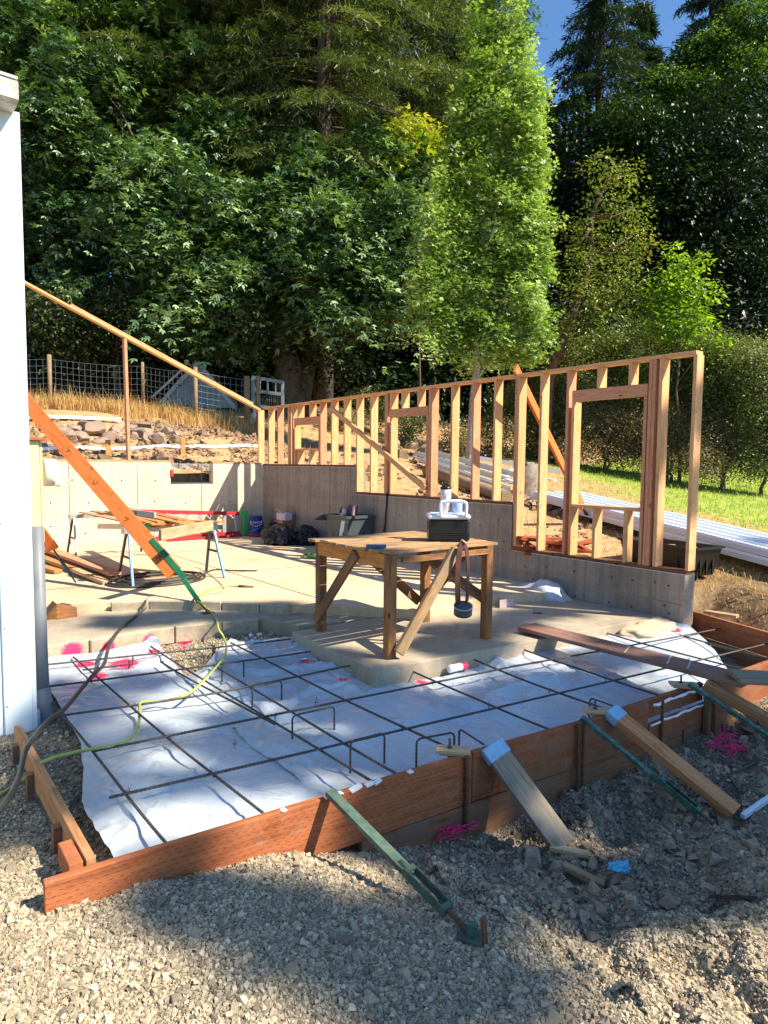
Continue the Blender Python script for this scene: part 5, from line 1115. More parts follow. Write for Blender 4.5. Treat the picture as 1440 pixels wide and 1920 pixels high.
for nm, c_, s_, mt_, lab in [('small_box',(6.3,9.22,.71),(.12,.10,.10),plain('dark_brown_card',(.10,.05,.05),.8),'dark small box sticking out at the left of the grey tote'),('small_box',(6.35,9.05,.73),(.12,.14,.16),plain('maroon_card',(.16,.06,.06),.8),'maroon box sticking out in the middle of the grey tote'),
        ('paper_wad',(6.25,9.14,.70),(.05,.08,.11),ca,'crumpled white paper between the boxes in the grey tote'),('spray_bottle',(6.3,8.93,.73),(.05,.05,.17),plain('rose_bottle',(.45,.28,.28),.4),'slim pinkish bottle standing in the grey tote')]:
    b = MB(); b.box(c_, s_, Matrix.Rotation(.2,3,'Y'), .006); tag(b.build(nm, mt_), lab, nm.replace('_',' ').split()[-1])
# shards of kerb blocks and bits at the slab edge
def blockrow(pts, z0, z1, label, w_=.09, n=None):
    e = empty('kerb_blocks', (*pts[0],z0), label, 'kerb')
    for i in range(len(pts)-1):
        p0, p1 = Vector((*pts[i],(z0+z1)/2)), Vector((*pts[i+1],(z0+z1)/2)); board('kerb_block', p0.lerp(p1,.01), p0.lerp(p1,.99), w_, z1-z0, kb, e, bev=.01)
P_ = [Z(x, y, -.0) for x, y in ((206,1128),(278,1124),(318,1125),(415,1126),(485,1130),(540,1133))]
P_ = [(p.x,p.y-.03) for p in P_]; blockrow([P_[0],P_[1]]+P_[3:], -.11, -.003, 'row of rough concrete kerb blocks along the floor slab edge', .05)
e0 = [(.98,6.235),(1.5,6.27),(2.3,6.305),(2.75,6.21),(3.12,6.12)]; blockrow(e0, -.27, -.104, 'row of grey kerb blocks facing the pit below the walk', .045)
p = Z(112,1142,-.0); b = MB(); b.prism([(p.x-.16,p.y+.05,-.12),(p.x-.03,p.y-.02,.06),(p.x-.03,p.y-.02,-.12)],(.0,.2,0)); b.prism([(p.x-.03,p.y-.02,-.12),(p.x-.03,p.y-.02,.06),(p.x+.16,p.y-.02,-.0),(p.x+.16,p.y-.02,-.12)],(0,.05,0)); tag(b.build('wedge_block', bench_m), 'brown triangular wooden wedge standing at the slab edge on the left', 'wedge')
b = MB(); rr = random.Random(8)
for px, py, s in [(470,1190,.05),(478,1195,.04),(486,1188,.05),(463,1197,.035)]:
    p = Z(px, py, -.2); 
    tag(boulder('plaster_lump', (p.x,p.y,-.22), (s,s*.8,s*.8), 'small white plaster lumps at the step below the walk', 'lump', foam_m, px), None, None, 'white plaster lumps')
b.bm.free()
p = Z(947,1125,-.02); b = MB(); b.box((p.x,p.y-.03,-.05),(.22,.01,.09),Matrix.Rotation(-.1,3,'Z')); tag(b.build('tile_offcut', plain('pinkish_board',(.62,.50,.46),.7,dirt=(.5,.12,.15))), 'pale offcut with a red mark leaning on the slab step behind the bench', 'offcut')
off_ = Z(999,1149,-.09); tag(board('wood_chip', off_, off_+Vector((.06,-.08,.0)), .02, .02, bench_m), 'small wooden chip on the patio slab right of the workbench', 'wood chip')
# litter specks on slab
# ------------------------------------------------------------------ big orange brace with green steel
ob = empty('wall_brace', Z(388,1149,-.1), 'big orange board brace ending in a green steel turnbuckle on the walk', 'brace')
ft = Z(390,1148,-.09); d0 = D(42,745,9.0); dd = (d0-ft); 
def at(px, py):   # closest point of the brace line to a pixel ray
    r_ = ray(px,py).normalized(); o_ = Vector((0,0,EYE)); w0 = ft-o_; u_ = dd.normalized(); bq_ = u_.dot(r_); den = 1-bq_*bq_; s_ = (bq_*w0.dot(r_)-w0.dot(u_))/den; return ft+u_*s_
P1 = at(312,1086); P0 = at(42,752); P0 = P0+(P0-P1)*.35
upv = Vector((-CF.x,-CF.y,.4))
board('board', P0, P1, .185, .038, orange_m, ob, up=upv)
G0 = at(262,1030); G1 = at(336,1096); sd = frame(ft,d0,upv) @ Vector((0,1,0)); sgn = -1 if (sd.dot(CX) > 0) else 1
ofs = sd*(-sgn)*.055 + upv.normalized()*.025
gm = plain('green_channel', (.02,.16,.07), .45, metal=.1, var=.2, s=12)
b = MB(); chan(b, G0+ofs, G1+ofs*.9, .06, .03, upv); b.build('steel_channel', gm, ob)
T0, T1_, T2 = at(336,1096)+ofs*.6, at(372,1130), ft
b = MB(); b.bar(T0, T1_, .05, .035, upv, .004); b.build('turnbuckle', gm, ob)
b = MB(); b.tube([T1_.lerp(T2,k/30) for k in range(31)],[.012 if k%2 else .009 for k in range(31)],8); b.build('screw', rust_m, ob)
b = MB(); b.box(ft+Vector((0,0,-.004)),(.12,.10,.008)); b.build('foot_plate', rust_m, ob)
ob2 = empty('wall_brace', Z(142,1092,0), 'small orange board brace end with a thin steel turnbuckle at the left pile', 'brace')
f2 = Z(142,1092,.02); s0 = D(80,1003,8.2); s1 = D(100,1030,8.35)
board('board', s0+(s0-s1)*1.2, s1, .14, .035, orange_m, ob2, up=upv); b = MB(); b.tube([s1, s1.lerp(f2,.35)],.012,8); b.tube([s1.lerp(f2,.3), s1.lerp(f2,.75)],.022,8); b.tube([s1.lerp(f2,.75), f2],.01,8); b.build('turnbuckle', teal_m, ob2)
# ------------------------------------------------------------------ behind the back wall: pipe, edging, stakes, stones, fence
# 
def T3(x, y, l=0): return Vector((x,y,T1(x,y)+l))
def onT(px, py, d0=14, lift=0):
    lo, hi = 5., 60.
    # march along the ray until it meets the hillside
    prev = None; r_ = ray(px,py)
    for t in np.arange(7, 60, .25):
        p = Vector((r_.x*t,r_.y*t,EYE+r_.z*t))
        if not (p.x < 6.9 and p.y < 12.95) and p.z < T1(p.x,p.y): return Vector((p.x,p.y,T1(p.x,p.y)+lift))
    return D(px,py,d0)
whp2 = plain('white_pipe_pvc', (.80,.82,.84), .4, var=.03, bmp=0)
b = MB(); pp_ = [onT(x_,849-.012*(x_-60),lift=.05) for x_ in range(40,500,30)]; b.tube(pp_,.045,10); tag(b.build('white_pipe', whp2), 'long white pipe lying on the ground behind the back wall', 'pipe')
for px, pt, pb, dep, lab in [(203,828,862,14.9,'short timber stake just behind the back wall, left of the tall post'),(343,826,858,15.3,'short timber stake behind the back wall above the notch')]:
    q_ = onT(px,pb); k_ = (q_-Vector((0,0,EYE))).dot(CF)/1240; tag(board('stake', q_-Vector((0,0,.2)), q_+Vector((0,0,(pb-pt)*k_)), .10, .04, fir_m, up=(0,-1,0)), lab, 'stake')
a_, b_ = onT(30,802,lift=.05), onT(478,808,lift=.05); tag(board('edging_board', a_, b_, .05, .09, fir_m), 'long horizontal edging board above the row of boulders', 'edging board')
a_, b_ = onT(30,796,lift=.13), onT(226,799,lift=.12); tag(board('white_board', a_, b_, .10, .08, plain('white_board_paint',(.72,.66,.55),.6)), 'pale square beam lying on the edging at the left', 'beam')
a_, b_ = D(20,822,11.5), D(86,824,11.8); e = empty('low_frame', a_, 'small rusty rail with a pale upright beside the cream cabinet', 'rail'); board('rail', a_, b_, .06, .06, redstud_m, e); board('upright', D(48,818,11.8), D(50,800,11.8), .12, .05, pale_m, e, up=(0,-1,0))
rr = random.Random(21)
rocks = [(120,815,62,26),(150,822,40,20),(172,808,50,26),(205,820,34,20),(230,826,30,14),(190,828,36,14),(214,812,30,20),(265,812,44,20),(278,824,34,18),(298,822,40,22),(312,810,26,14),(250,820,24,14),(100,808,40,18),(330,815,20,12),(137,805,36,16),(245,806,26,12),(300,800,20,10),(160,796,30,10)]
for i, (px, py, w_, h_) in enumerate(rocks):
    p = onT(px, py+h_*.5); dep = (p-Vector((0,0,EYE))).dot(CF); s = dep/1240; sx_ = w_*s*1.0; sz_ = h_*s*1.35
    lab = ['leftmost','second','third','fourth','fifth','sixth','seventh','eighth','ninth','tenth','eleventh','twelfth','thirteenth','fourteenth','fifteenth','sixteenth','seventeenth','eighteenth'][sorted(range(len(rocks)), key=lambda k: rocks[k][0]).index(i)]
    boulder('boulder', (p.x,p.y,p.z-.02), (sx_,sx_*.8,sz_), lab+' angular boulder, counted from the left, in the row behind the back wall', 'boulder', rock_m, 40+i, 'boulders lining the terrace', rot=rr.uniform(-.4,.4)-.5)
# lighter rubble by the woods edge seen through the studs
rk2 = [(735,835,30,20),(760,825,26,22),(772,838,30,16),(800,845,30,16),(815,838,24,14),(740,815,22,14),(790,852,26,12),(835,846,24,12),(722,845,20,12)]
for i, (px, py, w_, h_) in enumerate(rk2):
    p = onT(px, py+4); dep = (p-Vector((0,0,EYE))).dot(CF); s = dep/1240
    boulder('boulder', (p.x,p.y,p.z-.02), (w_*s,w_*s*.7,h_*s*1.3), ['leftmost','second','third','fourth','fifth','sixth','seventh','eighth','ninth'][sorted(range(len(rk2)), key=lambda k: rk2[k][0]).index(i)]+' pale rock, counted from the left, in the heap seen through the middle studs', 'boulder', rock_m, 90+i, 'pale rocks heaped behind the stud wall')
# fence
fpost = [(92,665,762,19.0),(267,679,760,19.4),(366,688,790,18.6),(484,705,790,19.6)]
fe = empty('wire_fence', D(92,762,19), 'tall wire mesh fence on round wooden posts behind the dry grass', 'fence')
tops = []; 
for k, (px, pt, pb, dep) in enumerate(fpost):
    a_, b_ = D(px,pb,dep), D(px,pt,dep); a_.x, a_.y = b_.x, b_.y; a_.z = min(a_.z, T1(b_.x,b_.y))-.1; tops.append((b_,a_))
    MB().tube([a_,b_],[.06 if k != 1 else .045]*2,10).build('post', postwood_m, fe)
tops = [(D(-20,660,18.6),D(-20,765,18.6))]+tops
wire = plain('galvanised_wire', (.22,.225,.22), .4, metal=.5, bmp=0, var=.05); b = MB()
for i in range(len(tops)-1):
    (t0,b0),(t1,b1) = tops[i], tops[i+1]; n = max(3, int((t1-t0).length/.16))
    rows = 13; hh = 1.75; sag = .05
    def q(u, v):
        tp_ = t0.lerp(t1,u)-Vector((0,0,.12+sag*4*u*(1-u))); return tp_-Vector((0,0,hh*v))
    for r__ in range(rows):
        v = (r__/(rows-1)); v = v*.55+.45*(1-(1-v)**1.6)
        b.tube([q(k/8,v) for k in range(9)],.0045,4,caps=False)
    for k in range(n+1): b.tube([q(k/n,0),q(k/n,1)],.0042,4,caps=False)
b.build('wire_mesh', wire, fe)
# wooden A-frame coop behind the fence
af = empty('a_frame_coop', D(372,785,22), 'grey A-frame coop in tree shade behind the wire fence', 'coop'); am = plain('pale_grey_paint', (.36,.42,.44), .6, var=.15, s=3)
A, Lf, Rt = D(370,679,22.), D(290,768,22.), D(440,765,22.); dv = Vector((CF.x,CF.y,0)).normalized()*1.6
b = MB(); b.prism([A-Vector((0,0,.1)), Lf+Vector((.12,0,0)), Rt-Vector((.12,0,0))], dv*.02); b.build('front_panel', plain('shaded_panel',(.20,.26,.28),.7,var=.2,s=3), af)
for p_, q_ in ((A,Lf),(A,Rt)): board('barge_board', p_+Vector((0,0,.0)), q_, .14, .04, am, af, up=-dv)
b = MB(); b.prism([A,Lf,Lf-Vector((0,0,.05)),A-Vector((0,0,.05))], dv); b.prism([A,Rt,Rt-Vector((0,0,.05)),A-Vector((0,0,.05))], dv); b.build('roof', am, af)
A2, L2 = D(345,690,21.5), D(285,745,21.6); board('prop', A2, L2, .07, .04, am, af, up=-dv)
# wooden gate panel right of the fence
gt = empty('lattice_gate', D(500,800,20.5), 'weathered white slatted gate panels at the right end of the wire fence', 'gate'); gm_ = plain('weathered_white_shaded', (.20,.24,.24), .6, var=.2, s=4)  # weathered white, with the tree shade over it darkened into the colour
def GP(px, py): return D(px, py, 20.6)
for a_, b_, w_ in [((472,707),(532,717),.10),((473,732),(532,740),.10),((470,760),(530,768),.10),((470,778),(486,778),.12),((470,790),(486,790),.10)]: board('rail', GP(*a_), GP(*b_), w_, .04, gm_, gt, up=-dv)
for px, y0_, y1_, w_ in [(475,708,762,.12),(530,716,768,.09),(502,714,738,.05),(488,711,735,.03),(517,715,738,.03),(478,762,798,.1)]: board('stile', GP(px,y0_), GP(px,y1_), w_, .05, gm_, gt, up=-dv)
b = MB(); 
for k in range(14): b.bar(GP(477+k*4,741), GP(477+k*4,765), .008,.008)
b.build('wire_panel', wire, gt)
p0_ = D(463,705,20.4); b = MB(); b.tube([D(463,706,20.3), D(463,795,20.3)],.10,8); tag(b.build('gate_post', redwood_m if 0 else postwood_m), 'thick reddish split post between wire fence and gate', 'post')
# ------------------------------------------------------------------ right side: roofing sheets, pipes, stump, timber pile, trough
m, nt, bs, out = newmat('roofing_sheet'); roof_m = m
bs.inputs['Base Color'].default_value = (.80,.83,.84,1); bs.inputs['Roughness'].default_value = .4
def sheets(p0, p1, w_, n, label, wside):
    """ribbed metal sheets stacked between p0 and p1 (near edge line), width to the far side"""
    e = empty('roofing_stack', p0, label, 'roofing sheets'); d_ = (p1-p0).normalized(); s_ = Vector((0,0,1)).cross(d_).normalized()*wside; up = Vector((0,0,1))
    for k in range(n):
        b = MB(); vs = []; prof_ = []
        u = 0; 
        while u < w_-.02:
            prof_ += [(u,0),(u+.14,0),(u+.16,.035),(u+.20,.035),(u+.22,0)]; u += .225
        jit_ = d_*(.05*k-.04)+s_*(.012*k)
        A1 = [b.bm.verts.new(p0+jit_+s_*a+up*(h+.02+k*.03)) for a, h in prof_]; B1 = [b.bm.verts.new(p1+jit_+s_*a+up*(h+.02+k*.03)) for a, h in prof_]
        for i in range(len(A1)-1): b.bm.faces.new((A1[i],A1[i+1],B1[i+1],B1[i]))
        o = b.build('sheet', roof_m, e); md = o.modifiers.new('s','SOLIDIFY'); md.thickness = .004
    for t in (.08,.5,.92): c_ = p0.lerp(p1,t)+s_*w_/2; b = MB(); b.bar(c_-s_*w_*.55-up*.03, c_+s_*w_*.5-up*.03,.09,.08); b.build('bearer', postwood_m, e)
# near-left ends traced to depth
pA, pB = onT(1085,925), onT(1470,1040)
def rest(a_, b_, lift): 
    for p in (a_,b_): p.z = T1(p.x,p.y)+lift
    return a_, b_
pA, pB = onT(1112,972), onT(1440,1060); pB = pB+(pB-pA)*.25; rest(pA,pB,.10); sheets(pA, pB, .55, 3, 'nearer stack of ribbed white roofing sheets at the lawn edge', -1)
pA, pB = onT(1086,952), onT(1440,1040); pB = pB+(pB-pA)*.25; rest(pA,pB,.14); sheets(pA, pB, .95, 5, 'farther stack of ribbed white roofing sheets along the grass', -1)
gut = plain('white_gutter', (.50,.51,.50), .4, metal=.1, var=.08)
for i, (a_, b_, w_, lab) in enumerate([((790,875),(950,935),.16,'broad pale gutter length nearest the studs in the pile'),((780,868),(960,925),.10,'grey gutter length in the middle of the pile'),((800,870),(1000,928),.12,'long white gutter length at the back of the pile'),((880,885),(1050,915),.10,'short white gutter length farthest in the pile')]):
    p, q_ = onT(*a_), onT(*b_); p.z += .12+.07*i; q_.z += .12+.07*i; d_ = (q_-p).normalized(); s_ = Vector((-d_.y,d_.x,0)).normalized()
    b = MB(); up = Vector((0,0,1)); c_ = p; b.bar(p,q_,w_,.008); b.bar(p+s_*w_/2+up*.05,q_+s_*w_/2+up*.05,.008,.1); b.bar(p-s_*w_/2+up*.05,q_-s_*w_/2+up*.05,.008,.1)
    tag(b.build('gutter', gut), lab, 'gutter', 'gutter lengths stacked behind the studs')
a_, b_ = onT(800,895), onT(950,945); b = MB(); b.tube([a_+Vector((0,0,.12)), b_+Vector((0,0,.12))],.12,16); tag(b.build('log', postwood_m), 'pale log lying in front of the gutter pile', 'log')
for i, (pa, pb) in enumerate([((945,925),(960,905)),((950,930),(985,928)),((935,915),(975,940)),((1000,915),(1040,930))]):
    p, q_ = onT(*pa), onT(*pb); p.z += .25; q_.z += .32; tag(board('frame_piece', p, q_, .08, .03, whp2), ['upright white frame piece leaning left of the stump','white slat lying flat in front of the stump','white slat crossing the others by the stump','white slat right of the stump'][i], 'slat')
sp = onT(985,928); h_ = .62; b = MB(); b.lathe((sp.x,sp.y,sp.z-.1),[(.30,0),(.26,.15),(.22,.4),(.22,h_+.1),(.20,h_+.11)],18)
bark_m = plain('bark', (.20,.16,.13), .95, var=.4, s=10, bmp=1.)
for vv in b.bm.verts: vv.co.x += .03*noise.noise(vv.co*6); vv.co.y += .03*noise.noise(vv.co*6+Vector((5,0,0)))
tag(b.build('stump', bark_m), 'old tree stump seen between the studs, with slats around it', 'stump')
p = onT(985,928)+Vector((0,0,.60)); b = MB(); b.box((0,0,0),(.5,.2,.04),Matrix.Rotation(.4,3,'Z')); tag(b.build('board_scrap', gray_m, None, Matrix.Translation(p+Vector((0,0,.05)))), 'short grey board balanced on top of the stump', 'board')
rr = random.Random(31); labs = ['topmost','long','lower','tilted','short','crossed','broad','thin','steep','small','nearest','farthest']
pile = [((975,970),(1058,978),.10,.25),((975,980),(1075,985),.10,.18),((960,985),(1110,990),.08,.1),((975,990),(1010,1020),.09,.22),((1000,1000),(1058,1010),.08,.1),((1010,1005),(1058,1035),.10,.16),((990,1000),(1000,1035),.1,.1),((1040,990),(1112,985),.07,.05),((985,1015),(1060,1020),.08,.05),((1080,1035),(1102,1036),.06,.03),((1015,1020),(1055,1040),.12,.03),((975,1010),(1000,1030),.1,.14)]
for i, (pa, pb, w_, l_) in enumerate(pile):
    d1_, d2_ = 8.6+rr.uniform(-.2,.6), 8.7+rr.uniform(-.2,.6); p, q_ = D(*pa,d1_), D(*pb,d2_)
    p.z = T1(p.x,p.y)+l_; q_.z = T1(q_.x,q_.y)+l_*.6
    tag(board('red_offcut', p, q_, w_, .04, redwood_m), labs[i]+' piece of red-stained timber in the pile between the studs', 'offcut', 'red timber pile outside the wall')
tr_ = empty('planter_trough', (7.7,4.0,.1), 'long black plastic trough behind the end stud', 'trough'); tx = Z(1295,1078,.15)
o = tote(0,0,.36,.44,.95,1.1,.34,blkp,tr_,0); o.matrix_basis = WM[tr_.name].inverted() @ Matrix.Translation((7.62,4.18,T1(7.62,4.18)-.0)) @ Matrix.Rotation(math.radians(-10),4,'Z') @ Matrix.Translation(WM[o.name].translation)
b = MB(); rr2 = random.Random(5)
for k in range(12): c_ = Vector((rr2.uniform(-.15,.15),rr2.uniform(-.45,.45),.28)); b.box(c_,(.08,.05,.03),Matrix.Rotation(rr2.uniform(0,3),3,'Z'))
b.build('wood_chips', pale_m, tr_, Matrix.Translation((7.62,4.18,T1(7.62,4.18))))
tag(board('dead_twig', onT(965,900)+Vector((0,0,-.2)), onT(965,900)+Vector((.15,-.05,1.3)), .02, .02, bark_m), 'thin dark rod leaning upright left of the stump', 'rod')

R6 = frame(P0, P1, upv); ink = plain('marker_ink',(.05,.02,.01),.8,bmp=0)
for px_c, py_c, ch_, rot_ in ((172,912,'C',1.9),(226,985,'V',2.3),(286,1057,'X',2.0),(125,850,'V',2.0)):
    q_ = at(px_c,py_c); text('marking', ch_, .10, Matrix.Translation(q_+R6@Vector((0,0,.0195))) @ R6.to_4x4() @ Matrix.Rotation(rot_,4,'Z'), ink, ob, .0006)
# ------------------------------------------------------------------ vegetation
def nrm(v): return v/np.maximum(np.linalg.norm(v, axis=1, keepdims=True), 1e-9)
T_OVAL = (np.array([(0,-.02,0),(.28,.42,.03),(0,1,-.06),(-.28,.42,.03)]), np.array([(0,1,2,3)]))
def _dia(a, l, w, z):
    p = np.array([(0,0,0),(w,.5*l,0),(0,l,-.05*l),(-w,.5*l,0)]); c, s = math.cos(a), math.sin(a)
    q = p.copy(); q[:,0] = c*p[:,0]+s*p[:,1]; q[:,1] = -s*p[:,0]+c*p[:,1]; q[:,2] += z; return q
T_MAPLE = (np.vstack([_dia(0,1,.17,.0),_dia(.85,.82,.15,.02),_dia(-.85,.82,.15,-.02)]), np.array([(0,1,2,3),(4,5,6,7),(8,9,10,11)]))
T_NEEDLE = (np.array([(-.09,0,0),(.09,0,0),(.04,1,-.06),(-.04,1,-.06)]), np.array([(0,1,2,3)]))
def leafmesh(name, pos, nor, tip, size, T, val):
    nor = nrm(nor); tip = tip - nor*(tip*nor).sum(1, keepdims=True); tip = nrm(tip); sd = np.cross(tip, nor)
    tv, tf = T; k = len(tv); n = len(pos)
    V = pos[:,None,:] + size[:,None,None]*(tv[None,:,0:1]*sd[:,None,:] + tv[None,:,1:2]*tip[:,None,:] + tv[None,:,2:3]*nor[:,None,:])
    F = (tf[None]+k*np.arange(n)[:,None,None]).reshape(-1,4)
    me = mesh_np(name, V.reshape(-1,3), F); face_attr(me, 'lv', np.repeat(np.clip(val,0,1), len(tf))); return me
def blobcloud(r, blobs, cpa, lpc, cr, size, flat=.45, shell=(.55,1.05), droop=.55, clumpv=.28, upb=.5, mincl=4, scat=.16):
    """clumps of leaves through ellipsoid blobs; returns leaf arrays"""
    P, NN, TT, VV = [], [], [], []
    for b_ in blobs:
        c = np.array(b_[:3], float); rad = np.array(b_[3:6], float)
        area = (rad[0]*rad[1]*rad[2])**(2/3)*12; nc = max(mincl, int(area*cpa)); off_v = b_[6] if len(b_) > 6 else 0
        d = nrm(r.normal(0,1,(nc,3))); rr_ = r.uniform(shell[0],shell[1],nc)**.6
        cc = c + d*rad*rr_[:,None]*(1+scat*r.normal(0,1,(nc,1)))
        out = nrm(d/rad*rad.mean()+np.array([0,0,upb]))
        m = lpc; g = r.normal(0,1,(nc,m,3))*cr; 
        # flatten each clump across its outward/up axis and let the rim droop
        ax = nrm(out*.5+np.array([0,0,1.])); h = (g*ax[:,None,:]).sum(2,keepdims=True); g = g-ax[:,None,:]*h*(1-flat)
        rad2 = np.linalg.norm(g,axis=2,keepdims=True); g[:,:,2:3] -= droop*rad2**2/max(cr,.01)*.5
        pos = cc[:,None,:]+g
        no = ax[:,None,:]+r.normal(0,.45,(nc,m,3)); tp = g/np.maximum(rad2,1e-6)*.8+out[:,None,:]*.4+r.normal(0,.35,(nc,m,3)); tp[:,:,2] -= droop
        P.append(pos.reshape(-1,3)); NN.append(no.reshape(-1,3)); TT.append(tp.reshape(-1,3))
        cv = r.normal(.45+off_v,clumpv,(nc,1))+r.normal(0,.14,(nc,m)); VV.append(cv.ravel())
    P, NN, TT, VV = map(np.concatenate, (P,NN,TT,VV)); S = size*np.exp(r.normal(0,.25,len(P)))
    return P, NN, TT, S, VV
bark_d = plain('dark_bark', (.10,.075,.055), .95, var=.4, s=6, bmp=1.); bark_r = plain('red_bark', (.13,.06,.04), .8, var=.4, s=6, bmp=.6); bark_g = plain('grey_bark', (.34,.29,.24), .9, var=.3, s=8, bmp=.6)
def BL(px, py, dep, rx, ry, ov=0, rd=None):
    c = D(px, py, dep); k = dep/1240; return (c.x, c.y, c.z, rx*k, (rd or rx)*k, ry*k, ov)
def trunk_mesh(name, base, top, r0, r1, mat, parent, limbs=(), seed=0, n=10, wob=.12):
    b = MB(); base = Vector(base); top = Vector(top); L_ = (top-base).length; K = 12
    pts = [base.lerp(top,k/K)+Vector((wob*noise.noise(Vector((seed,k*.5,0))),wob*noise.noise(Vector((seed,k*.5,9))),0))*(0 if k == 0 else 1) for k in range(K+1)]
    pts[0] -= Vector((0,0,.4)); b.tube(pts, [r0*1.25]+[r0+(r1-r0)*k/K for k in range(1,K+1)], n)
    for q in limbs:
        q = Vector(q); t = max(.12, min(.92, (q.z-base.z)/max(.1,(top.z-base.z))*.72)); s = base.lerp(top,t); k = r0+(r1-r0)*t; mid = s.lerp(q,.5)+Vector((0,0,.12*(q-s).length))
        b.tube([s,s.lerp(mid,.5),mid,mid.lerp(q,.55),q],[k*.5,k*.4,k*.3,k*.2,k*.08],6)
    return b.build(name, mat, parent)
def broad(name, label, cat, base, top, blobs, mat, size, cpa, lpc, cr, tr_, T=T_MAPLE, seed=1, group=None, bark=None, nlimb=14, **kw):
    e = empty(name, base, label, cat, group); r = np.random.default_rng(seed)
    A = blobcloud(r, blobs, cpa, lpc, cr, size, **kw); me = leafmesh('crown', *A[:4], T, A[4]); link('crown', me, mat, None, e)
    if tr_: trunk_mesh('trunk', base, top, tr_, tr_*.25, bark or bark_d, e, [b_[:3] for b_ in blobs[:nlimb]], seed)
    return e
mapleM = leafmat('maple_leaf', [(.009,.026,.010),(.030,.075,.022),(.095,.18,.06),(.27,.40,.17)], .18)
mapleY = leafmat('turning_maple_leaf', [(.04,.10,.015),(.10,.20,.02),(.24,.32,.03),(.46,.42,.04)], .35)
colM = leafmat('columnar_leaf', [(.05,.11,.02),(.16,.27,.05),(.33,.46,.12),(.55,.64,.32)], .28)
firM = leafmat('fir_needles', [(.012,.028,.008),(.045,.075,.018),(.13,.165,.045),(.24,.28,.10)], .15, .6)
firD = leafmat('dark_fir_needles', [(.008,.022,.010),(.022,.048,.018),(.045,.08,.03),(.08,.12,.05)], .15, .6)
madM = leafmat('madrone_leaf', [(.06,.08,.02),(.13,.18,.035),(.22,.28,.06),(.32,.30,.10)], .3)
brtM = leafmat('bright_leaf', [(.07,.14,.012),(.13,.24,.02),(.22,.34,.03),(.32,.42,.05)], .45)
shrM = leafmat('shrub_leaf', [(.035,.05,.018),(.10,.125,.035),(.19,.22,.07),(.32,.33,.14)], .25)
shrB = leafmat('brown_shrub_leaf', [(.07,.05,.028),(.16,.12,.06),(.25,.21,.10),(.38,.33,.18)], .25)
olvM = leafmat('olive_leaf', [(.022,.035,.012),(.045,.065,.02),(.08,.10,.035),(.12,.13,.06)], .25)
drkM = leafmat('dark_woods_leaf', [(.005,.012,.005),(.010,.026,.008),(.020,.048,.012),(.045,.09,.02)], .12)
def G(px, dep, py=800): return gnd(px, py, dep)
# --- conifers
def conifer(label, base, H, tr_, h0, L0, seed, mat=firM, step=.42, nb=5, tw=9, nq=7, sz=.30, topL=.5, group='tall firs of the wood', name='fir_tree', droop=.35, nd=1.):
    r = np.random.default_rng(seed); e = empty(name, base, label, 'conifer', group); B = np.array(base)
    hs = np.arange(h0, H, step); P, NN, TT, VV, SS = [], [], [], [], []; b = MB()
    b.tube([Vector(base)+Vector((0,0,H*k/10-.4*(k==0))) for k in range(11)], [tr_*(1-.9*k/10)+.02 for k in range(11)], 10)
    for h in hs:
        f = (h-h0)/(H-h0); Lm = L0*(1-f)**.75+topL
        for k in range(nb):
            az = r.uniform(0,6.283); Lb = Lm*r.uniform(.6,1.15); d = np.array([math.cos(az),math.sin(az),0.]); s = np.array([-d[1],d[0],0.])
            h_ = h+r.uniform(-.2,.2); rise = r.uniform(.0,.18); ts = np.linspace(.22,1,tw)
            def cur(t): return B+np.array([0,0,h_])[None]+d[None]*(t*Lb)[:,None]+np.array([0,0,1.])[None]*(rise*t*Lb-droop*Lb*t**2)[:,None]
            c = cur(ts); cv = r.normal(.45,.22)
            if h < H*.75 and Lb > 1.2: q = cur(np.array([0,.3,.6,.95])); b.tube([Vector(a) for a in q], [.05*Lb/4+.012,.035*Lb/4+.008,.02,.008], 4, caps=False)
            for sg in (-1,1):
                tl = (Lb*.33*(1.1-ts*.75)*r.uniform(.7,1.2,tw))
                u = np.linspace(.1,1,nq)
                pp = c[:,None,:]+(s*sg*.85+d*.5)[None,None,:]*(tl[:,None]*u[None,:])[:,:,None]+np.array([0,0,-1.])[None,None,:]*(tl[:,None]*u[None,:]**2*.45)[:,:,None]
                pp = pp+r.normal(0,.04,pp.shape); n_ = pp.shape[0]*pp.shape[1]; P.append(pp.reshape(-1,3))
                NN.append(np.tile([0,0,1.],(n_,1))+r.normal(0,.5,(n_,3))); TT.append(np.tile(s*sg*.6+d*.5+np.array([0,0,-.9]),(n_,1))+r.normal(0,.35,(n_,3))); VV.append(np.clip(cv+r.normal(0,.15,n_)+.12*np.tile(u,pp.shape[0]),0,1)); SS.append(sz*np.exp(r.normal(0,.25,n_)))
    P, NN, TT, VV, SS = map(np.concatenate, (P,NN,TT,VV,SS)); link('crown', leafmesh('crown', P, NN, TT, SS, T_NEEDLE, VV), mat, None, e); b.build('trunk', bark_d, e)
    return e
conifer('tall fir with a thick bare lower trunk and drooping boughs, right of the picture centre-left', G(606,27), 30, .42, 9.0, 4.6, 1, nb=6, tw=11, nq=15, sz=.20, droop=.48)
conifer('fir left of the thick-trunked fir, its trunk showing between the boughs', G(470,28.5), 30, .36, 8., 4.4, 2, nb=6, tw=11, nq=15, sz=.20)
conifer('fir rising behind the big maple on the left', G(300,29), 28, .34, 10, 4.6, 3, nb=6, tw=10, nq=15, sz=.20)
conifer('slim fir whose boughs hang beside the columnar tree', G(735,31), 27, .30, 8., 5.2, 4, nb=6, tw=11, nq=15, sz=.20, droop=.4)
conifer('pointed fir standing in the sky gap right of the columnar tree', G(1105,40), 33, .4, 4., 4.2, 5, firD, step=.5, nb=6, tw=10, nq=10, sz=.28)
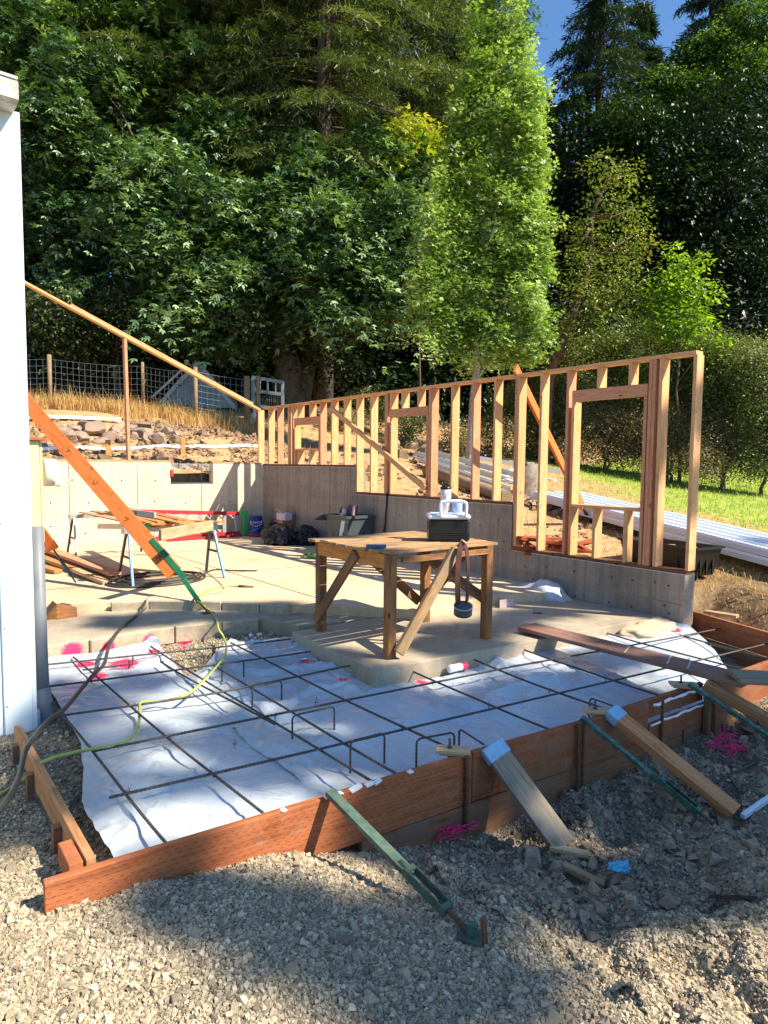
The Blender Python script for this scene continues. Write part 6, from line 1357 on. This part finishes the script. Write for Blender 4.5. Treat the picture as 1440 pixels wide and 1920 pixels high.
conifer('smaller pointed fir touching the right side of the fir in the sky gap', G(1172,43), 26, .3, 6, 3.4, 6, firD, step=.55, nb=6, tw=9, nq=9, sz=.30)
conifer('fir beyond the leafy trees at the upper right, partly in the sky', G(1300,43), 33, .4, 8, 3.9, 7, firD, step=.55, nb=6, tw=9, nq=9, sz=.30)
conifer('fir with a lichen-pale trunk at the far left behind the building', G(150,31), 30, .3, 8, 4.4, 8, firD, step=.5, nb=6, tw=9, nq=10, sz=.28)
conifer('fir behind the fork of the two centre firs', G(560,38), 36, .4, 6, 5., 9, firD, step=.55, nb=6, tw=9, nq=9, sz=.30)
conifer('fir just left of the columnar tree top with sky beside it', G(850,36), 34, .35, 10, 4.6, 10, firD, step=.5, nb=6, tw=9, nq=9, sz=.30)
conifer('fir at the upper left corner behind all the others', G(40,38), 36, .4, 8, 5., 11, firD, step=.6, nb=6, tw=9, nq=9, sz=.30)
conifer('fir in the dark woods at the far right', G(1420,46), 30, .4, 6, 5., 12, firD, step=.7, nb=6, tw=9, nq=9, sz=.30)
# --- big maple and other broadleaf trees
bm_ = [BL(150,120,24,70,60,.12),BL(60,60,25,60,50),BL(90,180,23,60,45,.1),BL(330,330,23,80,60,.1),BL(420,380,22,80,55,.15),BL(250,400,22.5,80,55,.1),BL(340,470,21.5,90,50,.18),BL(430,520,21.5,60,60,.12),
       BL(200,300,24,70,60),BL(120,400,24,70,70,-.05),BL(400,250,24,60,50,.1),BL(350,580,21.5,80,45,.15),BL(430,600,22,50,40,.1),BL(110,250,24,70,60,-.05),BL(180,520,23,80,50,-.1),BL(480,440,22.5,50,60,.1)]
broad('maple_tree', 'big dark-green maple filling the left, with broad lobed leaves in hanging clumps', 'maple', G(330,24), D(300,330,24.5), bm_, mapleM, .23, 2.7, 44, .38, .28, seed=21, clumpv=.36, shell=(.6,1.15), flat=.28, droop=.8)
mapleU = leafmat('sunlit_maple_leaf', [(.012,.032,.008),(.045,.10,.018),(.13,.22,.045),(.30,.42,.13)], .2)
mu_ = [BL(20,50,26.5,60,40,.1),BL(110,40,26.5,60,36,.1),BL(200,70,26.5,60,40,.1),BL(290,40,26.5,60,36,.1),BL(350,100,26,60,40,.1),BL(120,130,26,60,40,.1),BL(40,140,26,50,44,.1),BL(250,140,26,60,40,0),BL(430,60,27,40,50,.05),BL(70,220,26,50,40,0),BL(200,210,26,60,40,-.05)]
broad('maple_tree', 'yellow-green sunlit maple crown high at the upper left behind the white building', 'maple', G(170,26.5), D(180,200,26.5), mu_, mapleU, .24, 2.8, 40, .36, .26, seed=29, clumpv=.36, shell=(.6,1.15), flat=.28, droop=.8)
mapleR = leafmat('sunlit_edge_leaf', [(.015,.04,.008),(.045,.10,.018),(.10,.19,.03),(.19,.29,.05)], .25)
mm_ = [BL(600,330,23,60,60,.1),BL(680,300,23.5,60,50,.15),BL(560,290,24,50,40),BL(600,430,22,80,60,.12),BL(700,400,22.5,80,70,.1),BL(560,500,21.5,60,50,.1),BL(660,520,21.5,90,50,.15),BL(740,480,22,60,60,.1),BL(620,590,21.5,70,40,.1),BL(720,560,22,50,40,.05),BL(520,390,22.5,50,60,.05),BL(790,330,24,40,60,.0)]
broad('maple_tree', 'mid-green maple between the big left maple and the columnar tree', 'maple', G(560,23.5), D(640,330,23.5), mm_, mapleM, .21, 2.9, 44, .34, .36, seed=22, clumpv=.36, shell=(.6,1.15), flat=.28, droop=.8)
broad('maple_tree', 'maple branch top turning bright yellow left of the columnar tree', 'maple', G(790,25), D(775,260,24.5), [BL(775,225,24,22,16,.38),BL(800,250,24,20,16,.42),BL(760,250,24,36,26,.25),BL(800,285,24,28,26,.1),BL(740,300,24,50,40,-.1)], mapleY, .20, 6, 16, .30, .05, seed=23, nlimb=0)
cb_l = []; r_ = random.Random(77)
for x0_, y0_, x1_, y1_, rx_, dd_, ov in ((928,-50,940,660,30,17,.08),(972,-40,990,650,24,16.9,.16),(1000,150,1012,660,17,16.8,.22),(893,40,890,670,26,16.9,.0),(858,190,838,650,19,16.8,-.05),(822,310,806,640,15,16.6,.22),(792,430,778,610,11,16.6,.15)):
    n_ = int((y1_-y0_)/34)
    for k in range(n_+1):
        t = k/n_; cb_l.append(BL(x0_+(x1_-x0_)*t+r_.uniform(-9,9), y0_+(y1_-y0_)*t, dd_+r_.uniform(-.2,.2), rx_*(.55+.6*min(1,t*3))*r_.uniform(.75,1.2), 25*r_.uniform(.8,1.2), ov+r_.uniform(-.12,.12)))
broad('columnar_tree', 'tall narrow bright green columnar tree standing alone in the centre', 'columnar tree', G(880,17,880), D(925,100,17), cb_l, colM, .090, 15, 30, .12, .115, seed=24, flat=.8, droop=.15, clumpv=.26, bark=bark_g, nlimb=26, upb=.9, shell=(.5,1.1), scat=.30)
md_ = [BL(1125,310,20,28,22,.1),BL(1165,330,20,30,26,.1),BL(1130,380,20,34,26),BL(1185,400,20,30,24,.1),BL(1090,440,20,34,26),BL(1150,450,20,46,26,.05),BL(1195,470,20,26,30,.3),BL(1080,500,19.6,40,30),BL(1150,520,19.6,50,30),BL(1100,560,19.4,50,34,.1),BL(1170,560,19.6,40,30,.1),BL(1080,620,19.4,44,34,.05),BL(1140,620,19.4,40,34)]
e = empty('madrone_tree', G(1020,20,840), 'olive-leaved tree with a leaning reddish trunk right of the columnar tree', 'tree')
A = blobcloud(np.random.default_rng(25), md_, 9, 18, .19, .10, flat=.7, droop=.2); link('crown', leafmesh('crown', *A[:4], T_OVAL, A[4]), madM, None, e)
b = MB(); pth = [G(1022,20,840)-Vector((0,0,.3)), D(1030,720,20), D(1052,650,20), D(1085,560,20), D(1108,480,20), D(1112,400,20), D(1145,330,20)]; b.tube(smooth(pth,5), [.17-.0045*k for k in range(31)], 8)
for q_ in ((1085,560,1180,520),(1060,640,1120,600),(1108,480,1190,440),(1110,430,1060,470),(1112,410,1190,390),(1070,600,1050,560)): b.tube([D(q_[0],q_[1],20), D((q_[0]+q_[2])/2,(q_[1]+q_[3])/2+6,19.9), D(q_[2],q_[3],19.9)],[.06,.04,.012],6)
b.build('trunk', bark_r, e)
sb_ = [BL(1262,500,19,14,34,.2),BL(1240,540,19,26,34,.1),BL(1285,540,19,24,36,.1),BL(1300,500,19,14,22,.2),BL(1322,545,19,20,18,.2),BL(1268,600,19,44,30),BL(1310,590,19,26,22,.1),BL(1232,590,19,22,24),BL(1345,640,18.8,20,14,.1),BL(1262,470,19,8,14,.3),BL(1318,480,19,8,12,.3)]
broad('young_tree', 'small airy bright yellow-green tree above the shrubs at the right', 'young tree', G(1275,19,860), D(1270,500,19), sb_, brtM, .13, 16, 14, .16, .05, seed=26, flat=.9, droop=.5, T=T_OVAL, upb=1.)
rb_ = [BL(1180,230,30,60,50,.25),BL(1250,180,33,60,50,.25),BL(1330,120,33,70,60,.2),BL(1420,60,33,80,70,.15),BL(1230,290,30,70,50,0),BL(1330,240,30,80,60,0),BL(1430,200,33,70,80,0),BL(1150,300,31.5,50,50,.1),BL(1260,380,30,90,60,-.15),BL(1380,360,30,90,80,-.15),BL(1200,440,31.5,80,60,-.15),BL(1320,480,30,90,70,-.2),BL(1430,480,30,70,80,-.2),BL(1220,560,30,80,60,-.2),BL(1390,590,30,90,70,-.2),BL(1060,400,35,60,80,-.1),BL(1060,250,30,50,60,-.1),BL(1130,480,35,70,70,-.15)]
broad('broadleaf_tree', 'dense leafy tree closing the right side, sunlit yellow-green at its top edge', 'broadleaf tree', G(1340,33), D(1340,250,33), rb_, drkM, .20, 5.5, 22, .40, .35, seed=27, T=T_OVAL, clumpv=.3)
rb_ = [(b_ if b_[2] > 0 else b_) for b_ in rb_]
rb2 = [BL(1185,205,31.5,34,22,.2),BL(1150,240,31.5,34,22,.2),BL(1250,150,31.5,34,22,.2),BL(1330,90,31.5,44,26,.15),BL(1400,40,31.5,50,30,.15),BL(1215,240,31.5,50,24,.0),BL(1290,170,31.5,50,26,0),BL(1380,130,31.5,60,30,0)]  # sunlit rim of the same right-hand tree, put in by a brighter leaf colour
broad('broadleaf_tree', 'brighter-coloured leaves standing for the sunlit edge of the dense tree, towards the top right corner', 'broadleaf tree', G(1390,31.5), D(1360,150,31.5), rb2, mapleR, .15, 9, 20, .28, .12, seed=28, T=T_OVAL, clumpv=.34, nlimb=0)
# --- shrubs
def shrub(px, py, dep, rx, ry, label, mat, seed, size=.062, cpa=44, cat='shrub', base=None, name='shrub', T=T_OVAL, lpc=22, cr=.16):
    r = random.Random(seed); bl = []
    for k in range(13): bl.append(BL(px+r.uniform(-.7,.7)*rx, py+(-.6+1.5*(k/12))*ry, dep+r.uniform(-.5,.6), rx*r.uniform(.36,.55), ry*r.uniform(.32,.5)))
    return broad(name, label, cat, G(px,dep,py+ry), D(px,py,dep), bl, mat, size, cpa, lpc, cr, .05, seed=seed, T=T, flat=.9, droop=.15, nlimb=9, bark=bark_d, group=None)
def mass(x0, x1, y0, y1, dep, label, mat, seed, size=.062, n=34, cpa=22):
    r = random.Random(seed); bl = []
    for k in range(n):
        t = (k+.5)/n; bl.append(BL(r.uniform(x0,x1), y0+(y1-y0)*t, dep+.9*(1-t)+r.uniform(-.3,.4), r.uniform(24,38), r.uniform(20,30), r.uniform(-.1,.1)))
    return broad('shrub', label, 'shrub', G((x0+x1)/2,dep,y1), D((x0+x1)/2,(y0+y1)/2,dep), bl, mat, size, cpa, 22, .15, .05, seed=seed, T=T_OVAL, flat=.9, droop=.15, nlimb=10, clumpv=.3)
mass(1000,1080,640,850,20.5,'dark green shrub just right of the columnar tree behind the stud wall',shrM,41)
mass(1080,1190,640,770,21,'dense shrub seen above the top plate in the right-hand window bay',shrM,42,n=34)
mass(1190,1320,620,780,20,'wide olive shrub behind the end studs',shrM,43,n=40)
mass(1320,1410,640,800,19,'tall fine-leaved shrub right of the end stud',shrM,44)
mass(1070,1210,760,860,19.6,'low shaded shrub under the window header',shrB,45,.055,n=30)
mass(1200,1320,770,872,18.8,'twiggy brownish shrub between the last two studs',shrB,46,.05,n=30)
mass(1310,1400,790,880,18,'rounded brown twiggy shrub at the far edge of the lawn',shrB,47,.05,n=26)
mass(1390,1480,660,880,17.5,'shrub cut off by the right edge above the lawn',shrM,48,n=34)
for i, (px, py, dep, rx, ry, mt_, lab) in enumerate([(775,795,21,34,24,shrM,'small light shrub seen through the middle window bay'),(860,820,19.5,40,30,shrB,'reddish brown brush left of the columnar tree trunk'),(925,815,20,40,34,shrB,'dry brush right of the columnar tree trunk'),(700,760,23,40,30,shrM,'dark bush behind the double studs'),(965,760,22,40,40,shrM,'dark bush between columnar tree and the orange-red brace'),(640,790,22,40,20,shrB,'low dry brush behind the long diagonal brace'),(1010,800,23,40,20,shrB,'low brush beyond the stump')]):
    shrub(px,py,dep,rx,ry,lab,mt_,60+i,.07,18)
r_ = random.Random(3); bl = [BL(60+40*k+r_.uniform(-15,15), 560+r_.uniform(-50,60), 21.5+r_.uniform(-.5,.5), 46, 40) for k in range(11)]
broad('hedge', 'dark olive long-leaved thicket above the wire fence on the left', 'thicket', G(220,22), D(220,560,22), bl, olvM, .13, 14, 16, .26, .08, seed=71, T=T_OVAL, flat=1., droop=.9, nlimb=10)
r_ = random.Random(8); bl = [BL(80+45*k+r_.uniform(-15,15), 655+r_.uniform(-20,40), 23.5+r_.uniform(-.5,.5), 50, 30,-.3) for k in range(13)]
broad('hedge', 'deep shaded understorey right behind the wire fence', 'thicket', G(300,24), D(300,650,24), bl, drkM, .14, 9, 14, .3, .06, seed=72, T=T_OVAL, flat=1., droop=.6, nlimb=10)
tk = G(548,23.2); e = empty('old_tree', tk, 'thick dark leaning trunk in the shade behind the left end of the stud wall', 'tree')
tb_ = [BL(520,540,23,60,40,-.2),BL(480,500,23.5,50,40,-.2)]; A = blobcloud(np.random.default_rng(75), tb_, 6, 14, .4, .22); link('crown', leafmesh('crown', *A[:4], T_MAPLE, A[4]), mapleM, None, e)
trunk_mesh('trunk', tk, D(520,560,23), .52, .40, bark_d, e, seed=5, wob=.2)
# distant wood: one mass nobody could count
r = np.random.default_rng(81); bl = []
for k in range(70):
    px = r.uniform(-60,1500); top = 120 if px < 950 else (330 if px < 1160 else 260); py = r.uniform(top,760); bl.append(BL(px,py,r.uniform(44,50),r.uniform(60,110),r.uniform(60,90),-.1))
for k in range(26): bl.append(BL(r.uniform(-60,660),r.uniform(-60,120),r.uniform(44,50),r.uniform(60,90),r.uniform(60,80),-.1))
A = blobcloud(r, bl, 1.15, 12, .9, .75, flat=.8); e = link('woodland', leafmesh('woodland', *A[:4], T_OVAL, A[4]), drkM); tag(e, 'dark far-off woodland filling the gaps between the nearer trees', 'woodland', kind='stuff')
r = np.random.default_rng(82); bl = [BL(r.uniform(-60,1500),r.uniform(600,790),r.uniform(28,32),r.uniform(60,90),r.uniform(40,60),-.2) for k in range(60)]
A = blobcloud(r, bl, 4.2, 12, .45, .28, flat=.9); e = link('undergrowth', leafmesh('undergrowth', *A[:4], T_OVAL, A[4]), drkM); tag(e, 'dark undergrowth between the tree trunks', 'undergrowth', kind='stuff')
# --- grass
def blades(name, x, y, h, w, mat, seed, label, lean=.5, T=None, zf=None):
    r = np.random.default_rng(seed); n = len(x); z = (zf or Hout)(x, y); P0 = np.c_[x,y,z-.02]; a = r.uniform(0,6.283,n); ln = r.uniform(.1,lean,n); hh = h*np.exp(r.normal(0,.3,n))
    dr = np.c_[np.cos(a),np.sin(a),0*a]; sd = np.c_[-np.sin(a),np.cos(a),0*a]; ww = w*r.uniform(.6,1.4,n)
    M1 = P0+dr*(hh*ln*.3)[:,None]+np.array([0,0,1.])*(hh*.6)[:,None]; M2 = P0+dr*(hh*ln)[:,None]+np.array([0,0,1.])*hh[:,None]*(1-.3*ln)[:,None]
    V = np.stack([P0-sd*ww[:,None], P0+sd*ww[:,None], M1+sd*ww[:,None]*.8, M1-sd*ww[:,None]*.8, M2+sd*ww[:,None]*.15, M2-sd*ww[:,None]*.15],1)
    F = (np.array([(0,1,2,3),(3,2,4,5)])[None]+6*np.arange(n)[:,None,None]).reshape(-1,4); me = mesh_np(name, V.reshape(-1,3), F); face_attr(me,'lv',np.repeat(r.random(n),2))
    return tag(link(name, me, mat), label, 'grass', kind='stuff')
strawM = leafmat('dry_grass', [(.28,.14,.06),(.46,.27,.11),(.62,.42,.19),(.72,.55,.30)], .35, .7)
lawnM = leafmat('lawn_grass', [(.14,.24,.03),(.26,.38,.06),(.42,.50,.11),(.56,.56,.20)], .4, .6)
r = np.random.default_rng(5)
def region(pix, n, r, jit=0):
    """random ground points under a picture-shaped patch of hillside"""
    P = [onT(*p) for p in pix]; xs = [p.x for p in P]; ys = [p.y for p in P]; poly = [(p.x,p.y) for p in P]; X = []; Y = []
    while sum(len(a) for a in X) < n:
        x = r.uniform(min(xs),max(xs),n*2); y = r.uniform(min(ys),max(ys),n*2); k = inpoly(x,y,poly); X.append(x[k]); Y.append(y[k])
        if len(X) > 30: break
    return np.concatenate(X)[:n], np.concatenate(Y)[:n]
x, y = [], []
for cx0, cy0, s_, n in ((3.2,19.2,1.1,2800),(5.2,18.9,1.0,2800),(7.0,18.5,.8,2200),(8.9,18.0,.8,900),(4.2,18.6,2.2,2600),(1.5,19.4,1.3,1800)):
    x.append(r.normal(cx0,s_,n)); y.append(r.normal(cy0,.55,n))
x, y = np.concatenate(x), np.concatenate(y); k = fbm(x,y,1.1,3,55) > -.10; x, y = x[k], y[k]; blades('dry_grass', x, y, .34, .006, strawM, 6, 'tall straw-yellow dry grass in front of the wire fence', .7)
x = r.uniform(7.4,26,52000); y = r.uniform(3.2,19,52000); k = (y > 3.4)&(r.random(len(x)) < .8); k &= (np.abs(fbm(x,y,.5,2,31)) > .03)
lw = np.clip((x-(10.5+.35*(y-6)))/5,0,1)*np.clip((15.2+.08*(x-15)-y)/2.5,0,1); isl = r.random(len(x)) < lw
blades('lawn', x[k&isl], y[k&isl], .10, .007, lawnM, 7, 'green and yellowing lawn at the right', .8); kk = k & ~isl & (r.random(len(x)) < .38); blades('stubble', x[kk], y[kk], .09, .005, strawM, 8, 'short dry stubble on the bare slope', .9)
x, y = r.uniform(7.2,8.6,1300), r.uniform(2.2,4.2,1300); blades('bank_straw', x, y, .07, .004, strawM, 9, 'straw and dead stems on the bank beyond the red form', 1.4, zf=lambda a, b_: np.where(b_ < 3.5, Hin(np.clip(a,-8,9),b_)*(1-np.clip((a-7.1)/.55,0,1)**2*(3-2*np.clip((a-7.1)/.55,0,1)))+Hout(a,b_)*np.clip((a-7.1)/.55,0,1)**2*(3-2*np.clip((a-7.1)/.55,0,1)), Hout(a,b_)))
# --- tree behind the photographer whose crown throws the dappled shade
tgt = []
def shade(px, py, rad, z=-.25, t=15.):
    if py > 1480: rad *= .85
    p = Z(px, py, z); q = p - SUN/(-SUN.z)*t*1.0; tgt.append((q.x,q.y,q.z,rad,rad,rad*.7,0))
SH = [(790,1238,.2),(830,1210,.25),(940,1180,.18),(800,1340,.3),(880,1380,.3),(960,1300,.25),(1060,1280,.25),(1150,1320,.3),(1220,1350,.3),(640,1330,.2),(600,1300,.2),(500,1290,.16),(440,1350,.14),(260,1280,.14),(150,1300,.12),(1330,1320,.3),(1150,1230,.14),(900,1340,.34),(1020,1330,.34),(780,1400,.28),(1000,1400,.3),(1100,1340,.3),(700,1300,.22),(560,1260,.24),(450,1250,.2),(1180,1400,.4),(1300,1400,.45),(1400,1450,.4),(1250,1300,.25),(1380,1330,.4),
      (700,1500,.16),(780,1520,.2),(900,1500,.25),(1000,1560,.28),(1100,1560,.25),(1150,1620,.22),(1250,1560,.25),(1350,1600,.22),(880,1640,.12),(960,1680,.14),(700,1700,.09),(640,1720,.09),(560,1680,.14),(470,1680,.12),(400,1700,.12),(330,1690,.10),(280,1650,.10),
      (620,1760,.10),(700,1800,.09),(780,1850,.09),(860,1880,.09),(950,1850,.09),(840,1780,.12),(1000,1790,.10),(1380,1640,.12),(550,1780,.10),(1440,1560,.2),
      (60,1400,.14),(130,1420,.12),(60,1470,.14),(40,1540,.12),(130,1500,.10),(110,1350,.16),(60,1310,.2),(180,1330,.10),(250,1380,.10),(230,1470,.10),(420,1400,.14),(520,1440,.12),(380,1470,.08),(560,1390,.12),(640,1400,.12),
      (840,1240,.25),(900,1200,.2),(1000,1170,.14),(1080,1160,.12),(860,1150,.16),(960,1120,.10),(300,1180,.22),(200,1190,.2),(420,1180,.2),(480,1175,.12),(1120,1240,.16),(1200,1180,.1),(1290,1130,.16),(1300,1090,.12)]
for s_ in SH: shade(*s_)
c_ = Vector((sum(t[0] for t in tgt)/len(tgt), sum(t[1] for t in tgt)/len(tgt), 0)); base = Vector((c_.x+2.5,c_.y-1.5,T1(c_.x+2.5,c_.y-1.5)))
broad('shade_tree', 'leafy tree standing behind the photographer, dappling the foreground with shade', 'tree', base, Vector((c_.x,c_.y,15)), tgt, mapleM, .12, 130, 12, .07, .2, seed=91, T=T_OVAL, flat=.8, droop=.1, nlimb=12, shell=(.1,1.0), mincl=10)
